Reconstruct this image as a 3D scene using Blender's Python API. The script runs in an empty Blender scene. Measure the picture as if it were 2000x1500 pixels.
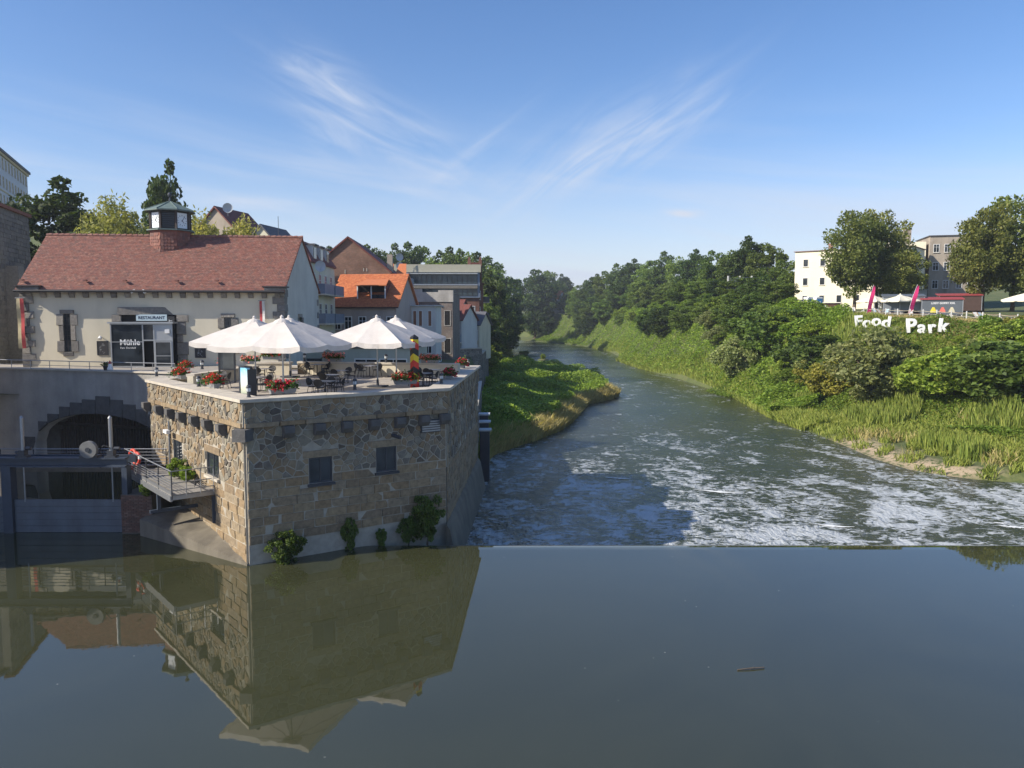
import bpy, math, random
import numpy as np
from mathutils import Vector, Matrix
R = math.radians
rng = random.Random(7)
nrng = np.random.default_rng(7)
scene = bpy.context.scene
col = scene.collection

# ---------------------------------------------------------------- camera
CAM_H = 10.8; FPX = 1540.0; PITCH = math.atan(128 / 1540.0)
cd = bpy.data.cameras.new('camera'); cam = bpy.data.objects.new('camera', cd); col.objects.link(cam)
cd.sensor_width = 36.0; cd.lens = 36.0 * FPX / 2000.0
cd.clip_start = 0.5; cd.clip_end = 6000
cam.location = (0, 0, CAM_H); cam.rotation_euler = (math.pi / 2 - PITCH, 0, 0)
scene.camera = cam
# ---------------------------------------------------------------- light
SUN_EL = R(33); TRAVEL = R(21)          # light travels towards +X and a little +Y
sd = bpy.data.lights.new('sun', 'SUN'); sun = bpy.data.objects.new('sun', sd); col.objects.link(sun)
sd.energy = 5.0; sd.angle = R(0.53); sd.color = (1.0, 0.92, 0.79)
sdir = Vector((math.cos(TRAVEL) * math.cos(SUN_EL), math.sin(TRAVEL) * math.cos(SUN_EL), -math.sin(SUN_EL)))
sun.rotation_euler = sdir.to_track_quat('-Z', 'Y').to_euler()
w = bpy.data.worlds.new('World'); scene.world = w; w.use_nodes = True
wt = w.node_tree; wt.nodes.clear()
def wn(t, **k):
    n = wt.nodes.new(t)
    for a, b in k.items(): setattr(n, a, b)
    return n
wo = wn('ShaderNodeOutputWorld'); bg = wn('ShaderNodeBackground'); bg.inputs[1].default_value = 0.122
sky = wn('ShaderNodeTexSky', sky_type='NISHITA', sun_disc=False, sun_elevation=SUN_EL,
         sun_rotation=math.atan2(-sdir.x, -sdir.y), altitude=200, air_density=1.0, dust_density=0.6, ozone_density=2.2)
tc = wn('ShaderNodeTexCoord')
def wmath(op, a, b=None, clamp=False):
    n = wn('ShaderNodeMath', operation=op); n.use_clamp = clamp
    for i, v in enumerate((a, b)):
        if v is None: continue
        if isinstance(v, (int, float)): n.inputs[i].default_value = v
        else: wt.links.new(v, n.inputs[i])
    return n.outputs[0]
sep = wn('ShaderNodeSeparateXYZ'); wt.links.new(tc.outputs['Generated'], sep.inputs[0])
zc = wmath('MAXIMUM', sep.outputs[2], 0.02)
az = wmath('ARCTAN2', sep.outputs[0], sep.outputs[1])
el = wmath('ARCSINE', sep.outputs[2])
def cirrus(rot, sx, sy, seed, lo, hi, dist=1.2):
    # feathery streaks on the (azimuth, elevation) sphere, stretched along one direction
    cmb = wn('ShaderNodeCombineXYZ'); wt.links.new(az, cmb.inputs[0]); wt.links.new(el, cmb.inputs[1]); cmb.inputs[2].default_value = seed
    m0 = wn('ShaderNodeMapping'); m0.inputs['Rotation'].default_value = (0, 0, R(rot)); wt.links.new(cmb.outputs[0], m0.inputs[0])
    m1 = wn('ShaderNodeMapping'); m1.inputs['Scale'].default_value = (sx, sy, 1); wt.links.new(m0.outputs[0], m1.inputs[0])
    nz = wn('ShaderNodeTexNoise'); nz.inputs['Scale'].default_value = 1.0; nz.inputs['Detail'].default_value = 5.5; nz.inputs['Roughness'].default_value = 0.55
    nz.inputs['Distortion'].default_value = dist; wt.links.new(m1.outputs[0], nz.inputs[0])
    mr = wn('ShaderNodeMapRange', interpolation_type='SMOOTHSTEP'); mr.inputs[1].default_value = lo; mr.inputs[2].default_value = hi
    wt.links.new(nz.outputs[0], mr.inputs[0]); return mr.outputs[0]
def blob(a0, e0, ra, re, rot=0):
    c, s = math.cos(R(rot)), math.sin(R(rot))
    da = wmath('SUBTRACT', az, R(a0)); de = wmath('SUBTRACT', el, R(e0))
    u = wmath('ADD', wmath('MULTIPLY', da, c / R(ra)), wmath('MULTIPLY', de, s / R(ra)))
    v = wmath('ADD', wmath('MULTIPLY', da, -s / R(re)), wmath('MULTIPLY', de, c / R(re)))
    d = wmath('ADD', wmath('MULTIPLY', u, u), wmath('MULTIPLY', v, v))
    return wmath('EXPONENT', wmath('MULTIPLY', d, -1.0))
def band(lo, hi):
    mr = wn('ShaderNodeMapRange', interpolation_type='SMOOTHSTEP'); mr.inputs[1].default_value = R(hi); mr.inputs[2].default_value = R(lo)
    wt.links.new(el, mr.inputs[0]); return mr.outputs[0]
def madd(*xs):
    o = xs[0]
    for x in xs[1:]: o = wmath('ADD', o, x)
    return o
mul = lambda a, b: wmath('MULTIPLY', a, b)
s1 = cirrus(26, 4.0, 22, 1.3, 0.30, 0.84, 1.8); s2 = cirrus(-34, 4.0, 26, 4.1, 0.32, 0.86, 1.6); s3 = cirrus(7, 2.2, 22, 7.7, 0.34, 0.76, 0.5)
s4 = cirrus(20, 6, 26, 2.2, 0.30, 0.76, 1.6)
clouds = madd(mul(s4, mul(blob(-13.2, 15.6, 2.6, 1.5, -20), 0.95)), mul(s1, mul(blob(-8.8, 12.6, 6.5, 2.0, -28), 0.85)), mul(s1, mul(blob(-12.5, 12.2, 1.6, 1.3, 0), 0.5)),
              mul(s2, mul(blob(5.5, 11.6, 8.0, 2.0, 28), 0.8)), mul(s2, mul(blob(10.0, 12.4, 5.5, 1.2, 25), 0.6)), mul(s2, mul(blob(-2.2, 12.0, 4.0, 0.7, 40), 0.6)),
              mul(s3, mul(band(2, 16), 0.85)), mul(band(0, 13), 0.62), mul(s3, mul(blob(-25, 9, 14, 4), 0.4)),
              mul(s4, mul(blob(12.2, 7.3, 1.3, 0.28), 0.9)))
cl = wmath('MULTIPLY', clouds, 0.92, True)
hs = wn('ShaderNodeHueSaturation'); hs.inputs['Saturation'].default_value = 1.22; wt.links.new(sky.outputs[0], hs.inputs['Color'])
tint = wn('ShaderNodeMixRGB', blend_type='MULTIPLY'); tint.inputs[0].default_value = 1.0; tint.inputs[2].default_value = (1.04, 0.93, 1.0, 1); wt.links.new(hs.outputs[0], tint.inputs[1])
mixc = wn('ShaderNodeMixRGB'); wt.links.new(cl, mixc.inputs[0]); wt.links.new(tint.outputs[0], mixc.inputs[1])
mixc.inputs[2].default_value = (4.0, 4.4, 5.2, 1)
wt.links.new(mixc.outputs[0], bg.inputs[0]); wt.links.new(bg.outputs[0], wo.inputs[0])
scene.view_settings.view_transform = 'Standard'; scene.view_settings.look = 'None'
scene.view_settings.exposure = 0.5; scene.view_settings.gamma = 1.0
scene.render.engine = 'CYCLES'
try:
    scene.cycles.max_bounces = 6; scene.cycles.diffuse_bounces = 3; scene.cycles.glossy_bounces = 3
    scene.cycles.transmission_bounces = 3; scene.cycles.transparent_max_bounces = 4; scene.cycles.use_denoising = True
except Exception: pass

# ---------------------------------------------------------------- picking points of the place
_c, _s = math.cos(PITCH), math.sin(PITCH)
def _ray(px, py):
    x = (px - 1000) / FPX; v = (750 - py) / FPX
    return x, _c + v * _s, -_s + v * _c
def gz(px, py, z):
    r = _ray(px, py); t = (z - CAM_H) / r[2]; return Vector((r[0] * t, r[1] * t, z))
def gy(px, py, Y):
    r = _ray(px, py); t = Y / r[1]; return Vector((r[0] * t, Y, CAM_H + r[2] * t))

# ---------------------------------------------------------------- mesh helpers
def tag(o, label=None, cat=None, group=None, kind=None):
    if label: o['label'] = label
    if cat: o['category'] = cat
    if group: o['group'] = group
    if kind: o['kind'] = kind
    return o
def link(o, parent=None):
    col.objects.link(o)
    if parent is not None: o.parent = parent
    return o
def empty(name, loc, rz=0.0):
    o = bpy.data.objects.new(name, None); o.empty_display_size = 0.3; o.location = loc; o.rotation_euler = (0, 0, rz); return link(o)
def thing(name, label, cat, loc=(0, 0, 0), rz=0.0, group=None):
    return tag(empty(name, loc, rz), label, cat, group)
def copy_tree(o, parent=None):
    c = o.copy(); col.objects.link(c); c.parent = parent
    for ch in [k for k in bpy.data.objects if k.parent == o]: copy_tree(ch, c)
    return c
def kids(o): return list(o.children)
def dup(root, children, loc, rz=0.0, sc=None, label=None, group=None):
    r = root.copy(); col.objects.link(r); r.location = loc; r.rotation_euler = (0, 0, rz)
    if sc is not None: r.scale = sc if hasattr(sc, '__len__') else (sc, sc, sc)
    if label: r['label'] = label
    if group: r['group'] = group
    for ch, subs in children:
        c = ch.copy(); col.objects.link(c); c.parent = r
        for g in subs:
            d = g.copy(); col.objects.link(d); d.parent = c
    return r
def tree_of(root): return [(c, list(c.children)) for c in root.children]

class MB:
    def __init__(s): s.v = []; s.f = []; s.m = []; s.smooth = False
    def add(s, vs, fs, m=0):
        b = len(s.v); s.v += [tuple(p) for p in vs]
        for f in fs: s.f.append(tuple(b + i for i in f)); s.m.append(m)
        return s
    def box(s, x0, x1, y0, y1, z0, z1, m=0, M=None):
        vs = [Vector(p) for p in ((x0, y0, z0), (x1, y0, z0), (x1, y1, z0), (x0, y1, z0), (x0, y0, z1), (x1, y0, z1), (x1, y1, z1), (x0, y1, z1))]
        if M is not None: vs = [M @ p for p in vs]
        return s.add(vs, [(0, 3, 2, 1), (4, 5, 6, 7), (0, 1, 5, 4), (1, 2, 6, 5), (2, 3, 7, 6), (3, 0, 4, 7)], m)
    def tube(s, p0, p1, r0, r1=None, n=8, m=0, caps=True):
        p0 = Vector(p0); p1 = Vector(p1); r1 = r0 if r1 is None else r1
        d = (p1 - p0).normalized(); a = d.orthogonal().normalized(); b = d.cross(a)
        vs = []
        for p, r in ((p0, r0), (p1, r1)):
            for i in range(n):
                t = 2 * math.pi * i / n; vs.append(p + a * (r * math.cos(t)) + b * (r * math.sin(t)))
        fs = [(i, (i + 1) % n, n + (i + 1) % n, n + i) for i in range(n)]
        if caps: fs += [tuple(range(n - 1, -1, -1)), tuple(range(n, 2 * n))]
        return s.add(vs, fs, m)
    def path(s, pts, r, n=6, m=0):
        for a, b in zip(pts[:-1], pts[1:]): s.tube(a, b, r, r, n, m)
        return s
    def lathe(s, prof, n=16, o=(0, 0, 0), m=0):
        vs = []; fs = []
        for (r, z) in prof:
            for i in range(n):
                t = 2 * math.pi * i / n; vs.append((o[0] + r * math.cos(t), o[1] + r * math.sin(t), o[2] + z))
        for k in range(len(prof) - 1):
            for i in range(n): fs.append((k * n + i, k * n + (i + 1) % n, (k + 1) * n + (i + 1) % n, (k + 1) * n + i))
        fs.append(tuple(range(n - 1, -1, -1))); fs.append(tuple(range((len(prof) - 1) * n, len(prof) * n)))
        return s.add(vs, fs, m)
    def prism(s, poly, z0, z1, m=0, M=None):
        n = len(poly)
        vs = [Vector((p[0], p[1], z0)) for p in poly] + [Vector((p[0], p[1], z1)) for p in poly]
        if M is not None: vs = [M @ p for p in vs]
        fs = [(i, (i + 1) % n, n + (i + 1) % n, n + i) for i in range(n)] + [tuple(range(n - 1, -1, -1)), tuple(range(n, 2 * n))]
        return s.add(vs, fs, m)
    def mesh(s, name, mats):
        me = bpy.data.meshes.new(name); me.from_pydata(s.v, [], s.f)
        for mm in (mats if isinstance(mats, (list, tuple)) else [mats]): me.materials.append(mm)
        if any(s.m): me.polygons.foreach_set('material_index', s.m)
        if s.smooth: me.polygons.foreach_set('use_smooth', [True] * len(me.polygons))
        me.update(); return me
    def build(s, name, mats, parent=None, kind=None):
        o = bpy.data.objects.new(name, s.mesh(name, mats)); link(o, parent)
        if kind: o['kind'] = kind
        return o
XZ = Matrix(((1, 0, 0, 0), (0, 0, -1, 0), (0, 1, 0, 0), (0, 0, 0, 1)))   # (x, y, z) -> (x, -z, y): a drawing stood upright, thickness towards -y
def np_mesh(name, V, F, mats, parent=None, kind=None, mi=None, smooth=False):
    me = bpy.data.meshes.new(name); V = np.asarray(V, np.float32); F = np.asarray(F, np.int32); k = F.shape[1]
    me.vertices.add(len(V)); me.vertices.foreach_set('co', V.ravel())
    me.loops.add(F.size); me.loops.foreach_set('vertex_index', F.ravel())
    me.polygons.add(len(F)); me.polygons.foreach_set('loop_start', np.arange(0, F.size, k, dtype=np.int32))
    me.polygons.foreach_set('loop_total', np.full(len(F), k, np.int32))
    for mm in (mats if isinstance(mats, (list, tuple)) else [mats]): me.materials.append(mm)
    if mi is not None: me.polygons.foreach_set('material_index', np.asarray(mi, np.int32))
    if smooth: me.polygons.foreach_set('use_smooth', np.ones(len(F), bool))
    me.update(calc_edges=True)
    o = bpy.data.objects.new(name, me); link(o, parent)
    if kind: o['kind'] = kind
    return o

# ---------------------------------------------------------------- materials
def nodes(name):
    m = bpy.data.materials.new(name); m.use_nodes = True; nt = m.node_tree; nt.nodes.clear()
    out = nt.nodes.new('ShaderNodeOutputMaterial'); return m, nt, out
def N(nt, t, **k):
    n = nt.nodes.new(t)
    for a, b in k.items(): setattr(n, a, b)
    return n
def noise(nt, scale, detail=4, rough=0.55, coord=None, stretch=None, dist=0.0):
    n = N(nt, 'ShaderNodeTexNoise'); n.inputs['Scale'].default_value = scale; n.inputs['Detail'].default_value = detail
    n.inputs['Roughness'].default_value = rough; n.inputs['Distortion'].default_value = dist
    if coord is None:
        coord = N(nt, 'ShaderNodeTexCoord').outputs['Object']
    if stretch:
        mp = N(nt, 'ShaderNodeMapping'); mp.inputs['Scale'].default_value = stretch; nt.links.new(coord, mp.inputs[0]); coord = mp.outputs[0]
    nt.links.new(coord, n.inputs['Vector']); return n.outputs[0]
def ramp(nt, fac, stops):
    r = N(nt, 'ShaderNodeValToRGB'); e = r.color_ramp.elements
    while len(e) < len(stops): e.new(0.5)
    for i, (p, c) in enumerate(stops): e[i].position = p; e[i].color = (*c, 1)
    nt.links.new(fac, r.inputs[0]); return r.outputs[0]
def island_random(nt):
    a = N(nt, 'ShaderNodeNewGeometry').outputs['Random Per Island']; b = N(nt, 'ShaderNodeObjectInfo').outputs['Random']
    m = N(nt, 'ShaderNodeMath', operation='ADD'); nt.links.new(a, m.inputs[0]); nt.links.new(b, m.inputs[1])
    f = N(nt, 'ShaderNodeMath', operation='FRACT'); nt.links.new(m.outputs[0], f.inputs[0]); return f.outputs[0]
def mix(nt, fac, a, b, blend='MIX'):
    m = N(nt, 'ShaderNodeMixRGB', blend_type=blend)
    for i, v in ((0, fac), (1, a), (2, b)):
        if isinstance(v, (int, float)): m.inputs[i].default_value = v
        elif isinstance(v, tuple): m.inputs[i].default_value = (*v, 1)
        else: nt.links.new(v, m.inputs[i])
    return m.outputs[0]
def pbsdf(nt, out, colr, rough=0.7, metal=0.0, bump=None, bstr=0.3, bdist=0.02, spec=None):
    p = N(nt, 'ShaderNodeBsdfPrincipled')
    if isinstance(colr, tuple): p.inputs['Base Color'].default_value = (*colr, 1)
    else: nt.links.new(colr, p.inputs['Base Color'])
    if isinstance(rough, (int, float)): p.inputs['Roughness'].default_value = rough
    else: nt.links.new(rough, p.inputs['Roughness'])
    p.inputs['Metallic'].default_value = metal
    if spec is not None: p.inputs['Specular IOR Level'].default_value = spec
    if bump is not None:
        b = N(nt, 'ShaderNodeBump'); b.inputs['Strength'].default_value = bstr; b.inputs['Distance'].default_value = bdist
        nt.links.new(bump, b.inputs['Height']); nt.links.new(b.outputs[0], p.inputs['Normal'])
    nt.links.new(p.outputs[0], out.inputs[0]); return p
def sc3(c, k): return tuple(min(1.0, x * k) for x in c)
MATS = {}
def surf(name, c, rough=0.7, var=0.18, scale=2.0, bump=0.25, bscale=25, metal=0.0, bdist=0.02, stain=0.0, stretch=None):
    """matt surface: base colour with cloudy variation, stains and fine relief"""
    if name in MATS: return MATS[name]
    m, nt, out = nodes(name)
    n1 = noise(nt, scale, 6, 0.6, stretch=stretch)
    colr = ramp(nt, n1, [(0.25, sc3(c, 1 - var)), (0.75, sc3(c, 1 + var))])
    if stain:
        n3 = noise(nt, scale * 0.35, 5, 0.65, stretch=(2.5, 2.5, 0.35))
        colr = mix(nt, ramp(nt, n3, [(0.45, (0, 0, 0)), (0.72, (stain,) * 3)]), colr, sc3(c, 0.42))
    n2 = noise(nt, bscale, 5, 0.6)
    pbsdf(nt, out, colr, rough, metal, n2, bump, bdist); MATS[name] = m; return m
def pieces(name, cols, rough=0.85, bscale=14, bump=0.5, bdist=0.03, mottling=0.3):
    """stone, brick or tile pieces: a colour drawn for each piece, mottled"""
    if name in MATS: return MATS[name]
    m, nt, out = nodes(name)
    r = island_random(nt); k = len(cols)
    base = ramp(nt, r, [((i + 0.5) / k, c) for i, c in enumerate(cols)])
    n1 = noise(nt, 5, 6, 0.65); n2 = noise(nt, bscale, 6, 0.65)
    colr = mix(nt, 1.0, base, ramp(nt, n1, [(0.3, (1 - mottling,) * 3), (0.7, (1 + mottling * 0.5,) * 3)]), 'MULTIPLY')
    pbsdf(nt, out, colr, rough, 0, n2, bump, bdist); MATS[name] = m; return m
def leafmat(name, a, b, c=None, trans=0.35, tint=None):
    if name in MATS: return MATS[name]
    m, nt, out = nodes(name)
    r = island_random(nt); n1 = noise(nt, 0.45, 3, 0.6)
    f = N(nt, 'ShaderNodeMath', operation='ADD'); nt.links.new(r, f.inputs[0]); nt.links.new(n1, f.inputs[1])
    h = N(nt, 'ShaderNodeMath', operation='MULTIPLY'); nt.links.new(f.outputs[0], h.inputs[0]); h.inputs[1].default_value = 0.5
    colr = ramp(nt, h.outputs[0], [(0.2, a), (0.55, b), (0.85, c or sc3(b, 1.25))])
    oi = N(nt, 'ShaderNodeObjectInfo').outputs['Random']
    hsv = N(nt, 'ShaderNodeHueSaturation'); nt.links.new(colr, hsv.inputs['Color'])
    mr = N(nt, 'ShaderNodeMapRange'); mr.inputs[3].default_value = 0.74; mr.inputs[4].default_value = 1.22; nt.links.new(oi, mr.inputs[0]); nt.links.new(mr.outputs[0], hsv.inputs['Value'])
    mh = N(nt, 'ShaderNodeMapRange'); mh.inputs[3].default_value = 0.487; mh.inputs[4].default_value = 0.512
    w2 = N(nt, 'ShaderNodeTexWhiteNoise', noise_dimensions='1D'); nt.links.new(oi, w2.inputs['W']); nt.links.new(w2.outputs[0], mh.inputs[0]); nt.links.new(mh.outputs[0], hsv.inputs['Hue'])
    d = N(nt, 'ShaderNodeBsdfPrincipled'); d.inputs['Roughness'].default_value = 0.55; d.inputs['Specular IOR Level'].default_value = 0.25
    t = N(nt, 'ShaderNodeBsdfTranslucent')
    tcol = mix(nt, 1.0, hsv.outputs[0], (1.3, 1.35, 0.6), 'MULTIPLY')
    nt.links.new(hsv.outputs[0], d.inputs['Base Color']); nt.links.new(tcol, t.inputs[0])
    ms = N(nt, 'ShaderNodeMixShader'); ms.inputs[0].default_value = trans
    nt.links.new(d.outputs[0], ms.inputs[1]); nt.links.new(t.outputs[0], ms.inputs[2]); nt.links.new(ms.outputs[0], out.inputs[0])
    MATS[name] = m; return m
def glassmat(name, c=(0.02, 0.025, 0.03), rough=0.06):
    if name in MATS: return MATS[name]
    m, nt, out = nodes(name); n = noise(nt, 0.8, 2)
    colr = ramp(nt, n, [(0.3, sc3(c, 0.5)), (0.7, sc3(c, 1.8))]); pbsdf(nt, out, colr, rough); MATS[name] = m; return m
# ================================================================ the setting: river, pool, banks
XR_T = [(20, 60), (50, 58), (57, 44), (59.4, 39.1), (61.4, 35.3), (65, 32.8), (70, 32.2), (77.7, 32.6), (84.6, 32.7), (100, 32.8), (131, 35.9), (164, 35.4), (198, 32.2), (234, 31.2),
        (260, 36), (286, 37.5), (348, 33.9), (390, 25.3), (453, 5.9), (520, -18), (600, -50), (700, -95), (820, -150), (1300, -400)]
XL_T = [(56, -2.6), (66, -2.2), (72, -1.6), (76, 0.2), (81, 2.7), (88, 5.6), (95, 7.5), (105, 9.4), (115, 11.3), (122, 15.5), (127, 17.4), (140, 18.6), (158, 19.4), (172, 17.5), (190, 11), (205, 5), (221, 1.5), (250, 0.5), (286, 0.5),
        (390, -2.5), (450, -10), (520, -44), (600, -80), (700, -135), (820, -190), (1300, -450)]
def _interp(T, y): return np.interp(y, [a for a, b in T], [b for a, b in T])
def XR(y): return _interp(XR_T, y)
def XL(y): return _interp(XL_T, y)
def sstep(a, b, x):
    t = np.clip((np.asarray(x, float) - a) / (b - a), 0, 1); return t * t * (3 - 2 * t)
def wob(x, y, k=1.0): return 0.5 * np.sin(x * 0.31 * k + 1.3 * np.sin(y * 0.17 * k)) + 0.5 * np.sin(y * 0.23 * k + 0.9 * np.sin(x * 0.11 * k) + 2)
def XE(y): return np.interp(y, [20, 60, 85, 131, 160, 220, 300, 400, 600, 1300], [70, 60, 55, 48.5, 47, 46, 50, 44, -20, -330])   # edge of the upper ground
def zr(x, y):
    x = np.asarray(x, float); y = np.asarray(y, float); s = x - XR(y)
    flat = -1.85 + 0.75 * sstep(0, 3.0, s) + 1.5 * sstep(2, 15, s) + 0.18 * wob(x, y) * sstep(1, 5, s)
    P = np.interp(y, [20, 60, 85, 131, 150, 260, 1300], [9.4, 9.8, 10.2, 12.0, 12.6, 14, 14])
    e = XE(y); t = sstep(e - 14, e + 0.6, x)
    hill = 9 * sstep(10, 120, x - e) * sstep(140, 230, y) + 14 * sstep(30, 300, x - e) * sstep(140, 400, y)
    return flat * (1 - t) + (P + 0.25 * wob(x, y, 0.6)) * t + hill
def zl(x, y):
    x = np.asarray(x, float); y = np.asarray(y, float); s = XL(y) - x
    low = -1.85 + 0.9 * sstep(0, 2.0, s) + 0.9 * sstep(2, 8, s) + 0.2 * wob(x, y)*sstep(1, 4, s)
    base = np.interp(y, [56, 140, 200, 300, 1300], [5.3, 5.3, 4.5, 3, 2])
    t = np.where(y < 150, sstep(-4.6, -5.6, x), sstep(-3, -22, x - np.minimum(XL(y), 3)))
    z = low * (1 - t) + base * t
    bluff = 18 * sstep(-44, -88, x) * sstep(60, 72, y) * (1 - sstep(190, 330, y))
    hill = 24 * sstep(18, 95, s) * sstep(165, 260, y) + 12 * sstep(70, 300, s) * sstep(200, 400, y)
    return z + bluff + hill
def ground(x, y): return float(zr(x, y)) if x > float(XR(y)) else float(zl(x, y))

def ground_mat():
    m, nt, out = nodes('shade_toned_meadow_soil')
    n1 = noise(nt, 0.22, 6, 0.6); n2 = noise(nt, 2.2, 5, 0.65); n3 = noise(nt, 9, 5, 0.7)
    g = ramp(nt, n1, [(0.3, (0.04, 0.065, 0.016)), (0.5, (0.075, 0.10, 0.026)), (0.72, (0.17, 0.145, 0.07))])  # soil and grass tones, darkened to stand for shadowed gaps under the leaves
    g = mix(nt, 0.45, g, ramp(nt, n2, [(0.3, (0.035, 0.06, 0.015)), (0.7, (0.15, 0.16, 0.05))]))
    at = N(nt, 'ShaderNodeAttribute', attribute_name='sand').outputs['Fac']
    a2 = N(nt, 'ShaderNodeMath', operation='MULTIPLY'); nt.links.new(at, a2.inputs[0]); nt.links.new(ramp(nt, n2, [(0.42, (0, 0, 0)), (0.5, (1, 1, 1))]), a2.inputs[1])
    g = mix(nt, a2.outputs[0], g, ramp(nt, n3, [(0.3, (0.30, 0.22, 0.14)), (0.7, (0.48, 0.38, 0.27))]))
    pbsdf(nt, out, g, 0.95, 0, n3, 0.6, 0.08); return m
GM = ground_mat()
def sheet(name, ys, ss, fx, fz, sand=None):
    Y, S = np.meshgrid(ys, ss, indexing='ij'); X = fx(Y, S); Z = fz(X, Y)
    V = np.stack([X, Y, Z], -1).reshape(-1, 3); a, b = len(ys), len(ss)
    i = np.arange(a * b).reshape(a, b); F = np.stack([i[:-1, :-1], i[:-1, 1:], i[1:, 1:], i[1:, :-1]], -1).reshape(-1, 4)
    o = np_mesh(name, V, F, GM, smooth=True)
    at = o.data.attributes.new('sand', 'FLOAT', 'POINT'); sv = np.zeros(len(V), np.float32) if sand is None else sand(X, Y, S).ravel().astype(np.float32)
    at.data.foreach_set('value', sv); o['kind'] = 'structure'; return o
ysR = np.concatenate([np.arange(20, 58, 4), np.arange(58, 90, 0.8), np.arange(90, 220, 2.5), np.arange(220, 520, 8), np.arange(520, 1301, 30)])
ssR = np.concatenate([[-2.5, -1.0, 0, 0.5, 1, 1.6, 2.3, 3], np.arange(4, 40, 1.0), np.arange(40, 90, 4), [100, 130, 170, 220, 300, 420, 600, 900]])
rb = sheet('ground_east_bank', ysR, ssR, lambda Y, S: XR(Y) + S, lambda X, Y: np.where(X < XR(Y), -2.6, zr(X, Y)),
           lambda X, Y, S: np.clip(1.1 - np.abs(S - 1.6) / 2.2, 0, 1) * sstep(60, 62.5, Y) * (1 - sstep(78, 84, Y)))
ysL = np.concatenate([np.arange(57, 150, 2.5), np.arange(150, 520, 8), np.arange(520, 1301, 30)])
ssL = np.concatenate([[-2.5, -1, 0, 0.5, 1, 2, 3], np.arange(4, 40, 1.2), np.arange(40, 130, 5), [140, 170, 210, 280, 400, 600, 900]])
lb = sheet('ground_west_bank', ysL, ssL, lambda Y, S: XL(Y) - S, lambda X, Y: np.where(X > XL(Y), -2.6, zl(X, Y)))
# far land up to the horizon
fl = MB(); fl.add([(-4000, 1250, 6), (4000, 1250, 6), (4000, 5000, 30), (-4000, 5000, 30)], [(0, 1, 2, 3)]); fo = fl.build('ground_far_plain', GM); fo['kind'] = 'structure'

# ---- water
def water_pool():
    m, nt, out = nodes('still_murky_water')
    pos = N(nt, 'ShaderNodeNewGeometry').outputs['Position']
    n1 = noise(nt, 0.07, 4, 0.6, pos, dist=1.5); n2 = noise(nt, 0.9, 3, 0.5, pos); n3 = noise(nt, 5, 2, 0.5, pos)
    c = ramp(nt, n1, [(0.3, (0.035, 0.038, 0.018)), (0.7, (0.05, 0.053, 0.026))])
    # drifting specks and thin scum lines
    v = N(nt, 'ShaderNodeTexVoronoi', feature='F1'); v.inputs['Scale'].default_value = 1.1; nt.links.new(pos, v.inputs['Vector']); v.inputs['Randomness'].default_value = 1
    sp = ramp(nt, v.outputs['Distance'], [(0.022, (1, 1, 1)), (0.038, (0, 0, 0))])
    gate = ramp(nt, noise(nt, 0.35, 3, 0.6, pos), [(0.45, (0, 0, 0)), (0.6, (1, 1, 1))])
    sp = mix(nt, 1.0, sp, gate, 'MULTIPLY')
    sc = noise(nt, 0.16, 6, 0.55, pos, dist=3.5)
    scum = ramp(nt, sc, [(0.49, (0, 0, 0)), (0.5, (0.035, 0.035, 0.035)), (0.51, (0, 0, 0))])
    fm = mix(nt, 0.6, sp, (0, 0, 0))
    c = mix(nt, fm, c, (0.5, 0.5, 0.45))
    p = pbsdf(nt, out, c, 0.02, 0, n2, 0.03, 0.05); p.inputs['IOR'].default_value = 1.68
    return m
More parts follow.
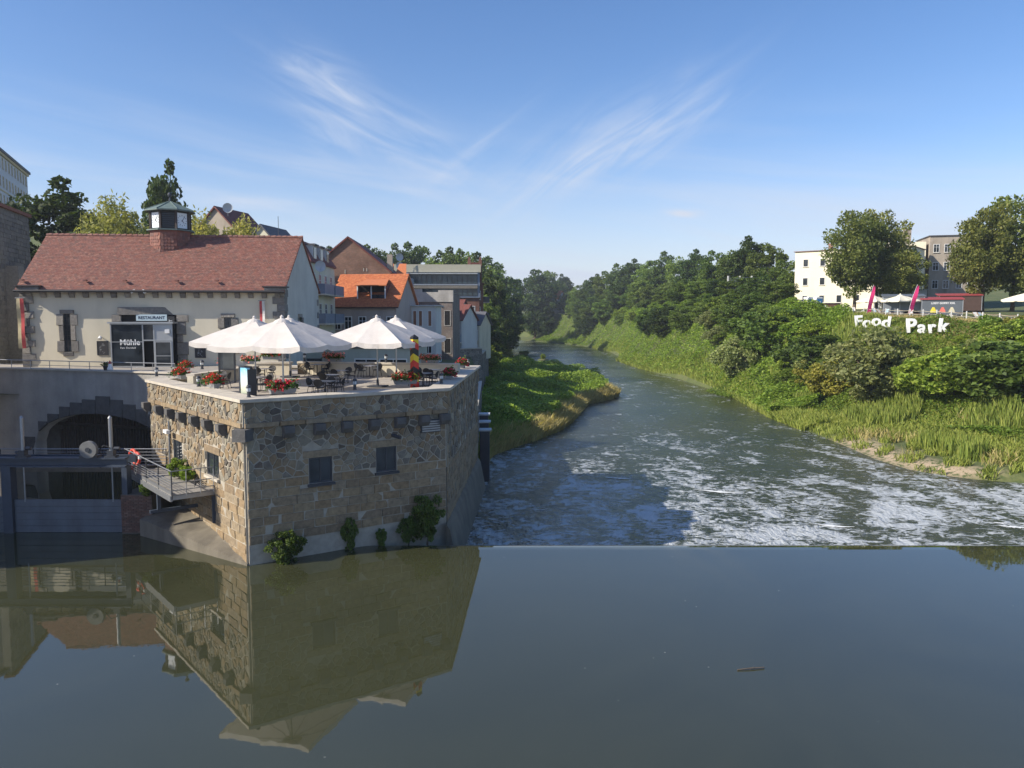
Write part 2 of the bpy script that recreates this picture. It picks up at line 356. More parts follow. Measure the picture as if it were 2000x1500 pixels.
def water_river():
    m, nt, out = nodes('running_river_water')
    pos = N(nt, 'ShaderNodeNewGeometry').outputs['Position']
    sp = N(nt, 'ShaderNodeSeparateXYZ'); nt.links.new(pos, sp.inputs[0])
    w1 = noise(nt, 1.5, 5, 0.62, pos, (1.0, 0.55, 1), 0.6); w2 = noise(nt, 0.25, 4, 0.6, pos, (1, 0.6, 1), 1.0); w3 = noise(nt, 4.5, 4, 0.6, pos, (1, 0.6, 1))
    h = mix(nt, 0.35, w1, w2); h = mix(nt, 0.2, h, w3)
    # how turbulent: strong below the weir, calmer with distance and in slicks
    mr = N(nt, 'ShaderNodeMapRange', interpolation_type='SMOOTHSTEP'); mr.inputs[1].default_value = 150; mr.inputs[2].default_value = 45; mr.inputs[3].default_value = 0.22; mr.inputs[4].default_value = 1.0
    nt.links.new(sp.outputs[1], mr.inputs[0])
    patch = ramp(nt, noise(nt, 0.045, 3, 0.5, pos, (1, 0.5, 1), 1.2), [(0.35, (0.45,) * 3), (0.62, (1.0,) * 3)])
    amp = N(nt, 'ShaderNodeMath', operation='MULTIPLY'); nt.links.new(mr.outputs[0], amp.inputs[0]); nt.links.new(patch, amp.inputs[1])
    c = ramp(nt, noise(nt, 0.06, 4, 0.6, pos), [(0.3, (0.022, 0.03, 0.016)), (0.7, (0.05, 0.052, 0.024))])
    # foam: ragged bands, densest at the foot of the weir
    near = N(nt, 'ShaderNodeMapRange', interpolation_type='SMOOTHSTEP'); near.inputs[1].default_value = 100; near.inputs[2].default_value = 40; near.inputs[3].default_value = 0.0; near.inputs[4].default_value = 0.13
    nt.links.new(sp.outputs[1], near.inputs[0])
    f1 = noise(nt, 1.5, 9, 0.74, pos, (0.7, 0.9, 1), 1.2); f2 = noise(nt, 0.16, 5, 0.6, pos, (1.2, 0.6, 1), 1.6)
    add = N(nt, 'ShaderNodeMath', operation='ADD'); nt.links.new(f1, add.inputs[0]); nt.links.new(near.outputs[0], add.inputs[1])
    ad2 = N(nt, 'ShaderNodeMath', operation='MULTIPLY_ADD'); nt.links.new(f2, ad2.inputs[0]); ad2.inputs[1].default_value = 0.62; nt.links.new(add.outputs[0], ad2.inputs[2])
    foam = ramp(nt, ad2.outputs[0], [(0.905, (0, 0, 0)), (1.06, (0.85, 0.85, 0.85))])
    c = mix(nt, foam, c, (0.54, 0.57, 0.58))
    b = N(nt, 'ShaderNodeBump'); b.inputs['Distance'].default_value = 1.1; nt.links.new(amp.outputs[0], b.inputs['Strength']); nt.links.new(h, b.inputs['Height'])
    p = pbsdf(nt, out, c, mix(nt, foam, (0.2,) * 3, (0.6,) * 3)); p.inputs['IOR'].default_value = 1.7
    nt.links.new(b.outputs[0], p.inputs['Normal']); return m
WP = water_pool(); WR = water_river()
CREST = 37.1
mb = MB()
mb.add([(-75, -60, 0), (75, -60, 0), (75, 36.2, 0), (-11, 36.2, 0), (-75, 36.2, 0)], [(0, 1, 2, 3, 4)])
mb.add([(-75, 36.2, 0), (-11, 36.2, 0), (-11, 57, 0), (-75, 57, 0)], [(0, 1, 2, 3)])
lip = [(36.2, 0.0), (36.6, -0.008), (36.9, -0.03), (37.1, -0.07), (37.3, -0.14), (37.5, -0.27)]
for (y0, z0), (y1, z1) in zip(lip[:-1], lip[1:]): mb.add([(-11, y0, z0), (75, y0, z0), (75, y1, z1), (-11, y1, z1)], [(0, 1, 2, 3)])
mb.smooth = True; po = mb.build('pool_water', WP); tag(po, kind='structure')
mb = MB(); pr = [(37.5, -0.27), (37.9, -0.6), (38.6, -1.1), (39.6, -1.62), (40.6, -1.9)]
for (y, z) in pr: mb.v += [(-7, y, z), (20, y, z), (75, y, z)]
for i in range(len(pr) - 1):
    for k in range(2): mb.f.append((i * 3 + k, i * 3 + k + 1, i * 3 + k + 4, i * 3 + k + 3)); mb.m.append(0)
mb.smooth = True; tag(mb.build('weir_spill_water', WR), kind='structure')
mb = MB().box(-7, 75, 37.0, 38.0, -3, -0.32); tag(mb.build('weir_sill', surf('wet_concrete', (0.10, 0.095, 0.075), 0.5, stain=0.6)), kind='structure')
mb = MB(); mb.add([(-5.5, 39.8, -1.8), (75, 39.8, -1.8), (75, 900, -1.8), (-300, 900, -1.8), (-300, 300, -1.8), (-5.5, 120, -1.8)], [(0, 1, 2, 3, 4, 5)]); tag(mb.build('river_water', WR), kind='structure')
# low gravel bars and a drop in the river far down
# ================================================================ stone terrace of the mill
def clip(poly, px, py, nx, ny):
    """keep the side where (p - P).n <= 0"""
    out = []; k = len(poly)
    for i in range(k):
        a, b = poly[i], poly[(i + 1) % k]
        da = (a[0] - px) * nx + (a[1] - py) * ny; db = (b[0] - px) * nx + (b[1] - py) * ny
        if da <= 0: out.append(a)
        if (da < 0 < db) or (db < 0 < da):
            t = da / (da - db); out.append((a[0] + (b[0] - a[0]) * t, a[1] + (b[1] - a[1]) * t))
    return out
def area(p): return 0.5 * sum(p[i][0] * p[(i + 1) % len(p)][1] - p[(i + 1) % len(p)][0] * p[i][1] for i in range(len(p)))
def inset(poly, d):
    if area(poly) < 0: poly = poly[::-1]
    q = poly
    for i in range(len(poly)):
        a, b = poly[i], poly[(i + 1) % len(poly)]
        ex, ey = b[0] - a[0], b[1] - a[1]; l = math.hypot(ex, ey)
        if l < 1e-6: continue
        nx, ny = ey / l, -ex / l
        q = clip(q, a[0] - nx * d, a[1] - ny * d, nx, ny)
        if len(q) < 3: return []
    return q
def rubble(u0, u1, v0, v1, su, sv, holes=(), joint=0.022, jitter=0.42, r=rng):
    """irregular stones filling a rectangle, cut out round the holes"""
    nu = max(1, round((u1 - u0) / su)); nv = max(1, round((v1 - v0) / sv)); pts = []
    for j in range(nv):
        for i in range(nu):
            if r.random() < 0.1: continue
            pts.append((u0 + (i + 0.5 + (0.25 if j % 2 else -0.25) + r.uniform(-jitter, jitter)) * (u1 - u0) / nu, v0 + (j + 0.5 + r.uniform(-jitter, jitter)) * (v1 - v0) / nv))
    res = []
    for i, p in enumerate(pts):
        if any(h[0] < p[0] < h[1] and h[2] < p[1] < h[3] for h in holes): continue
        poly = [(u0, v0), (u1, v0), (u1, v1), (u0, v1)]
        near = sorted(pts, key=lambda q: (q[0] - p[0]) ** 2 + ((q[1] - p[1]) * 1.25) ** 2)[1:22]
        for q in near:
            dx, dy = q[0] - p[0], (q[1] - p[1])
            if abs(dx) + abs(dy) < 1e-6: continue
            poly = clip(poly, (p[0] + q[0]) / 2, (p[1] + q[1]) / 2, dx, dy)
            if len(poly) < 3: break
        for h in holes:
            if len(poly) < 3: break
            if not (min(a for a, b in poly) < h[1] and max(a for a, b in poly) > h[0] and min(b for a, b in poly) < h[3] and max(b for a, b in poly) > h[2]): continue
            d = [(h[0] - p[0], (h[0], 0, 1, 0)), (p[0] - h[1], (h[1], 0, -1, 0)), (h[2] - p[1], (0, h[2], 0, 1)), (p[1] - h[3], (0, h[3], 0, -1))]
            b = max(d)[1]; poly = clip(poly, b[0], b[1], b[2], b[3])
        if len(poly) >= 3:
            poly = inset(poly, joint * r.uniform(0.6, 1.5))
            if len(poly) >= 3 and abs(area(poly)) > 0.006: res.append(poly)
    return res
def courses(u0, u1, v0, rows, h, wmin, wmax, holes=(), joint=0.012, r=rng):
    res = []
    for j in range(rows):
        u = u0 - r.uniform(0, wmin)
        while u < u1:
            wd = r.uniform(wmin, wmax); a, b = max(u, u0), min(u + wd, u1); u += wd
            if b - a < 0.12: continue
            c0, c1 = v0 + j * h, v0 + (j + 1) * h
            poly = [(a, c0), (b, c0), (b, c1), (a, c1)]; cu, cv = (a + b) / 2, (c0 + c1) / 2
            for hh in holes:
                if a < hh[1] and b > hh[0] and c0 < hh[3] and c1 > hh[2]:
                    d = [(hh[0] - cu, (hh[0], 0, 1, 0)), (cu - hh[1], (hh[1], 0, -1, 0)), (hh[2] - cv, (0, hh[2], 0, 1)), (cv - hh[3], (0, hh[3], 0, -1))]
                    q = max(d)[1]; poly = clip(poly, *q)
                    if len(poly) < 3: break
            if len(poly) >= 3:
                poly = inset(poly, joint)
                if len(poly) >= 3 and abs(area(poly)) > 0.01: res.append(poly)
    return res
class Face:
    def __init__(s, P, Q):
        s.P = Vector((P[0], P[1], 0)); d = Vector((Q[0] - P[0], Q[1] - P[1], 0)); s.len = d.length; s.d = d.normalized(); s.n = Vector((s.d.y, -s.d.x, 0))
    def at(s, u, v, w=0.0): p = s.P + s.d * u + s.n * w; return Vector((p.x, p.y, v))
    def uv(s, px, py, w=0.0):
        r = _ray(px, py); P = s.P + s.n * w
        det = r[0] * (-s.d.y) + s.d.x * r[1]; t = (P.x * (-s.d.y) + s.d.x * P.y) / det
        x, y, z = r[0] * t, r[1] * t, CAM_H + r[2] * t
        return ((Vector((x, y, 0)) - P).dot(s.d), z)
    def M(s, w=0.0):   # drawing (x=u, y=v, z=outwards) -> world
        return Matrix(((s.d.x, 0, s.n.x, s.P.x + s.n.x * w), (s.d.y, 0, s.n.y, s.P.y + s.n.y * w), (0, 1, 0, 0), (0, 0, 0, 1)))
def stone_into(mb, poly, w0, t, M, r=rng, tilt=0.025, edge=0.03):
    if area(poly) < 0: poly = poly[::-1]
    cx = sum(p[0] for p in poly) / len(poly); cy = sum(p[1] for p in poly) / len(poly); k = len(poly)
    tx, ty = r.uniform(-tilt, tilt), r.uniform(-tilt, tilt)
    def ring(sh, w, tl): return [M @ Vector((cx + (p[0] - cx) * sh, cy + (p[1] - cy) * sh, w + tl * ((p[0] - cx) * tx + (p[1] - cy) * ty) * 3)) for p in poly]
    rad = max(0.08, math.sqrt(abs(area(poly))))
    s1 = max(0.5, 1 - edge / rad)
    vs = ring(1.0, w0, 0) + ring(1.0, w0 + t * 0.55, 0.5) + ring(s1, w0 + t, 1)
    fs = []
    for a in range(2): fs += [(a * k + i, a * k + (i + 1) % k, (a + 1) * k + (i + 1) % k, (a + 1) * k + i) for i in range(k)]
    fs.append(tuple(range(2 * k, 3 * k)))
    mb.add(vs, fs)
def slab_with_holes(mb, M, u0, u1, v0, v1, w0, w1, holes):
    us = sorted({u0, u1, *[min(max(h[i], u0), u1) for h in holes for i in (0, 1)]}); vs = sorted({v0, v1, *[min(max(h[i], v0), v1) for h in holes for i in (2, 3)]})
    for a, b in zip(us[:-1], us[1:]):
        run = None
        for c, d in zip(vs[:-1], vs[1:]):
            free = not any(h[0] < (a + b) / 2 < h[1] and h[2] < (c + d) / 2 < h[3] for h in holes)
            if free: run = (run[0], d) if run else (c, d)
            if (not free or d == vs[-1]) and run: mb.box(a, b, run[0], run[1], w0, w1, M=M); run = None
def offset(poly, d):
    n = len(poly); out = []
    for i in range(n):
        p0, p1, p2 = Vector(poly[i - 1]), Vector(poly[i]), Vector(poly[(i + 1) % n])
        a = (p1 - p0).normalized(); b = (p2 - p1).normalized(); na = Vector((a.y, -a.x)); nb = Vector((b.y, -b.x))
        k = (na + nb) / (1 + na.dot(nb)); out.append(tuple(p1 + k * d))
    return out
def ring_prism(mb, outer, inner, z0, z1):
    n = len(outer)
    vs = [(p[0], p[1], z) for z in (z0, z1) for p in outer] + [(p[0], p[1], z) for z in (z0, z1) for p in inner]
    fs = []
    for i in range(n):
        j = (i + 1) % n
        fs += [(i, j, n + j, n + i), (2 * n + j, 2 * n + i, 3 * n + i, 3 * n + j), (n + i, n + j, 3 * n + j, 3 * n + i), (j, i, 2 * n + i, 2 * n + j)]
    mb.add(vs, fs)
PA, PB, PC, PD, PL = (-11.55, 33.85), (-3.39, 39.45), (-2.64, 58.03), (-18.0, 58.5), (-20.57, 44.8)
PLAN = [PA, PB, PC, PD, PL]      # counter-clockwise, outward normals on the right of each edge
TOP = 7.34; FLOOR = 7.05; BAND = 6.12
M_STONE = pieces('sandstone_rubble', [(0.237, 0.167, 0.095), (0.313, 0.237, 0.144), (0.170, 0.142, 0.103), (0.341, 0.275, 0.180), (0.227, 0.205, 0.157), (0.265, 0.190, 0.103), (0.086, 0.076, 0.063), (0.322, 0.295, 0.221), (0.132, 0.105, 0.081), (0.199, 0.180, 0.144)])
M_ASHLAR = pieces('sandstone_ashlar', [(0.277, 0.196, 0.110), (0.320, 0.240, 0.141), (0.225, 0.166, 0.102), (0.294, 0.231, 0.150)], mottling=0.4)
M_MORTAR = surf('pale_lime_mortar', (0.37, 0.335, 0.27), 0.95, 0.2, 3, 0.4, 30)
M_COPE = surf('pale_coping_slab', (0.50, 0.45, 0.37), 0.85, 0.15, 1.5, 0.3, 20, stain=0.3)
M_DARKSTONE = surf('dark_basalt', (0.10, 0.098, 0.095), 0.85, 0.25, 3, 0.6, 12, bdist=0.04)
M_CEMENT = surf('weathered_cement_render', (0.165, 0.145, 0.11), 0.92, 0.28, 0.9, 0.5, 10, stain=0.7)
M_IRON = surf('galvanised_steel', (0.33, 0.34, 0.35), 0.45, 0.12, 4, 0.1, 40, metal=0.7)
M_DKIRON = surf('dark_painted_steel', (0.035, 0.04, 0.05), 0.45, 0.2, 3, 0.15, 30)
M_GLASS = glassmat('dark_window_glass')
ter = thing('stone_terrace', 'sandstone rubble terrace block with pale coping standing in the water', 'terrace')
mb = MB().prism(PLAN, -3.2, FLOOR); mb.build('wall_core', M_MORTAR, ter)
mb = MB(); ring_prism(mb, offset(PLAN, 0.16), offset(PLAN, -0.7), BAND, 7.2); mb.build('parapet_band', M_MORTAR, ter)
# coping slabs, laid one after another round the edge
co, ci = offset(PLAN, 0.30), offset(PLAN, -0.85); ci_top = ci
for e in range(5):
    a0, a1 = Vector(co[e]), Vector(co[(e + 1) % 5]); b0, b1 = Vector(ci[e]), Vector(ci[(e + 1) % 5])
    k = max(1, round((a1 - a0).length / 1.25))
    for i in range(k):
        g = 0.004 / k; s, t = i / k + g, (i + 1) / k - g
        q = [a0.lerp(a1, s), a0.lerp(a1, t), b0.lerp(b1, t), b0.lerp(b1, s)]
        dz = rng.uniform(-0.006, 0.006)
        MB().prism([tuple(p) for p in q], 7.2, TOP + dz).build('coping_slab', M_COPE, ter)
fp = MB().prism(offset(PLAN, -0.86), FLOOR, FLOOR + 0.012); fp.build('terrace_floor', surf('terrace_paving', (0.36, 0.32, 0.27), 0.9, 0.2, 1.2, 0.3, 8, stain=0.3), ter)
FF = Face(PA, PB); FL = Face(PL, PA); FR = Face(PB, PC)
def hole(F, x0, x1, y0, y1):
    xm, ym = (x0 + x1) / 2, (y0 + y1) / 2
    u0 = F.uv(x0, ym)[0]; u1 = F.uv(x1, ym)[0]; v1 = F.uv(xm, y0)[1]; v0 = F.uv(xm, y1)[1]; return (u0, u1, v0, v1)
HF = [hole(FF, 602, 648, 892, 942), hole(FF, 733, 773, 872, 920)]
HL = [hole(FL, 343, 360, 860, 925), hole(FL, 408, 432, 885, 930)]
HR = [(6.0, 6.7, 3.6, 5.2), (9.0, 9.7, 3.6, 5.2), (12.0, 12.7, 3.6, 5.2), (15.0, 15.7, 3.6, 5.2)]
allst = []   # (size seen, polygon, face, w0, thickness, mat)
W_M = 0.10
for F, H, ash_top, ash_rows, far in ((FF, HF, 3.68, 7, False), (FL, HL, 3.3, 8, False), (FR, HR, 3.3, 10, True)):
    mb = MB(); slab_with_holes(mb, F.M(), 0, F.len, ash_top, BAND, 0, W_M, H); mb.build('mortar_bed', M_MORTAR, ter)
    hh = 0.40; mb = MB(); slab_with_holes(mb, F.M(), 0, F.len, -3.1, ash_top, 0, W_M - 0.012, H); mb.build('mortar_bed', M_MORTAR if not far else M_CEMENT, ter)
    holes2 = []
    for (a, b, c, d) in H:
        holes2.append((a - 0.0, b + 0.0, c - 0.14, d + 0.34))
        if not far:
            lb_ = MB(); stone_into(lb_, [(a - 0.28, d + 0.01), (b + 0.28, d + 0.01), (b + 0.28, d + 0.33), (a - 0.28, d + 0.33)], 0.02, 0.13, F.M()); lb_.build('lintel', M_ASHLAR, ter); holes2[-1] = (a - 0.28, b + 0.28, d, d + 0.35)
            holes2.append((a - 0.01, b + 0.01, c - 0.16, d + 0.01))
            wf = MB(); Mx = F.M()
            for q in ((a, a + 0.07, c, d), (b - 0.07, b, c, d), (a + 0.07, b - 0.07, c, c + 0.07), (a + 0.07, b - 0.07, d - 0.07, d), ((a + b) / 2 - 0.03, (a + b) / 2 + 0.03, c + 0.07, d - 0.07)): wf.box(q[0], q[1], q[2], q[3], 0.005, 0.05, M=Mx)
            wo_ = wf.build('window', M_DKIRON, ter); MB().box(a + 0.05, b - 0.05, c + 0.05, d - 0.05, 0.004, 0.02, M=Mx).build('pane', M_GLASS, wo_)
            MB().box(a - 0.08, b + 0.08, c - 0.13, c - 0.01, 0.0, 0.24, M=Mx).build('sill', M_DKIRON if F is FF else M_COPE, wo_)
        else:
            MB().box(a, b, c, d, 0.003, 0.02, M=F.M()).build('window', M_GLASS, ter)
    su, sv = (0.39, 0.28) if not far else (0.5, 0.36)
    for p in rubble(0.02, F.len - 0.02, ash_top + 0.02, BAND - 0.02, su, sv, holes2): allst.append((F, p, W_M - 0.03, rng.uniform(0.045, 0.085), M_STONE, far))
    for p in rubble(-0.1, F.len + 0.1, BAND + 0.01, 7.17, su, sv * 1.05): allst.append((F, p, 0.14, rng.uniform(0.04, 0.075), M_STONE, far))
    for p in courses(0.0, F.len, ash_top - ash_rows * hh, ash_rows, hh, 0.65, 1.25, holes2): allst.append((F, p, W_M - 0.05, rng.uniform(0.055, 0.075), M_ASHLAR, far))
    if not far:   # the long stones under the parapet
        u = -0.1
        while u < F.len:
            wd = rng.uniform(1.0, 1.9); e = min(u + wd, F.len + 0.1)
            sm = MB(); stone_into(sm, inset([(u, BAND - 0.05), (e, BAND - 0.05), (e, BAND + 0.17), (u, BAND + 0.17)], 0.01), 0.1, 0.16, F.M()); sm.build('string_course_stone', M_ASHLAR, ter); u = e
seen = []
for (F, p, w0, t, mt, far) in allst:
    cx = sum(a for a, b in p) / len(p); cy = sum(b for a, b in p) / len(p); P = F.at(cx, cy)
    d = (Vector((0, 0, CAM_H)) - P); seen.append(abs(area(p)) * abs(d.normalized().dot(F.n)) / d.length_squared)
order = sorted(range(len(allst)), key=lambda i: -seen[i]); big = set(order[:300])
rest = {M_STONE.name: MB(), M_ASHLAR.name: MB()}
for i, (F, p, w0, t, mt, far) in enumerate(allst):
    if i in big: sm = MB(); stone_into(sm, p, w0, t, F.M()); sm.build('stone' if mt is M_STONE else 'ashlar_block', mt, ter)
    else: stone_into(rest[mt.name], p, w0, t, F.M())
rest[M_STONE.name].build('small_stones', M_STONE, ter, 'stuff'); rest[M_ASHLAR.name].build('far_ashlar_blocks', M_ASHLAR, ter, 'stuff')
# corbels
for F, xs, y in ((FF, (559, 620, 673, 726, 776, 823, 862), 850), (FL, (298, 322, 344, 367, 392, 418, 446), 815)):
    for x in xs:
        yy = y + (0 if F is FF else (x - 298) * 0.26)
        u = F.uv(x, yy)[0]; hw = 0.23
        cb = MB(); z1 = BAND - 0.06; z0 = z1 - 0.52
        prof = [(0.0, z0), (0.0, z1), (0.52, z1), (0.52, z0 + 0.22), (0.36, z0)]
        Mx = F.M(); n = len(prof)
        vs = [Mx @ Vector((u + sx * hw, p[1], p[0])) for sx in (-1, 1) for p in prof]
        cb.add(vs, [(i, (i + 1) % n, n + (i + 1) % n, n + i) for i in range(n)] + [tuple(range(n)), tuple(range(2 * n - 1, n - 1, -1))]); cb.build('corbel', M_DARKSTONE, ter)
cb = MB(); cP = Vector(PA); dv = (FF.n + FL.n).normalized()
cb.prism([(cP.x - 0.42 * FF.d.x * 0 - 0.3 * FL.d.x * 0 + a * dv.x + b * dv.y, cP.y + a * dv.y - b * dv.x) for a, b in ((-0.2, -0.32), (0.62, -0.3), (0.62, 0.3), (-0.2, 0.32))], BAND - 0.58, BAND - 0.06); cb.build('corbel', M_DARKSTONE, ter)
# louvred vent and drain pipe on the shaded front
u, v = FF.uv(838, 831); vb = MB(); Mx = FF.M()
vb.box(u - 0.55, u + 0.55, v - 0.32, v + 0.32, W_M, W_M + 0.09, M=Mx); vo = vb.build('vent', M_DKIRON, ter)
lv = MB()
for k in range(5): lv.box(u - 0.5, u + 0.5, v - 0.27 + k * 0.115, v - 0.2 + k * 0.115, W_M + 0.09, W_M + 0.14, M=Mx)
lv.build('louvre', M_IRON, vo)
u, v = FF.uv(763, 849); pb = MB(); pb.tube(FF.at(u, v, 0), FF.at(u + 0.25, v - 0.1, 0.55), 0.09); pb.build('drain_pipe', M_DKIRON, ter)
# battered concrete foot along the river side, cement plinth on the pool side
mb = MB(); vs = []
for u in (-0.6, FR.len): vs += [FR.at(u, -3.2, 0.12), FR.at(u, 0.5, 0.12), FR.at(u, 0.2, 0.3), FR.at(u, -3.2, 0.95)]
mb.add(vs, [(0, 1, 5, 4), (1, 2, 6, 5), (2, 3, 7, 6), (0, 3, 2, 1), (4, 5, 6, 7)]); mb.build('battered_footing', M_CEMENT, ter)
PG = (-18.5, 38.7)
mb = MB(); n_ = 14; vs = []
a3, g3 = Vector(PA), Vector(PG)
for i in range(n_ + 1):
    t = i / n_; p = a3.lerp(g3, t) + Vector((-0.05, -0.12)); zt = 0.25 + 0.75 * t ** 0.9 + 0.03 * math.sin(i * 2.1); q = p + Vector((0.25, 0.55)); k = Vector((FL.P + FL.d * FL.len * (1 - t * 0.62))[:2])
    vs += [(p.x, p.y, -3), (p.x, p.y, zt - 0.15), (q.x, q.y, zt), (k.x, k.y, zt + 0.12)]
for i in range(n_): mb.f += [(i * 4 + a, (i + 1) * 4 + a, (i + 1) * 4 + a + 1, i * 4 + a + 1) for a in range(3)]; mb.m += [0] * 3
mb.v = vs; mb.f.append((n_ * 4, n_ * 4 + 1, n_ * 4 + 2, n_ * 4 + 3)); mb.m.append(0); mb.build('cement_plinth', M_CEMENT, ter)
# inner parapet walls of the terrace
def wall_seg(name, P, Q, z0, z1, th, cap, parent, mat):
    F = Face(P, Q); mb = MB(); mb.box(0, F.len, z0, z1, -th / 2, th / 2, M=F.M()); o = mb.build(name, mat, parent)
    k = max(1, round(F.len / 1.3))
    for i in range(k): MB().box(F.len * i / k + 0.003, F.len * (i + 1) / k - 0.003, z1, z1 + cap, -th / 2 - 0.07, th / 2 + 0.07, M=F.M()).build('coping_slab', M_COPE, o)
    return o
M_CREAM = surf('cream_wall_render', (0.62, 0.56, 0.43), 0.9, 0.08, 0.8, 0.25, 30, stain=0.35)
wall_seg('rear_parapet', (-14.4, 53.2), (-3.4, 50.6), FLOOR, 7.8, 0.4, 0.12, ter, M_CREAM)
wall_seg('side_parapet', (-17.6, 43.0), (-16.6, 51.0), FLOOR, 7.65, 0.35, 0.12, ter, M_CREAM)
st = MB()
for p in rubble(0, 0.7, FLOOR + 0.02, 7.8, 0.3, 0.22): stone_into(st, p, 0.2, 0.05, Face((-14.4, 53.2), (-3.4, 50.6)).M())
st.build('parapet_end_stones', M_STONE, ter)
# ================================================================ the mill restaurant
ML, MR, MRb, MLb = (-38.2, 62.0), (-18.4, 64.1), (-17.9, 73.3), (-38.8, 71.2)
YARD = 7.0
FM = Face(ML, MR); FG = Face(MR, MRb)
EAVE = 13.15; RIDGE = 17.75
M_FACADE = surf('cream_lime_plaster', (0.66, 0.60, 0.46), 0.92, 0.07, 0.5, 0.2, 30, stain=0.25)
M_GABLE = surf('grey_gable_plaster', (0.55, 0.53, 0.47), 0.92, 0.1, 0.6, 0.25, 25, stain=0.35)
M_GREYSTONE = pieces('grey_dressed_stone', [(0.20, 0.185, 0.165), (0.26, 0.24, 0.21), (0.16, 0.15, 0.14), (0.30, 0.27, 0.23)], bscale=8, bump=0.7, bdist=0.05)
M_TILE = pieces('clay_beaver_tiles', [(0.22, 0.085, 0.062), (0.26, 0.11, 0.08), (0.18, 0.08, 0.065), (0.29, 0.14, 0.10), (0.16, 0.085, 0.07), (0.24, 0.095, 0.065)], rough=0.8, mottling=0.35)
M_TILEBACK = surf('roof_boarding_red', (0.20, 0.075, 0.05), 0.85)
M_DARK = surf('charcoal_paint', (0.022, 0.022, 0.025), 0.6)
M_WHITE = surf('white_paint', (0.75, 0.75, 0.74), 0.6, 0.04)
M_COPPER = surf('verdigris_copper', (0.12, 0.165, 0.145), 0.6, 0.2, 4, 0.1)
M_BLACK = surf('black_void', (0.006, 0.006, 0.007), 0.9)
mill = thing('mill_restaurant', 'cream plastered mill restaurant with red tiled roof and clock turret', 'building')
mb = MB(); P4 = [ML, MR, MRb, MLb]
RL = ((Vector(ML) + Vector(MLb)) / 2); RR = ((Vector(MR) + Vector(MRb)) / 2)
vs = [(p[0], p[1], YARD - 0.5) for p in P4] + [(p[0], p[1], EAVE) for p in P4[:2]] + [(MRb[0], MRb[1], EAVE + 0.25), (MLb[0], MLb[1], EAVE + 0.25)] + [(RL.x, RL.y, RIDGE - 0.12), (RR.x, RR.y, RIDGE - 0.12)]
mb.add(vs, [(0, 1, 5, 4), (2, 3, 7, 6)], 0); mb.add(vs, [(1, 2, 6, 9, 5), (3, 0, 4, 8, 7)], 1)
mb.build('wall', [M_FACADE, M_GABLE], mill)
# roof slopes (boards) and the tiles laid on the near slope
def lerp3(a, b, t): return Vector(a).lerp(Vector(b), t)
ov = 0.68
e0 = Vector((*(Vector(ML) + Vector(FM.n[:2]) * ov - Vector(FM.d[:2]) * 0.35), EAVE - 0.22)); e1 = Vector((*(Vector(MR) + Vector(FM.n[:2]) * ov + Vector(FM.d[:2]) * 0.12), EAVE - 0.22))
r0 = Vector((*(RL - Vector(FM.d[:2]) * 0.3), RIDGE)); r1 = Vector((*(RR + Vector(FM.d[:2]) * 0.12), RIDGE))
b0 = Vector((MLb[0] - 0.3, MLb[1] + 0.4, EAVE)); b1 = Vector((MRb[0] + 0.12, MRb[1] + 0.4, EAVE))
def slope(mb, a, b, c, d, th=0.12):
    n = (b - a).cross(d - a).normalized()
    if n.z < 0: n = -n
    vs = [a, b, c, d, a - n * th, b - n * th, c - n * th, d - n * th]
    mb.add(vs, [(0, 1, 2, 3), (7, 6, 5, 4), (0, 4, 5, 1), (1, 5, 6, 2), (2, 6, 7, 3), (3, 7, 4, 0)]); return n
mb = MB(); nrm = slope(mb, e0, e1, r1, r0); slope(mb, r0, r1, b1, b0); rf = mb.build('roof', M_TILEBACK, mill)
def tile_field(parent, e0, e1, r0, r1, nrm, tw, th, mat, name='roof_tiles', lift=0.03, skip=None):
    L = (e1 - e0).length; S = (r0 - e0).length; nr = int(S / th); nc = int(L / tw); V = []; F5 = []; F4 = []; b = 0
    for j in range(nr):
        for i in range(nc + 1):
            s0 = (i - (0.5 if j % 2 else 0)) / nc; s1 = s0 + 0.97 / nc
            if s0 < -0.002 or s1 > 1.004: continue
            if skip and skip((s0 + s1) / 2, (j + 0.5) / nr): continue
            t0 = j / nr; t1 = min(1.0, (j + 1.35) / nr); tm = t0 + 0.22 / nr
            k = lift * rng.uniform(0.8, 1.35); sm = (s0 + s1) / 2
            def P(s, t, h): p = e0.lerp(e1, s).lerp(r0.lerp(r1, s), t); return p + nrm * h
            V += [P(s0, t1, 0.008), P(s0, tm, k), P(s0 * 0.75 + s1 * 0.25, t0, k + 0.004), P(s0 * 0.25 + s1 * 0.75, t0, k + 0.004), P(s1, tm, k), P(s1, t1, 0.008),
                  P(s0, tm, 0.0), P(s0 * 0.75 + s1 * 0.25, t0, 0.0), P(s0 * 0.25 + s1 * 0.75, t0, 0.0), P(s1, tm, 0.0)]
            F5.append(tuple(b + q for q in (0, 1, 2, 3, 4, 5))); F4 += [tuple(b + q for q in g) for g in ((1, 6, 7, 2), (2, 7, 8, 3), (3, 8, 9, 4))]; b += 10
    m2 = MB(); m2.v = [tuple(p) for p in V]; m2.f = F5 + F4; m2.m = [0] * len(m2.f); return m2.build(name, mat, parent, 'stuff')
tile_field(rf, e0, e1, r0, r1, nrm, 0.21, 0.185, M_TILE)
rc = MB()   # ridge tiles
k = 46
for i in range(k):
    a = r0.lerp(r1, i / k); b = r0.lerp(r1, (i + 1.06) / k); rc.tube(a + Vector((0, 0, -0.02)), b + Vector((0, 0, 0.015)), 0.13, 0.15, 8)
rc.build('ridge_tiles', M_TILE, rf, 'stuff')
MB().tube(e0 + Vector((0, -0.08, 0.0)), e1 + Vector((0, -0.08, 0.0)), 0.1, 0.1, 8).build('gutter', M_DARK, mill)
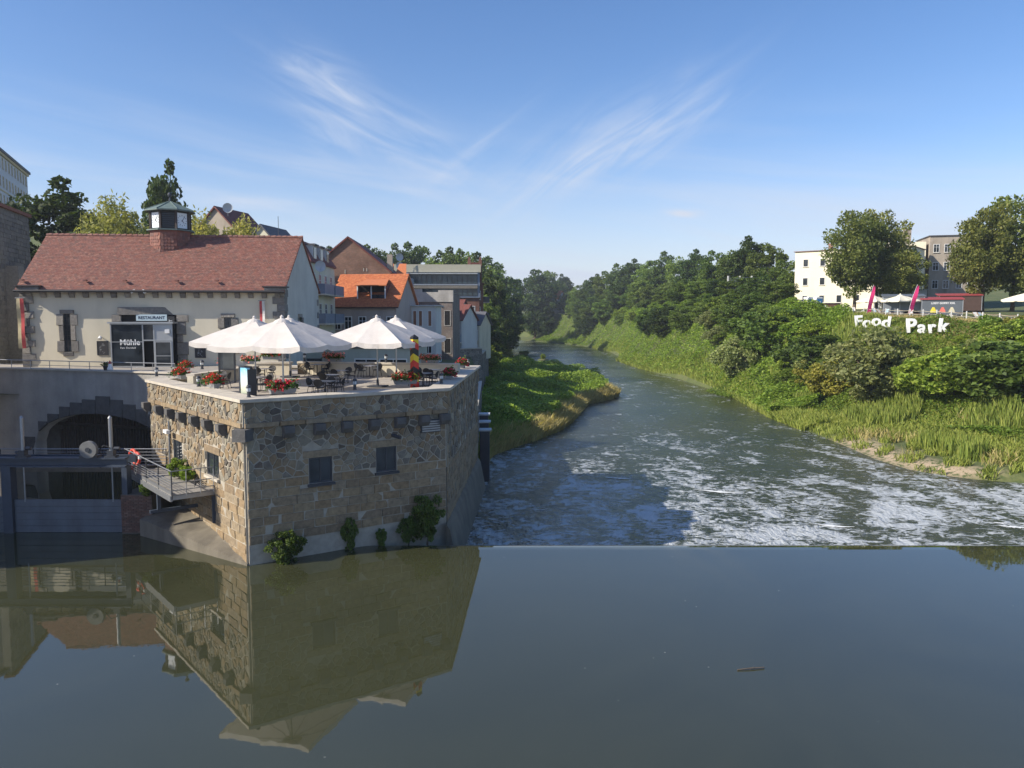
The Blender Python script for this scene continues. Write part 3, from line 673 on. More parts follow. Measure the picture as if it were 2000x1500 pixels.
for x in (150, 570, 835, 1180, 1445): # small vent tiles near the eaves
    u, v = FM.uv(x / 3.41, 540); MB().box(u - 0.12, u + 0.12, 0, 0.1, 0, 0.35, M=Matrix.Translation((FM.at(0, 0) + Vector((0, 0, 13.75)) + Vector(FM.n) * -0.05)[:]) @ Matrix(((FM.d.x, 0, FM.n.x, 0), (FM.d.y, 0, FM.n.y, 0), (0, 1, 0, 0), (0, 0, 0, 1)))).build('vent_tile', M_TILE, rf)
# brackets under the eaves
def fbox(F, u0, u1, v0, v1, w0, w1, name, mat, parent): return MB().box(u0, u1, v0, v1, w0, w1, M=F.M()).build(name, mat, parent)
for i in range(19):
    u = 0.5 + i * (FM.len - 1.0) / 18
    br = MB(); Mx = FM.M(); prof = [(0, EAVE - 0.72), (0, EAVE - 0.2), (0.36, EAVE - 0.2), (0.36, EAVE - 0.42), (0.16, EAVE - 0.72)]; n = 5
    br.add([Mx @ Vector((u + s_ * 0.19, p[1], p[0])) for s_ in (-1, 1) for p in prof], [(a, (a + 1) % n, n + (a + 1) % n, n + a) for a in range(n)] + [tuple(range(n)), tuple(range(2 * n - 1, n - 1, -1))])
    br.build('eaves_bracket', M_GREYSTONE, mill)
fbox(FM, 0, FM.len, EAVE - 0.2, EAVE - 0.08, 0.003, 0.42, 'eaves_board', M_GREYSTONE, mill)
def block(F, u0, u1, v0, v1, t, name='quoin_stone', w0=0.0, parent=None, mat=None):
    m_ = MB(); stone_into(m_, [(u0 + 0.008, v0 + 0.008), (u1 - 0.008, v0 + 0.008), (u1 - 0.008, v1 - 0.008), (u0 + 0.008, v1 - 0.008)], w0, t, F.M(), tilt=0.05, edge=0.05); return m_.build(name, mat or M_GREYSTONE, parent or mill)
z = YARD
i = 0
while z < EAVE - 0.3:   # quoins at both ends
    h = rng.uniform(0.42, 0.62); a = 0.95 if i % 2 else 0.6
    block(FM, -0.25, a - 0.2, z, z + h, rng.uniform(0.1, 0.2)); block(FM, FM.len - a, FM.len + 0.02, z, z + h, rng.uniform(0.06, 0.12))
    if z > 9.5 or i % 2: block(FG, -0.02, 0.5 if i % 2 else 0.75, z, z + h, 0.05)
    if i % 2: block(FG, FG.len - 0.5, FG.len, z, z + h, 0.05)
    z += h; i += 1
for F, u in ((FM, -0.3), (FM, FM.len - 1.5)):
    block(F, u, u + 1.75, EAVE - 0.35, EAVE + 0.1, 0.62, 'kneeler'); fbox(F, u - 0.1, u + 1.85, EAVE + 0.12, EAVE + 0.22, -0.3, 0.75, 'kneeler_cap', M_DARK, mill)
def stone_window(x0, x1, y0, y1, parent=mill):
    a, b, c, d = hole(FM, x0, x1, y0, y1)
    fr = MB(); Mx = FM.M(); fr.box(a, b, c, d, 0.004, 0.03, M=Mx); w_ = fr.build('window', M_GLASS, parent)
    br = MB(); n = max(2, round((d - c) / 0.45))
    for i in range(1, n): br.box(a, b, c + (d - c) * i / n - 0.015, c + (d - c) * i / n + 0.015, 0.03, 0.05, M=Mx)
    br.box((a + b) / 2 - 0.015, (a + b) / 2 + 0.015, c, d, 0.032, 0.052, M=Mx); br.build('glazing_bar', M_DARK, w_)
    z = c - 0.02
    for i, sh in enumerate((0.9, 1.25, 0.9)):
        h = sh * (d - c) / 3.05; ex = 0.55 if i != 1 else 0.38
        block(FM, a - ex, a, z, z + h, 0.13, 'surround_stone', 0, w_); block(FM, b, b + ex, z, z + h, 0.13, 'surround_stone', 0, w_); z += h
    block(FM, a - 0.3, b + 0.3, d, d + 0.32, 0.12, 'surround_stone', 0, w_); block(FM, a - 0.15, b + 0.15, c - 0.36, c - 0.03, 0.12, 'surround_stone', 0, w_)
stone_window(126, 139, 613, 687); stone_window(440, 453, 620, 690)
a, b, c, d = hole(FG, 584, 590, 620, 650); w_ = fbox(FG, 3.6, 4.2, 9.6, 10.9, 0.004, 0.03, 'window', M_GLASS, mill); block(FG, 3.3, 4.5, 10.9, 11.2, 0.08, 'surround_stone', 0, w_); block(FG, 3.2, 3.6, 9.5, 10.9, 0.08, 'surround_stone', 0, w_); block(FG, 4.2, 4.6, 9.5, 10.9, 0.08, 'surround_stone', 0, w_)
# portal and glazed porch
a, b, c, d = hole(FM, 240, 347, 615, 722); c = YARD
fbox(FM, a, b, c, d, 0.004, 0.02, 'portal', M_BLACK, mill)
block(FM, a - 0.25, b + 0.15, d, d + 0.62, 0.16, 'portal_lintel')
for (z0, z1, ea, eb) in ((c, c + 0.9, 0.35, 0.75), (c + 0.9, c + 1.9, 0.3, 0.85), (c + 1.9, c + 2.5, 0.6, 0.45), (c + 2.5, d - 0.55, 0.35, 0.7), (d - 0.55, d, 0.75, 0.9)):
    block(FM, a - ea, a, z0, z1, 0.17, 'portal_stone'); block(FM, b, b + eb, z0, z1, 0.17, 'portal_stone')
pa, pb = a - 0.45, b + 0.02; pz = FM.uv(260, 632, 1.3)[1]; pw = 1.3; um = pa + (pb - pa) * 0.51
porch = empty('porch', (0, 0, 0)); porch.parent = mill
fm = MB(); Mx = FM.M(); t = 0.09
M_ALU = surf('grey_aluminium', (0.42, 0.43, 0.43), 0.4, 0.06, 3, 0.05, 40, metal=0.5)
for u in (pa, um, pb - t): fm.box(u, u + t, c, pz, pw - t, pw, M=Mx)
fm.box(pa + t, um, pz - t, pz, pw - t, pw, M=Mx); fm.box(um + t, pb - t, pz - t, pz, pw - t, pw, M=Mx); fm.box(pa + t, um, c, c + t, pw - t, pw, M=Mx)
fm.box(pa + t, um, c + 1.95, c + 2.0, pw - t, pw, M=Mx); fm.box(um + t, pb - t, c + 2.05, c + 2.15, pw - t, pw, M=Mx)
ud = um + t + 0.75; fm.box(ud, ud + t, c, c + 2.05, pw - t, pw, M=Mx); fm.box(ud, ud + t, c + 2.15, pz - t, pw - t, pw, M=Mx)
fm.box(pa, pa + t, c, pz - 0.02, 0.18, 0.25, M=Mx); fm.build('porch_frame', M_ALU, porch)
fbox(FM, pa + t, um, c + t, c + 1.95, pw - 0.06, pw - 0.04, 'pane', M_GLASS, porch); fbox(FM, pa + t, um, c + 2.0, pz - t, pw - 0.06, pw - 0.04, 'pane', M_GLASS, porch)
fbox(FM, um + t, ud, c + 2.15, pz - t, pw - 0.06, pw - 0.04, 'pane', M_GLASS, porch); fbox(FM, ud + t, pb - t, c + 2.15, pz - t, pw - 0.06, pw - 0.04, 'panel', M_ALU, porch)
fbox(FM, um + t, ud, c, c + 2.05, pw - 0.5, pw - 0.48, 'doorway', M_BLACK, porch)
dl = MB(); dl.box(ud + t, ud + t + 0.08, c, c + 2.02, pw, pw + 0.05, M=Mx); dl.box(pb - t - 0.08, pb - t, c, c + 2.02, pw, pw + 0.05, M=Mx); dl.box(ud + t + 0.08, pb - t - 0.08, c + 1.94, c + 2.02, pw, pw + 0.05, M=Mx); dl.box(ud + t + 0.08, pb - t - 0.08, c, c + 0.1, pw, pw + 0.05, M=Mx); dl.box(ud + t + 0.08, pb - t - 0.08, c + 0.85, c + 0.9, pw, pw + 0.05, M=Mx)
do_ = dl.build('door_leaf', M_ALU, porch); fbox(FM, ud + t + 0.07, pb - t - 0.07, c + 0.08, c + 1.96, pw + 0.01, pw + 0.03, 'pane', M_GLASS, do_)
fbox(FM, pa - 0.12, pb + 0.12, pz, pz + 0.13, 0.2, pw + 0.2, 'porch_roof', M_ALU, porch)
fbox(FM, pa + 0.02, pa + 0.06, c + 0.1, pz - 0.1, 0.25, pw - t, 'pane', M_GLASS, porch)
fbox(FM, pb - t - 0.45, pb - t - 0.1, pz - 0.75, pz - 0.45, pw, pw + 0.12, 'lantern_box', M_WHITE, porch)
def text(body, F, u, v, w, size, mat, parent, name, rot=0.0, bold=0.0, ext=0.006, fit=None):
    cu = bpy.data.curves.new(name, 'FONT'); cu.body = body; cu.size = size; cu.align_x = 'CENTER'; cu.align_y = 'CENTER'; cu.extrude = ext; cu.offset = bold; cu.resolution_u = 3
    tmp = bpy.data.objects.new(name + '_curve', cu); col.objects.link(tmp); bpy.context.view_layer.update()
    me = bpy.data.meshes.new_from_object(tmp.evaluated_get(bpy.context.evaluated_depsgraph_get())); bpy.data.objects.remove(tmp)
    me.materials.clear(); me.materials.append(mat); o = bpy.data.objects.new(name, me); link(o, parent); k = 1.0
    if fit: k = fit / max(1e-3, max(p.co.x for p in me.vertices) - min(p.co.x for p in me.vertices))
    if F is None: return o
    o.matrix_local = Matrix.Translation(F.at(u, v, w)) @ Matrix(((F.d.x, 0, F.n.x, 0), (F.d.y, 0, F.n.y, 0), (0, 1, 0, 0), (0, 0, 0, 1))) @ Matrix.Rotation(rot, 4, 'Z') @ Matrix.Diagonal((k, k if fit else 1, 1, 1)); return o
M_SIGNBLUE = surf('pale_blue_sign', (0.42, 0.52, 0.56), 0.5, 0.05); M_NAVY = surf('navy_letters', (0.02, 0.03, 0.06), 0.5)
sa, sb, sc_, sd_ = hole(FM, 268, 328, 615.5, 626)
so = fbox(FM, sa, sb, sc_ - 0.02, sd_ + 0.05, 0.2, 0.26, 'sign_board', M_SIGNBLUE, mill); text('RESTAURANT', FM, (sa + sb) / 2, (sc_ + sd_) / 2, 0.265, 0.46, M_NAVY, so, 'sign_lettering', bold=0.01, fit=(sb - sa) * 0.86)
ba, bb, bc, bd = hole(FM, 329, 343, 618, 661); bo = fbox(FM, ba, bb, bc, bd, 0.22, 0.25, 'black_banner', M_DARK, mill); text('ZEIT', FM, (ba + bb) / 2, bd - 0.6, 0.256, 0.36, M_WHITE, bo, 'banner_lettering', rot=R(90))
u, v = (pa + um) / 2 + 0.25, FM.uv(265, 669, pw)[1]; text('Mühle', FM, u, v, pw - 0.03, 0.6, M_WHITE, porch, 'glass_lettering', bold=0.014, fit=1.5); text('Fam. Dornfeld', FM, u - 0.15, v - 0.42, pw - 0.03, 0.2, M_WHITE, porch, 'glass_lettering')
# things on the facade
def chalkboard(x0, x1, y0, y1, label):
    a, b, c, d = hole(FM, x0, x1, y0, y1); t_ = thing('menu_board', label, 'sign'); fr = MB(); Mx = FM.M()
    fr.box(a, b, c, d, 0.02, 0.05, M=Mx); fr.build('board', M_DARK, t_)
    f2 = MB()
    for q in ((a - 0.04, a, c - 0.04, d + 0.04), (b, b + 0.04, c - 0.04, d + 0.04), (a, b, d, d + 0.04), (a, b, c - 0.04, c)): f2.box(*q, 0.015, 0.07, M=Mx)
    f2.build('frame', M_DKIRON, t_); cs = MB(); r_ = random.Random(int(x0))
    for k in range(16):
        uu = r_.uniform(a + 0.1, b - 0.3); vv = r_.uniform(c + 0.1, d - 0.15); an = r_.uniform(-0.8, 0.8); l = r_.uniform(0.06, 0.2)
        cs.add([Mx @ Vector((uu + p * math.cos(an) - q * math.sin(an), vv + p * math.sin(an) + q * math.cos(an), 0.053)) for p, q in ((0, 0), (l, 0), (l, 0.018), (0, 0.018))], [(0, 1, 2, 3)])
    cs.build('chalk_drawing', surf('chalk', (0.35, 0.36, 0.36), 0.9), t_)
chalkboard(191, 211, 667, 693, 'black menu board on the cream facade west of the glass porch'); chalkboard(382, 401, 674, 698, 'black menu board on the facade, half under the parasol edge')
def banner(x0, x1, y0, y1, cols, label):
    a, b, c, d = hole(FM, x0, x1, y0, y1); t_ = thing('wall_banner', label, 'banner'); k = len(cols)
    MB().tube(FM.at(a - 0.1, d + 0.03, 0.3), FM.at(b + 0.1, d + 0.03, 0.3), 0.025).build('pole', M_IRON, t_)
    for i, c_ in enumerate(cols):
        m_ = MB(); u0, u1 = a + (b - a) * i / k, a + (b - a) * (i + 1) / k; n = 10
        for j in range(n + 1): m_.v += [tuple(FM.at(u0, d + (c - d) * j / n, 0.3 + 0.05 * math.sin(j * 0.9 + i))), tuple(FM.at(u1, d + (c - d) * j / n, 0.3 + 0.05 * math.sin(j * 0.9 + i + 1)))]
        for j in range(n): m_.f.append((j * 2, j * 2 + 1, j * 2 + 3, j * 2 + 2)); m_.m.append(0)
        m_.build('cloth_stripe', c_, t_)
M_YEL = surf('yellow_cloth', (0.42, 0.36, 0.22), 0.9); M_REDC = surf('red_cloth', (0.45, 0.07, 0.07), 0.9); M_WHC = surf('white_cloth', (0.62, 0.6, 0.55), 0.9)
banner(38, 52, 583, 680, [M_YEL, M_REDC], 'yellow and red hanging banner beside the west quoins'); banner(509, 519, 588, 650, [M_REDC, M_WHC], 'narrow red and white banner at the east end of the facade')
def wall_lamp(x, y, label):
    u, v = FM.uv(x, y); t_ = thing('wall_lamp', label, 'lamp'); m_ = MB(); m_.tube(FM.at(u, v, 0), FM.at(u, v, 0.3), 0.03); m_.build('arm', M_IRON, t_)
    m_ = MB(); m_.tube(FM.at(u, v + 0.1, 0.28), FM.at(u, v - 0.12, 0.4), 0.08, 0.17, 12); m_.build('shade', M_WHITE, t_)
wall_lamp(199, 659, 'small white lamp above the menu board'); 
t_ = thing('floodlight_pair', 'pair of white floodlights under the roof gutter', 'lamp'); u, v = FM.uv(276, 569); m_ = MB(); m_.tube(FM.at(u - 0.35, v + 0.12, 0.45), FM.at(u + 0.35, v + 0.12, 0.45), 0.025); m_.build('bracket', M_IRON, t_)
for s_ in (-1, 1): m_ = MB(); m_.tube(FM.at(u + s_ * 0.3, v + 0.08, 0.5), FM.at(u + s_ * 0.52, v - 0.08, 0.75), 0.07, 0.13, 10); m_.build('lamp_head', M_WHITE, t_)
# clock turret
RTC = RL.lerp(RR, 0.473); ct = empty('clock_turret', (RTC.x, RTC.y, 0)); ct.parent = mill; A0 = R(-90 - 29)
def octa(r, off=0.0): return [(r * math.cos(A0 + off + R(22.5 + 45 * i)), r * math.sin(A0 + off + R(22.5 + 45 * i))) for i in range(8)]
MB().prism(octa(1.68), 15.6, 18.1).build('turret_base', surf('turret_tile_hanging', (0.20, 0.075, 0.055), 0.85, 0.2, 3, 0.3), ct)
class TF(Face):
    def __init__(s, i, r):
        o = octa(r); a, b = o[i], o[(i + 1) % 8]; Face.__init__(s, a, b)
sh = MB()
for i in (5, 6, 7, 0, 1):
    F = TF(i, 1.68)
    for j in range(7):
        n = 5
        for k in range(n):
            u0 = F.len * (k + (0.0 if j % 2 else 0.12)) / n; u1 = u0 + F.len / n * 0.9; z0 = 16.0 + j * 0.27
            if u1 > F.len: continue
            sh.add([F.M() @ Vector(p) for p in ((u0, z0 + 0.05, 0.045), ((u0 + u1) / 2, z0 - 0.03, 0.05), (u1, z0 + 0.05, 0.045), (u1, z0 + 0.3, 0.01), (u0, z0 + 0.3, 0.01))], [(0, 1, 2, 3, 4)])
sh.build('hung_tiles', M_TILE, ct, 'stuff')
MB().prism(octa(1.95), 18.1, 18.2).build('lower_cornice', M_COPPER, ct)
MB().prism(octa(1.5), 18.2, 19.72).build('lantern', M_DARK, ct)
post = MB()
for p in octa(1.6): post.box(p[0] - 0.08, p[0] + 0.08, p[1] - 0.08, p[1] + 0.08, 18.2, 19.72)
post.build('corner_post', surf('dark_turret_timber', (0.05, 0.035, 0.03), 0.7), ct)
M_CLOCK = surf('white_clock_face', (0.72, 0.76, 0.78), 0.4, 0.03)
for i in range(8):
    F = TF((i + 7) % 8, 1.5); L = F.len
    if i % 2 == 0:
        cf = MB().box(0.08, L - 0.08, 18.32, 19.58, 0.02, 0.06, M=F.M()).build('clock_face', M_CLOCK, ct)
        hd = MB(); cx, cz = L / 2, 18.95
        for k in range(12):
            an = k * math.pi / 6; hd.box(-0.018, 0.018, 0.36, 0.46, 0.06, 0.066, M=F.M() @ Matrix.Translation((cx, cz, 0)) @ Matrix.Rotation(an, 4, 'Z'))
        hd.box(-0.022, 0.022, -0.06, 0.27, 0.068, 0.076, M=F.M() @ Matrix.Translation((cx, cz, 0)) @ Matrix.Rotation(R(-138), 4, 'Z'))
        hd.box(-0.016, 0.016, -0.08, 0.42, 0.078, 0.086, M=F.M() @ Matrix.Translation((cx, cz, 0)) @ Matrix.Rotation(R(-38), 4, 'Z')); hd.build('clock_hands', M_BLACK, cf)
    else:
        lv = MB()
        for k in range(7): lv.box(0.12, L - 0.12, 18.4 + k * 0.17, 18.48 + k * 0.17, 0.01, 0.1, M=F.M())
        lv.build('louvre', M_DKIRON, ct)
mb = MB(); o1, o2 = octa(2.05), octa(0.1); vs = [(p[0], p[1], 19.72) for p in o1] + [(p[0], p[1], 19.82) for p in o1] + [(p[0], p[1], 20.62) for p in o2]
mb.add(vs, [(i, (i + 1) % 8, 8 + (i + 1) % 8, 8 + i) for i in range(8)] + [(8 + i, 8 + (i + 1) % 8, 16 + (i + 1) % 8, 16 + i) for i in range(8)] + [tuple(range(7, -1, -1)), tuple(range(16, 24))]); to = mb.build('turret_roof', M_COPPER, ct)
mb = MB()
for p, q in zip(o1, o2): mb.tube((p[0], p[1], 19.84), (q[0], q[1], 20.64), 0.035, 0.035, 6)
mb.build('roof_seam', M_COPPER, to)
MB().lathe([(0.1, 20.6), (0.06, 20.95), (0.14, 21.05), (0.18, 21.2), (0.12, 21.33), (0.03, 21.4)], 10).build('finial', M_DKIRON, ct)

# ================================================================ retaining wall with the tail-race arch, yard
WLl, WRr = (-50.0, 62.02), (-17.9, 50.75)
FW = Face(WLl, WRr); WT = 7.12
M_CONC = surf('grey_roughcast', (0.40, 0.38, 0.345), 0.95, 0.2, 0.7, 0.8, 7, bdist=0.05, stain=0.5)
rw = thing('retaining_wall', 'grey roughcast retaining wall pierced by a wide stone arch', 'wall')
ua = FW.uv(70, 870)[0]; ub = FW.uv(330, 870)[0]; zc = FW.uv(200, 809)[1]; zs = FW.uv(85, 850)[1] - 0.5
def arc(u):
    t = (u - (ua + ub) / 2) / ((ub - ua) / 2); return zs + (zc - zs) * math.sqrt(max(0.0, 1 - t * t))
mb = MB(); N_ = 36; Mx = FW.M(); th = 0.9
us = [0.0] + [ua + (ub - ua) * i / N_ for i in range(N_ + 1)] + [FW.len]
def col_quad(u0, u1, z00, z01, z1):
    vs = [Mx @ Vector(p) for p in ((u0, z00, 0), (u1, z01, 0), (u1, z1, 0), (u0, z1, 0), (u0, z00, -th), (u1, z01, -th), (u1, z1, -th), (u0, z1, -th))]
    mb.add(vs, [(0, 1, 2, 3), (3, 2, 6, 7), (0, 4, 5, 1)])
col_quad(0, ua, -3, -3, WT)
for i in range(N_): col_quad(us[i + 1], us[i + 2], arc(us[i + 1]), arc(us[i + 2]), WT)
col_quad(ub, FW.len, -3, -3, WT)
for u in (ua, ub): mb.add([Mx @ Vector(p) for p in ((u, -3, 0), (u, zs, 0), (u, zs, -th), (u, -3, -th))], [(0, 1, 2, 3)])
mb.build('wall_face', M_CONC, rw)
stp = [(255, 485), (320, 435), (395, 388), (470, 360), (550, 340), (640, 318), (735, 342), (820, 373), (905, 405), (985, 440), (1060, 480)]
for (x0, y0), (x1, _) in zip(stp[:-1], stp[1:]):
    a, t0 = FW.uv(x0 / 3.41, 680 + y0 / 3.41); b, _z = FW.uv(x1 / 3.41, 680 + y0 / 3.41)
    a = max(a, ua); b = max(min(b, ub), a + 0.1); vv = MB(); stone_into(vv, [(a + 0.01, arc(a)), (b - 0.01, arc(b)), (b - 0.01, t0), (a + 0.01, t0)], -0.1, 0.2, FW.M(), tilt=0.02, edge=0.05); vv.build('voussoir', M_DARKSTONE, rw)
block(FW, ua - 1.2, ua, zs - 0.6, zs + 0.35, 0.12, 'voussoir', -0.05, rw, M_DARKSTONE)
for i in range(9): fbox(FW, FW.len * i / 9 + 0.004, FW.len * (i + 1) / 9 - 0.004, WT, WT + 0.09, -th - 0.05, 0.12, 'coping_slab', M_COPE, rw)
tn = MB(); tn.box(ua - 0.5, ub + 0.5, -3, zc + 0.4, -7, -6.6, M=Mx); tn.box(ua - 0.6, ua - 0.1, -3, zc + 0.4, -6.6, -th - 0.01, M=Mx); tn.box(ub + 0.1, ub + 0.6, -3, zc + 0.4, -6.6, -th - 0.01, M=Mx); tn.box(ua - 0.6, ub + 0.6, zc + 0.05, zc + 0.5, -6.6, -th - 0.01, M=Mx); tn.build('tunnel_lining', M_DARKSTONE, rw)
rk = thing('trash_rack', 'dark timber slat rack standing inside the arch', 'rack')
M_OLDWOOD = surf('wet_dark_timber', (0.06, 0.05, 0.045), 0.8, 0.3, 3, 0.4, 12)
for i in range(44):
    u = ua + 0.1 + (ub - ua - 0.2) * i / 43; m_ = MB(); m_.box(u - 0.07, u + 0.07, -1, arc(u) + 0.25, -1.9, -1.75, M=Mx @ Matrix.Translation((0, 0, -0.3))); m_.build('slat', M_OLDWOOD, rk)
MB().box(ua, ub, 2.9, 3.1, -1.72 - 0.3, -1.6 - 0.3, M=Mx).build('cross_rail', M_OLDWOOD, rk)
yd = MB(); yp = [FW.at(0, 0, -0.45)[:2], FW.at(FW.len - 0.6, 0, -0.45)[:2], (-18.3, 64.2), (-18.3, 66), (-38, 66), (-50, 66)]
yd.add([(p[0], p[1], YARD) for p in yp], [tuple(range(6))]); yo = yd.build('yard_pavement', surf('yard_paving', (0.30, 0.27, 0.23), 0.9, 0.15, 2, 0.3)); yo['kind'] = 'structure'
rl = thing('yard_railing', 'low steel railing along the top of the roughcast wall', 'railing')
u1_ = FW.uv(335, 712)[0]
for k, zz in enumerate((7.78, 7.45)): MB().tube(FW.at(1, zz, -0.3), FW.at(u1_, zz, -0.3), 0.03 if k == 0 else 0.018, None, 6).build('rail', M_IRON, rl)
for i in range(16): u = 1 + (u1_ - 1) * i / 15; MB().tube(FW.at(u, WT, -0.3), FW.at(u, 7.78, -0.3), 0.025, None, 6).build('post', M_IRON, rl)
# ================================================================ sluice, footbridge, service balcony
GY = 39.2
M_STEELBLUE = surf('blue_grey_steel', (0.045, 0.06, 0.085), 0.5, 0.2, 2, 0.15, 20, stain=0.3)
M_GATE = surf('grey_gate_steel', (0.11, 0.125, 0.145), 0.5, 0.25, 1.2, 0.2, 15, stain=0.5)
sg = thing('sluice_gate', 'dark steel sluice gate with overhead beam and two lifting spindles', 'sluice gate')
xb0, xb1 = -31.0, gy(248, 900, GY).x; zb1 = gy(100, 893, GY).z; zb0 = gy(100, 911, GY).z
bm_ = MB(); bm_.box(xb0, xb1, GY - 0.22, GY + 0.22, zb1 - 0.07, zb1); bm_.box(xb0, xb1, GY - 0.05, GY + 0.05, zb0 + 0.06, zb1 - 0.07); bm_.box(xb0, xb1, GY - 0.22, GY + 0.22, zb0, zb0 + 0.06); bm_.build('beam', M_STEELBLUE, sg)
bm_ = MB(); bm_.box(xb0, xb1, GY + 0.9, GY + 1.0, zb0 + 0.05, zb1 - 0.02); bm_.build('rear_beam', M_STEELBLUE, sg)
xp = [gy(17, 950, GY).x, gy(247, 950, GY).x]
for x, hw in ((xp[0], 0.24), (xp[1], 0.13), (-30.5, 0.24)): MB().box(x - hw, x + hw, GY - 0.2, GY + 0.3, -2, zb0).build('post', M_STEELBLUE, sg)
xg1 = gy(240, 1000, GY).x; zg = gy(100, 976, GY).z
for k in range(6):
    h = zg / 5; MB().box(xp[0] + 0.26, xg1, GY - 0.03 + 0.008 * (k % 2), GY + 0.1, zg - (k + 1) * h + 0.012, zg - k * h).build('gate_plank', M_GATE, sg)
    MB().box(-30.2, xp[0] - 0.26, GY - 0.03 + 0.008 * (k % 2), GY + 0.1, zg + 0.15 - (k + 1) * h + 0.012, zg + 0.15 - k * h).build('gate_plank', M_GATE, sg)
for px in (43, 216):
    x = gy(px, 850, GY).x; zt = gy(px, 812, GY).z
    sp_ = MB(); sp_.tube((x, GY, zb1 + 0.2), (x, GY, zt - 0.12), 0.095, 0.095, 10); sp_.tube((x, GY, zt - 0.12), (x, GY, zt), 0.11, 0.03, 10); so_ = sp_.build('spindle_sleeve', M_IRON, sg)
    MB().tube((x, GY, zg - 0.1), (x, GY, zb0), 0.04, 0.04, 8).build('lifting_rod', M_IRON, sg)
    g_ = MB(); g_.box(x - 0.28, x + 0.28, GY - 0.2, GY + 0.2, zb1, zb1 + 0.1); g_.box(x - 0.16, x + 0.16, GY - 0.16, GY + 0.16, zb1 + 0.1, zb1 + 0.36); g_.tube((x + 0.16, GY, zb1 + 0.45), (x + 0.42, GY, zb1 + 0.45), 0.09, 0.09, 10); g_.tube((x - 0.16, GY, zb1 + 0.25), (x - 0.36, GY, zb1 + 0.25), 0.07, 0.07, 10); g_.build('gearbox', M_DKIRON, sg)
x = gy(178, 885, GY).x
wl = MB(); wl.tube((x, GY - 0.32, zb1 + 0.42), (x, GY - 0.1, zb1 + 0.42), 0.43, 0.43, 28); wo2 = wl.build('motor_drum', surf('grey_cast_iron', (0.16, 0.16, 0.155), 0.6), sg); MB().tube((x, GY - 0.36, zb1 + 0.42), (x, GY - 0.32, zb1 + 0.42), 0.12, 0.12, 14).build('hub', M_DKIRON, wo2)
MB().box(x - 0.5, x + 0.4, GY - 0.25, GY + 0.25, zb1, zb1 + 0.12).build('motor_base', M_DKIRON, sg)
cb = MB(); cb.path([(x + 0.35, GY, zb1 + 0.3), (x + 0.7, GY - 0.1, zb1 + 0.62), (x + 1.0, GY - 0.1, zb1 + 0.5), (x + 1.0, GY, zb1 + 0.15)], 0.025); cb.build('cable', M_DARK, sg)
# footbridge behind the gate
fb = thing('footbridge', 'narrow steel footbridge with thin rails behind the sluice gate', 'footbridge'); BY = 42.2; zf = 2.75
MB().box(-33, -18.6, BY - 0.1, BY + 0.9, zf - 0.22, zf).build('deck', surf('old_grey_planks', (0.16, 0.14, 0.11), 0.9, 0.25, 2, 0.3, 12), fb)
for k in range(6): MB().tube((-33, BY - 0.08, zf + 0.18 + k * 0.17), (-18.6, BY - 0.08, zf + 0.18 + k * 0.17), 0.018 if k < 5 else 0.03, None, 6).build('rail', M_IRON, fb)
for k in range(9): MB().tube((-33 + k * 1.79, BY - 0.08, zf), (-33 + k * 1.79, BY - 0.08, zf + 1.05), 0.03, None, 6).build('post', M_DKIRON, fb)
# brick pier between gate and terrace
bp = thing('brick_pier', 'dark brick pier between sluice gate and cement plinth', 'pier')
M_BRK = pieces('old_dark_brick', [(0.14, 0.07, 0.05), (0.18, 0.09, 0.065), (0.11, 0.065, 0.05), (0.2, 0.12, 0.09)])
xq0, xq1 = xg1 + 0.05, gy(281, 1000, 38.9).x; MB().box(xq0, xq1 + 0.4, 38.95, 42.5, -3, 1.98).build('core', surf('dark_pier_mortar', (0.13, 0.115, 0.095), 0.95, 0.2, 2, 0.4), bp)
for j in range(22):
    zz = 0.05 + j * 0.087; u = xq0 - (0.13 if j % 2 else 0)
    while u < xq1 + 0.3:
        a, b = max(u, xq0), min(u + 0.25, xq1 + 0.38)
        if b - a > 0.04: m_ = MB(); m_.box(a + 0.006, b - 0.006, 38.925, 38.96, zz + 0.006, zz + 0.08); m_.build('brick', M_BRK, bp)
        u += 0.26
# service balcony on the west face
def lf(px, py, w=0.0): return FL.uv(px, py, w)
ue = lf(425, 981)[0]; zfl = 2.75; BW = 2.05; us_ = 2.2
bal = thing('service_balcony', 'steel grating balcony with tube railing bracketed off the lit stone face', 'balcony'); Mx = FL.M()
for k in range(int((ue - us_) / 0.21)): MB().box(us_ + k * 0.21 + 0.008, us_ + (k + 1) * 0.21 - 0.008, zfl - 0.05, zfl, 0.12, BW, M=Mx).build('deck_plank', surf('weathered_deck_board', (0.27, 0.25, 0.22), 0.9, 0.2, 4, 0.3), bal)
MB().box(us_, ue, zfl - 0.3, zfl - 0.055, BW - 0.02, BW + 0.08, M=Mx).build('edge_beam', M_IRON, bal); MB().box(ue - 0.08, ue, zfl - 0.24, zfl - 0.055, 0.12, BW - 0.025, M=Mx).build('end_beam', M_IRON, bal)
MB().box(us_, ue - 0.08, zfl, zfl + 0.15, BW - 0.01, BW + 0.02, M=Mx).build('kick_plate', M_IRON, bal)
def bp_(u, z, w): return FL.at(u, z, w)
nP = 4
for i in range(nP + 1): u = us_ + (ue - us_) * i / nP; MB().tube(bp_(u, zfl - 0.2, BW), bp_(u, zfl + 1.1, BW), 0.032, None, 6).build('post', M_DKIRON, bal)
for w_ in (0.15, 0.75, 1.4): MB().tube(bp_(ue, zfl - 0.1, w_), bp_(ue, zfl + 1.1, w_), 0.026, None, 6).build('post', M_IRON, bal)
for k, zz in enumerate((0.28, 0.4, 0.52, 0.64, 1.1)): MB().tube(bp_(us_, zfl + zz, BW), bp_(ue, zfl + zz, BW), 0.03 if k == 4 else 0.014, None, 6).build('rail', M_IRON, bal)
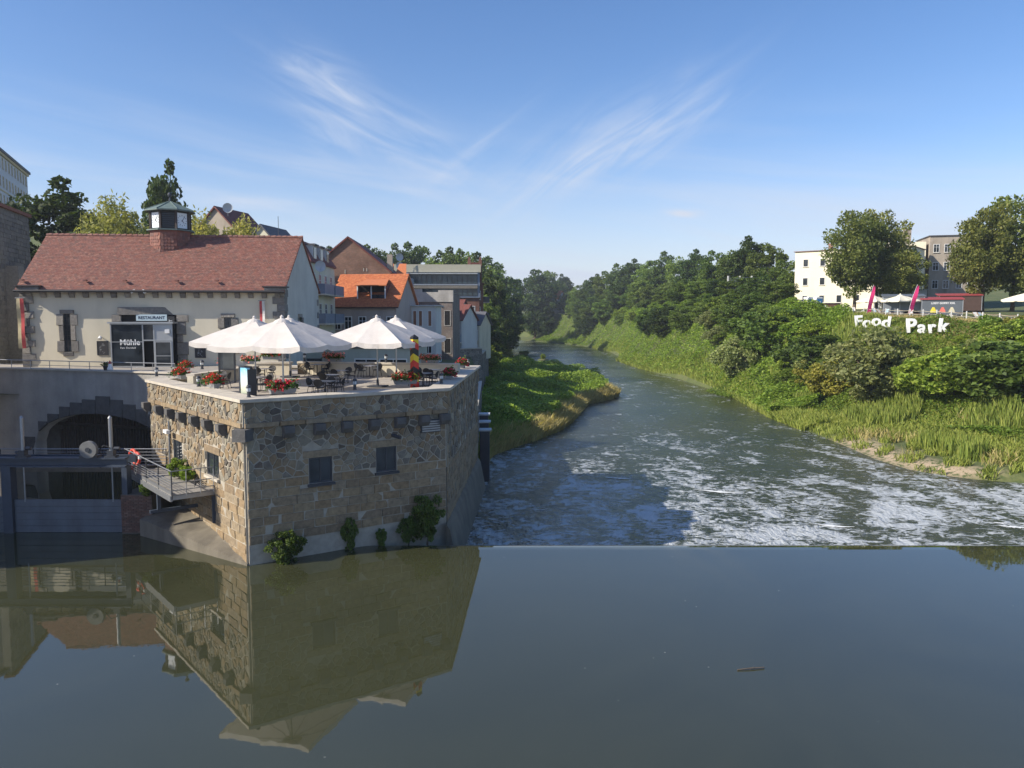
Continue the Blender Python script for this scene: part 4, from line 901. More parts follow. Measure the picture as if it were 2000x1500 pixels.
for zz in (0.2, 0.55, 1.1): MB().tube(bp_(ue, zfl + zz, 0.12), bp_(ue, zfl + zz, BW), 0.024, None, 6).build('rail', M_IRON, bal)
for u in (ue - 2.6,):
    b_ = MB(); b_.box(u - 0.08, u + 0.08, zfl - 1.15, zfl - 0.3, BW - 0.2, BW - 0.04, M=Mx); b_.box(u - 0.08, u + 0.08, zfl - 1.3, zfl - 1.15, 0.1, BW + 0.3, M=Mx); b_.build('bracket', M_STEELBLUE, bal)
MB().box(ue - 0.12, ue + 0.02, zfl - 1.6, zfl - 0.3, 0.1, 0.24, M=Mx).build('bracket', M_STEELBLUE, bal)
def torus_mesh(Rr, r, n=20, k=8):
    m_ = MB(); m_.smooth = True
    for i in range(n):
        a = 2 * math.pi * i / n
        for j in range(k): b = 2 * math.pi * j / k; m_.v.append(((Rr + r * math.cos(b)) * math.cos(a), (Rr + r * math.cos(b)) * math.sin(a), r * math.sin(b)))
    for i in range(n):
        for j in range(k): m_.f.append((i * k + j, ((i + 1) % n) * k + j, ((i + 1) % n) * k + (j + 1) % k, i * k + (j + 1) % k)); m_.m.append(0 if (i // 2) % 5 else 1)
    return m_
M_BUOY = surf('red_buoy_plastic', (0.62, 0.06, 0.035), 0.5, 0.06); 
for (u, zz, an, lb_) in ((us_ + 0.55, 0.78, 80, 'red lifebuoy hung upright at the inner end of the balcony rail'), (us_ + 0.5, 0.3, 70, 'red lifebuoy leaning low on the balcony deck'), (us_ + 1.35, 0.72, 84, 'red lifebuoy seen edge-on beside the balcony plants')):
    o = torus_mesh(0.3, 0.075).build('lifebuoy', [M_BUOY, M_WHITE]); tag(o, lb_, 'lifebuoy', 'lifebuoys on the balcony'); p = bp_(u, zfl + zz, BW - 0.25); o.location = p; o.rotation_euler = (R(an), 0, math.atan2(FL.d.y, FL.d.x) + (0.25 if zz > 0.5 else -0.3))
rp = MB()
for k in range(4): pts = [bp_(ue - 0.25 + 0.12 * math.cos(t_ * 0.7) + k * 0.02, zfl + 0.25 + 0.09 * k + 0.14 * math.sin(t_ * 0.7), 1.0 - 0.07 * t_) for t_ in range(9)]; rp.path(pts, 0.022, 5)
tag(rp.build('mooring_rope', M_DARK), 'black coiled rope hanging at the balcony end rail', 'rope')
pp = MB(); u0 = lf(336, 800)[0]; pp.tube(FL.at(u0, 5.35, 0.2), FL.at(u0, 2.0, 0.2), 0.05); tag(pp.build('downpipe', M_IRON), 'thin grey downpipe on the lit stone face', 'pipe')
cm = thing('camera_arm', 'small white camera on a bracket under the corbels', 'camera'); u0, v0 = lf(345, 842); MB().tube(FL.at(u0 - 0.3, v0, 0.1), FL.at(u0 - 0.3, v0, 0.5), 0.04).build('arm', M_IRON, cm); MB().box(u0 - 0.4, u0 + 0.2, v0 - 0.08, v0 + 0.1, 0.4, 0.58, M=Mx).build('housing', M_WHITE, cm)
# ================================================================ terrace furniture
M_CANVAS = None
def canvas():
    m, nt, out = nodes('ecru_parasol_canvas'); n1 = noise(nt, 1.2, 4); c = ramp(nt, n1, [(0.3, (0.66, 0.61, 0.56)), (0.7, (0.74, 0.70, 0.65))])
    d = N(nt, 'ShaderNodeBsdfDiffuse'); t = N(nt, 'ShaderNodeBsdfTranslucent'); nt.links.new(c, d.inputs[0]); nt.links.new(c, t.inputs[0])
    b = N(nt, 'ShaderNodeBump'); b.inputs['Strength'].default_value = 0.35; b.inputs['Distance'].default_value = 0.08; nt.links.new(noise(nt, 1.6, 3, 0.5), b.inputs['Height']); nt.links.new(b.outputs[0], d.inputs['Normal'])
    ms = N(nt, 'ShaderNodeMixShader'); ms.inputs[0].default_value = 0.22; nt.links.new(d.outputs[0], ms.inputs[1]); nt.links.new(t.outputs[0], ms.inputs[2]); nt.links.new(ms.outputs[0], out.inputs[0]); return m
M_CANVAS = canvas()
def make_parasol(name, label, cat='parasol', hw=2.45, top=3.72, edge=2.5, val=0.3, mat=None, group=None):
    t = thing(name, label, cat, group=group); mat = mat or M_CANVAS
    mb = MB(); mb.smooth = False; sub = 6; rings = 7
    corners = [(-1, -1), (0, -1), (1, -1), (1, 0), (1, 1), (0, 1), (-1, 1), (-1, 0)]
    per = []
    for i in range(8):
        a, b = corners[i], corners[(i + 1) % 8]
        for k in range(sub): f = k / sub; per.append(((a[0] + (b[0] - a[0]) * f) * hw, (a[1] + (b[1] - a[1]) * f) * hw, f))
    n = len(per); rnd = random.Random(3)
    for j in range(rings + 1):
        s = 0.06 + 0.94 * j / rings
        for (x, y, f) in per:
            sag = 0.10 * 4 * f * (1 - f) * s * s; z = top - (top - edge) * s - sag + 0.10 * s * (1 - s)
            mb.v.append((x * s, y * s, z))
    for j in range(rings):
        for i in range(n): mb.f.append((j * n + i, (j + 1) * n + i, (j + 1) * n + (i + 1) % n, j * n + (i + 1) % n)); mb.m.append(0)
    mb.build('canopy', mat, t)
    vb = MB()
    for i in range(8):
        base = i * sub
        for k in range(sub):
            x0, y0, f0 = per[base + k]; x1, y1, f1 = per[(base + k + 1) % n]; f1 = (k + 1) / sub
            q = []
            for (x, y, f) in ((x0, y0, f0), (x1, y1, f1)):
                g = 4 * f * (1 - f); z = edge - 0.10 * g; ed = min(f, 1 - f); o_ = 1.0 + 0.012 * math.sin(f * 19 + i)
                drop = val * (0.62 + 0.38 * min(1, ed * 6)); q.append(((x * 1.001, y * 1.001, z), (x * o_, y * o_, edge - 0.03 - drop)))
            vb.add([q[0][0], q[1][0], q[1][1], q[0][1]], [(0, 1, 2, 3)])
    vb.build('valance', mat, t)
    c_ = MB(); c_.lathe([(0.5, top - 0.22), (0.3, top - 0.05), (0.09, top + 0.04), (0.08, top + 0.1), (0.1, top + 0.12), (0.02, top + 0.2)], 12); c_.build('cap', mat, t)
    MB().tube((0, 0, 0.1), (0, 0, top - 0.05), 0.045, 0.04, 10).build('pole', M_ALU, t)
    b_ = MB(); b_.box(-0.45, 0.45, -0.45, 0.45, 0, 0.07); b_.tube((0, 0, 0.07), (0, 0, 0.4), 0.08, 0.06, 10); b_.build('base', M_DKIRON, t)
    for (x, y) in corners:
        MB().tube((0, 0, top - 0.28), (x * hw * 0.98, y * hw * 0.98, edge - 0.03), 0.018, None, 5).build('rib', M_ALU, t)
    return t
PSOL = [(-11.2, 38.5, 'ecru square parasol nearest the water, over the corner of the terrace'), (-14.5, 44.5, 'ecru square parasol in front of the restaurant entrance'), (-14.1, 50.0, 'ecru square parasol mostly hidden behind the nearest one'),
        (-7.35, 43.0, 'ecru square parasol beside the striped border post'), (-7.4, 50.4, 'ecru square parasol farthest back, by the rear parapet')]
ps0 = make_parasol('parasol', PSOL[0][2], group='ecru parasols on the terrace'); ps_t = tree_of(ps0); PR = R(-16.5)
for i, (x, y, l) in enumerate(PSOL):
    if i == 0: ps0.location = (x, y, FLOOR); ps0.rotation_euler = (0, 0, PR)
    else: dup(ps0, ps_t, (x, y, FLOOR + rng.uniform(-0.03, 0.06)), PR + rng.uniform(-0.03, 0.03), label=l)
# tables and chairs
M_WICKER = surf('black_wicker', (0.018, 0.017, 0.018), 0.6, 0.3, 30, 0.6, 60)
M_TTOP = surf('slate_table_top', (0.20, 0.20, 0.21), 0.35, 0.1, 3, 0.05)
def make_table():
    t = thing('bistro_table', 'x', 'table', group='bistro tables on the terrace'); MB().box(-0.4, 0.4, -0.4, 0.4, 0.71, 0.74).build('table_top', M_TTOP, t)
    MB().tube((0, 0, 0.04), (0, 0, 0.71), 0.03, 0.03, 8).build('stem', M_DKIRON, t); b = MB()
    for a in range(4): an = a * math.pi / 2 + 0.78; b.tube((0, 0, 0.06), (0.34 * math.cos(an), 0.34 * math.sin(an), 0.02), 0.022, 0.018, 6)
    b.build('foot', M_DKIRON, t); return t
def make_chair():
    t = thing('bistro_chair', 'x', 'chair', group='black bistro chairs on the terrace')
    s = MB(); s.lathe([(0.2, 0.425), (0.225, 0.44), (0.225, 0.46), (0.2, 0.47)], 14); s.build('seat', M_WICKER, t)
    b = MB(); n = 12; b.smooth = True     # oval woven back, curved round the sitter
    rows = 6
    for j in range(rows + 1):
        v = j / rows; hw = 0.235 * math.sqrt(max(0.04, 1 - (2 * v - 1) ** 2 * 0.93))
        for i in range(n + 1):
            x = -hw + 2 * hw * i / n; b.v.append((x, 0.20 + 0.09 * v - 0.9 * x * x, 0.50 + 0.38 * v))
    for j in range(rows):
        for i in range(n): b.f.append((j * (n + 1) + i, j * (n + 1) + i + 1, (j + 1) * (n + 1) + i + 1, (j + 1) * (n + 1) + i)); b.m.append(0)
    k = len(b.v); b.v += [(x, y + 0.022, z) for (x, y, z) in b.v]; b.f += [tuple(k + q for q in reversed(f)) for f in b.f[:]]; b.m += [0] * (len(b.f) - len(b.m)); b.build('backrest', M_WICKER, t)
    for sx in (-1, 1):
        MB().tube((sx * 0.17, -0.16, 0.43), (sx * 0.2, -0.21, 0), 0.014, None, 6).build('leg', M_WICKER, t); MB().tube((sx * 0.16, 0.15, 0.43), (sx * 0.2, 0.24, 0), 0.014, None, 6).build('leg', M_WICKER, t)
        a = MB(); a.path([(sx * 0.2, 0.22, 0.68), (sx * 0.26, 0.05, 0.66), (sx * 0.25, -0.14, 0.645), (sx * 0.2, -0.18, 0.45)], 0.016); a.build('armrest', M_WICKER, t)
    return t
TABS = [(-15.9, 42.2, 'behind the picture board'), (-14.9, 47.4, 'under the entrance parasol'), (-12.8, 51.7, 'at the stone end of the rear parapet'), (-9.1, 50.3, 'against the middle of the rear parapet'), (-10.0, 45.6, 'in the centre of the terrace'),
        (-9.7, 42.2, 'second in from the front coping'), (-9.0, 37.9, 'closest to the front coping'), (-4.9, 43.4, 'just behind the striped border post'), (-4.7, 46.4, 'by the river-side parapet'), (-13.1, 40.4, 'under the parasol nearest the water')]
tb0 = make_table(); tb_t = tree_of(tb0); ch0 = make_chair(); ch_t = tree_of(ch0); first = True
for i, (x, y, wh) in enumerate(TABS):
    rz = PR + rng.uniform(-0.2, 0.2); tl = 'square dark bistro table ' + wh
    if i == 0: tb0.location = (x, y, FLOOR + 0.012); tb0.rotation_euler = (0, 0, rz); tb0['label'] = tl
    else: dup(tb0, tb_t, (x, y, FLOOR + 0.012), rz, label=tl)
    for k in range(4):
        if rng.random() < 0.1: continue
        an = rz + k * math.pi / 2 + rng.uniform(-0.25, 0.25); r_ = rng.uniform(0.55, 0.78)
        P = (x + r_ * math.sin(-an) * -1 * -1, y + r_ * math.cos(an), FLOOR + 0.012); cr = an + rng.uniform(-0.3, 0.3)
        P = (x - r_ * math.sin(an), y + r_ * math.cos(an), FLOOR + 0.012); sd_ = ('far', 'west', 'near', 'east')[k]; cl = 'black bistro chair, %s side of the table %s' % (sd_, wh)
        if first: ch0.location = P; ch0.rotation_euler = (0, 0, cr); ch0['label'] = cl; first = False
        else: dup(ch0, ch_t, P, cr, label=cl)
# geranium boxes
def leafquads(P, size, up=0.3, r=nrng, aspect=0.6):
    """rhombic leaves at points P (n,3) with random directions"""
    n = len(P); d = r.normal(size=(n, 3)); d[:, 2] *= 0.6; d /= np.linalg.norm(d, axis=1)[:, None]
    nn = r.normal(size=(n, 3)); nn[:, 2] += up * 3; b = np.cross(nn, d); b /= np.maximum(1e-6, np.linalg.norm(b, axis=1))[:, None]
    s = (size * r.uniform(0.7, 1.3, n))[:, None]; P = np.asarray(P)
    V = np.stack([P - d * s * 0.5, P + b * s * 0.5 * aspect, P + d * s * 0.5, P - b * s * 0.5 * aspect], 1).reshape(-1, 3)
    return V, np.arange(4 * n).reshape(n, 4)
L_GER = leafmat('geranium_leaf', (0.03, 0.075, 0.015), (0.07, 0.14, 0.03), (0.12, 0.19, 0.05))
def petal(name, a, b):
    if name in MATS: return MATS[name]
    m, nt, out = nodes(name); pbsdf(nt, out, ramp(nt, island_random(nt), [(0.2, a), (0.8, b)]), 0.6); MATS[name] = m; return m
P_RED = petal('red_petals', (0.55, 0.012, 0.012), (0.78, 0.05, 0.03)); P_CRIM = petal('crimson_petals', (0.45, 0.005, 0.02), (0.65, 0.02, 0.06)); P_PINK = petal('coral_petals', (0.72, 0.12, 0.08), (0.8, 0.28, 0.22))
M_BOX = surf('grey_planter_box', (0.26, 0.27, 0.28), 0.7, 0.1)
def make_planter(seed, pet, L=1.0):
    r = np.random.default_rng(seed); t = thing('flower_box', 'x', 'flower box', group='geranium boxes on the terrace')
    b = MB(); vs = []
    for (z, l, w_) in ((0.0, L / 2 - 0.05, 0.09), (0.17, L / 2, 0.125), (0.17, L / 2 - 0.03, 0.1), (0.12, L / 2 - 0.04, 0.095)): vs += [(-l, -w_, z), (l, -w_, z), (l, w_, z), (-l, w_, z)]
    fs = [(3, 2, 1, 0), (12, 13, 14, 15)]
    for k in range(3): fs += [(k * 4 + i, k * 4 + (i + 1) % 4, k * 4 + 4 + (i + 1) % 4, k * 4 + 4 + i) for i in range(4)]
    b.add(vs, fs); b.build('box', M_BOX, t)
    n = 520; P = np.stack([r.uniform(-L / 2 - 0.08, L / 2 + 0.08, n), r.normal(0, 0.13, n), 0.2 + np.abs(r.normal(0, 0.13, n))], 1); P[:, 2] -= 0.5 * np.maximum(0, np.abs(P[:, 1]) - 0.12)
    V, F = leafquads(P, 0.09, r=r, aspect=0.9); np_mesh('foliage', V, F, L_GER, t, 'stuff')
    C = []; 
    for k in range(64):
        c = np.array([r.uniform(-L / 2 - 0.06, L / 2 + 0.06), r.normal(-0.03, 0.14), 0.0]); c[2] = 0.36 + r.uniform(-0.1, 0.14) - 0.8 * max(0, abs(c[1]) - 0.1); C.append(c + r.normal(0, 0.028, (14, 3)))
    V, F = leafquads(np.concatenate(C), 0.05, r=r, aspect=1.0); np_mesh('blossoms', V, F, pet, t, 'stuff'); return t
PL0 = [make_planter(1, P_RED), make_planter(2, P_CRIM), make_planter(3, P_PINK)]; PLt = [tree_of(p) for p in PL0]; usedp = [False] * 3
aL = math.atan2(FL.d.y, FL.d.x); aF = math.atan2(FF.d.y, FF.d.x); aR = math.atan2(FR.d.y, FR.d.x)
PLS = [(362, 723, TOP, 0, aL, 'red geranium box on the far end of the sunlit coping'), (352, 739, TOP, 0, aL, 'red geranium box overhanging the sunlit coping, in front of another'), (416, 757, TOP, 0, aL, 'red geranium box mid-way along the sunlit coping'), (552, 768, TOP, 1, aF, 'crimson and red geranium box on the front coping east of the corner lamp'),
       (792, 750, TOP, 0, aF, 'wide red geranium box at the foot of the border post'), (878, 740, TOP, 1, aR, 'crimson geranium box on the river-side coping'), (903, 719, TOP, 1, aR, 'crimson geranium box at the far river-side corner'), (651, 704, 7.92, 2, -0.23, 'coral geranium box on the west half of the rear parapet'), (840, 708, 7.92, 2, -0.23, 'coral and pink geranium box on the east half of the rear parapet'),
       (442, 712, 7.77, 2, aL, 'coral geranium box on the side parapet beside the menu case'), (530, 702, 7.9, 0, 0.1, 'orange-red geranium box on the stone pedestal'), (490, 711, 7.3, 2, 0.1, 'pale coral geranium box below the facade behind the tables')]
for (px, py, z, k, rz, l) in PLS:
    p = gz(px, py, z)
    if z in (7.92,): p = gz(px, py + 1, 7.92); tY = 53.2 + (p.x + 14.4) * (-2.6 / 11.0); p = Vector((p.x * tY / p.y, tY, 7.92))
    if not usedp[k]: PL0[k].location = p; PL0[k].rotation_euler = (0, 0, rz); PL0[k]['label'] = l; PL0[k].scale = (1.25, 1.35, 1.25); usedp[k] = True
    else: dup(PL0[k], PLt[k], p, rz, label=l, sc=(rng.uniform(1.15, 1.4), rng.uniform(1.2, 1.5), rng.uniform(1.15, 1.4)))
# bollard lamps
def make_bollard():
    t = thing('bollard_lamp', 'x', 'lamp', group='bollard lamps on the coping'); MB().lathe([(0.1, 0), (0.1, 0.03), (0.075, 0.05), (0.075, 0.26)], 14).build('post', M_DKIRON, t)
    MB().lathe([(0.085, 0.26), (0.095, 0.3), (0.095, 0.4), (0.085, 0.42)], 14).build('diffuser', surf('opal_lamp_glass', (0.62, 0.66, 0.68), 0.25, 0.05), t)
    MB().lathe([(0.12, 0.42), (0.125, 0.45), (0.1, 0.51), (0.05, 0.545), (0.01, 0.55)], 14).build('cap', M_DKIRON, t)
    c = MB()
    for a in range(4): c.tube((0.1 * math.cos(a * 1.57), 0.1 * math.sin(a * 1.57), 0.25), (0.105 * math.cos(a * 1.57), 0.105 * math.sin(a * 1.57), 0.43), 0.008, None, 5)
    c.build('guard', M_DKIRON, t); return t
BLS = [(306, 735, TOP, 'at the far west end of the sunlit coping'), (395, 721, 7.77, 'on the side parapet'), (388, 755, TOP, 'between two red geranium boxes on the sunlit coping'), (486, 776, TOP, 'standing on the near corner of the coping'), (693, 761, TOP, 'on the front coping midway along the shaded wall'), (862, 749, TOP, 'near the river-side bend of the coping'),
       (595, 706, 7.92, 'on the stone end of the rear parapet'), (754, 708, 7.92, 'on the rear parapet between the parasol poles'), (915, 716, TOP, 'at the far river-side end of the coping')]
bl0 = make_bollard(); bl_t = tree_of(bl0)
for i, (px, py, z, l) in enumerate(BLS):
    p = gz(px, py, z); l = 'dark bollard lamp ' + l
    if z == 7.92: tY = 53.2 + (p.x + 14.4) * (-2.6 / 11.0); p = Vector((p.x * tY / p.y, tY, 7.92))
    if i == 0: bl0.location = p; bl0['label'] = l
    else: dup(bl0, bl_t, p, 0, label=l)
# striped border post
bpst = thing('border_post', 'tall square border post striped in black, red and yellow chevrons', 'border post', (-5.2, 42.0, FLOOR + 0.012), R(45 - 8))
hwp = 0.165; Hh = 2.75
cols_ = [surf('post_black', (0.015, 0.015, 0.016), 0.5), surf('post_red', (0.62, 0.035, 0.02), 0.5, 0.05), surf('post_yellow', (0.75, 0.55, 0.02), 0.5, 0.05)]
MB().box(-hwp, hwp, -hwp, hwp, 0, Hh).build('post', cols_[0], bpst)
for f in range(4):
    Mf = Matrix.Rotation(f * math.pi / 2, 4, 'Z'); sgn = 1 if f % 2 else -1
    for k in range(8):
        z0 = 0.1 + k * 0.34
        if k % 3 == 2: continue
        zz = [z0 - sgn * 0.1, z0 + sgn * 0.1]
        q = MB(); e = hwp + 0.003; top_ = lambda z: min(z, Hh - 0.12)
        q.add([Mf @ Vector(p) for p in ((-hwp, -e, top_(zz[0])), (hwp, -e, top_(zz[1])), (hwp, -e, top_(zz[1] + 0.34)), (-hwp, -e, top_(zz[0] + 0.34)))], [(0, 1, 2, 3)]); q.build('stripe', cols_[1] if k % 3 == 0 else cols_[2], bpst)
pc = MB(); pc.add([(-hwp, -hwp, Hh), (hwp, -hwp, Hh), (hwp, hwp, Hh), (-hwp, hwp, Hh), (0, 0, Hh + 0.15)], [(0, 1, 4), (1, 2, 4), (2, 3, 4), (3, 0, 4)]); pc.build('cap', cols_[0], bpst)
MB().box(hwp + 0.002, hwp + 0.012, -0.1, 0.1, 1.55, 1.72).build('plaque', M_WHITE, bpst)
# picture board and menu case
def poster():
    m, nt, out = nodes('seaside_poster'); tcn = N(nt, 'ShaderNodeTexCoord').outputs['Object']; sp = N(nt, 'ShaderNodeSeparateXYZ'); nt.links.new(tcn, sp.inputs[0])
    mr = N(nt, 'ShaderNodeMapRange'); mr.inputs[1].default_value = 0.1; mr.inputs[2].default_value = 1.3; nt.links.new(sp.outputs[2], mr.inputs[0])
    c = ramp(nt, mr.outputs[0], [(0.0, (0.4, 0.45, 0.35)), (0.3, (0.7, 0.7, 0.55)), (0.5, (0.7, 0.82, 0.84)), (1.0, (0.22, 0.55, 0.8))]); c = mix(nt, ramp(nt, noise(nt, 3, 4), [(0.5, (0, 0, 0)), (0.7, (0.5, 0.5, 0.5))]), c, (0.75, 0.75, 0.68)); pbsdf(nt, out, c, 0.35); return m
p = gz(468, 777, FLOOR); sb_ = thing('picture_board', 'standing pavement board with a bright seaside poster', 'sign', (p.x, p.y + 0.9, FLOOR + 0.012), R(-34))
f = MB()
for q in ((-0.46, -0.38, 0, 1.45), (0.38, 0.46, 0, 1.45), (-0.38, 0.38, 1.37, 1.45), (-0.38, 0.38, 0.02, 0.1)): f.box(q[0], q[1], -0.04, 0.04, q[2], q[3])
f.build('frame', M_DKIRON, sb_); MB().box(-0.38, 0.38, -0.012, 0.012, 0.1, 1.37).build('poster', poster(), sb_); MB().box(0.46, 0.5, -0.25, 0.25, 0, 1.3).build('side_panel', M_DKIRON, sb_)
p = gz(441, 752, FLOOR); mc = thing('menu_case', 'tall dark-framed glass menu case on two posts', 'display case', (p.x - 0.4, p.y + 1.4, FLOOR + 0.012), R(10))
f = MB()
for q in ((-0.48, -0.38, 0, 2.25), (0.38, 0.48, 0, 2.25), (-0.38, 0.38, 2.15, 2.25), (-0.38, 0.38, 0.75, 0.83)): f.box(q[0], q[1], -0.06, 0.06, q[2], q[3])
f.build('frame', M_DKIRON, mc); MB().box(-0.38, 0.38, -0.03, 0.03, 0.83, 2.15).build('glass', glassmat('case_glass', (0.10, 0.11, 0.11), 0.1), mc)
pd = thing('stone_pedestal', 'low stone pedestal wall carrying a flower box behind the tables', 'pedestal', (-15.9, 52.6, FLOOR)); MB().box(-1.1, 1.1, -0.3, 0.3, 0, 0.75).build('wall', M_CREAM, pd); MB().box(-1.2, 1.2, -0.38, 0.38, 0.75, 0.86).build('cap', M_COPE, pd)
# small things on the yard wall
gp = thing('flower_pot', 'small dark pot with a green plant on the roughcast wall', 'plant pot', FW.at(FW.uv(200, 716)[0], WT + 0.09, -0.3)); MB().lathe([(0.14, 0), (0.2, 0.3), (0.21, 0.32), (0.17, 0.3)], 12).build('pot', M_DARK, gp)
V, F = leafquads(np.random.default_rng(5).normal(0, 0.14, (160, 3)) * [1, 1, 0.6] + [0, 0, 0.42], 0.12); np_mesh('leaves', V, F, L_GER, gp, 'stuff')
gn = thing('garden_figure', 'small white and red garden figure beside the flower pot', 'figurine', FW.at(FW.uv(208, 716)[0], WT + 0.09, -0.3)); g = MB(); g.smooth = True; g.lathe([(0.02, 0), (0.17, 0.02), (0.19, 0.15), (0.12, 0.32), (0.1, 0.4), (0.11, 0.46), (0.06, 0.54), (0.01, 0.56)], 12); g.build('body', M_WHITE, gn); MB().lathe([(0.12, 0.47), (0.08, 0.58), (0.01, 0.7)], 10).build('cap', M_REDC, gn)
# ================================================================ houses
M_BRICK = None
def brickmat(name, c1, c2, mortar, scale=1.0, stain=0.4):
    m, nt, out = nodes(name); tcn = N(nt, 'ShaderNodeTexCoord').outputs['Object']
    sp = N(nt, 'ShaderNodeSeparateXYZ'); nt.links.new(tcn, sp.inputs[0]); ad = N(nt, 'ShaderNodeMath', operation='ADD'); nt.links.new(sp.outputs[0], ad.inputs[0]); nt.links.new(sp.outputs[1], ad.inputs[1])
    cb = N(nt, 'ShaderNodeCombineXYZ'); nt.links.new(ad.outputs[0], cb.inputs[0]); nt.links.new(sp.outputs[2], cb.inputs[1])
    b = N(nt, 'ShaderNodeTexBrick'); b.inputs['Color1'].default_value = (*c1, 1); b.inputs['Color2'].default_value = (*c2, 1); b.inputs['Mortar'].default_value = (*mortar, 1); b.inputs['Scale'].default_value = scale
    b.inputs['Brick Width'].default_value = 0.27; b.inputs['Row Height'].default_value = 0.085; b.inputs['Mortar Size'].default_value = 0.012; nt.links.new(cb.outputs[0], b.inputs['Vector'])
    n1 = noise(nt, 0.5, 6, 0.65); n2 = noise(nt, 3, 5, 0.6)
    c = mix(nt, 1.0, b.outputs[0], ramp(nt, n1, [(0.3, (0.55,) * 3), (0.7, (1.25,) * 3)]), 'MULTIPLY'); c = mix(nt, ramp(nt, n2, [(0.55, (0, 0, 0)), (0.75, (stain,) * 3)]), c, mortar)
    pbsdf(nt, out, c, 0.9, 0, b.outputs['Fac'], -0.4, 0.02); return m
M_BRICK = brickmat('weathered_red_brick', (0.27, 0.12, 0.07), (0.19, 0.085, 0.05), (0.24, 0.2, 0.16))
M_BRICK2 = brickmat('red_factory_brick', (0.24, 0.085, 0.055), (0.18, 0.065, 0.045), (0.16, 0.12, 0.1), stain=0.15)
M_RUIN = brickmat('ruin_brick', (0.17, 0.11, 0.085), (0.13, 0.1, 0.085), (0.26, 0.25, 0.23), stain=0.9)
M_ORANGE = pieces('orange_roof_tile', [(0.50, 0.15, 0.055), (0.56, 0.19, 0.07), (0.45, 0.13, 0.05)])
M_ORANGEB = surf('orange_tiled_roof', (0.50, 0.16, 0.06), 0.8, 0.12, 3, 0.4, 18)
M_DKRED = surf('dark_red_roof', (0.15, 0.045, 0.035), 0.8, 0.2, 2, 0.4, 15)
M_SLATE = surf('slate_roof', (0.09, 0.09, 0.10), 0.7, 0.2, 2, 0.3, 15)
M_ZINC = surf('pale_metal_roof', (0.45, 0.47, 0.48), 0.5, 0.1, 2, 0.1)
M_PINK = surf('dusty_pink_plaster', (0.42, 0.35, 0.31), 0.92, 0.1, 0.6, 0.2, 25, stain=0.4)
M_YELW = surf('pale_yellow_plaster', (0.62, 0.60, 0.46), 0.92, 0.06, 0.6, 0.15, stain=0.2)
M_WHITEW = surf('white_house_plaster', (0.58, 0.58, 0.56), 0.9, 0.06, 0.6, 0.15, stain=0.25)
M_GREENW = surf('grey_green_plaster', (0.36, 0.38, 0.33), 0.92, 0.1, 0.6, 0.2, stain=0.4)
M_CREAMR = surf('bright_cream_plaster', (0.80, 0.74, 0.56), 0.92, 0.04, 0.5, 0.1, stain=0.1)
M_GREYB = surf('stained_grey_brown_render', (0.36, 0.31, 0.25), 0.95, 0.18, 0.6, 0.3, 12, stain=0.7)
M_BLUEG = surf('blue_grey_panels', (0.16, 0.20, 0.26), 0.5, 0.15, 2)
M_BROWN = surf('brown_shutters', (0.24, 0.11, 0.06), 0.7)
M_WFRAME = surf('white_window_frame', (0.66, 0.66, 0.64), 0.6, 0.04)
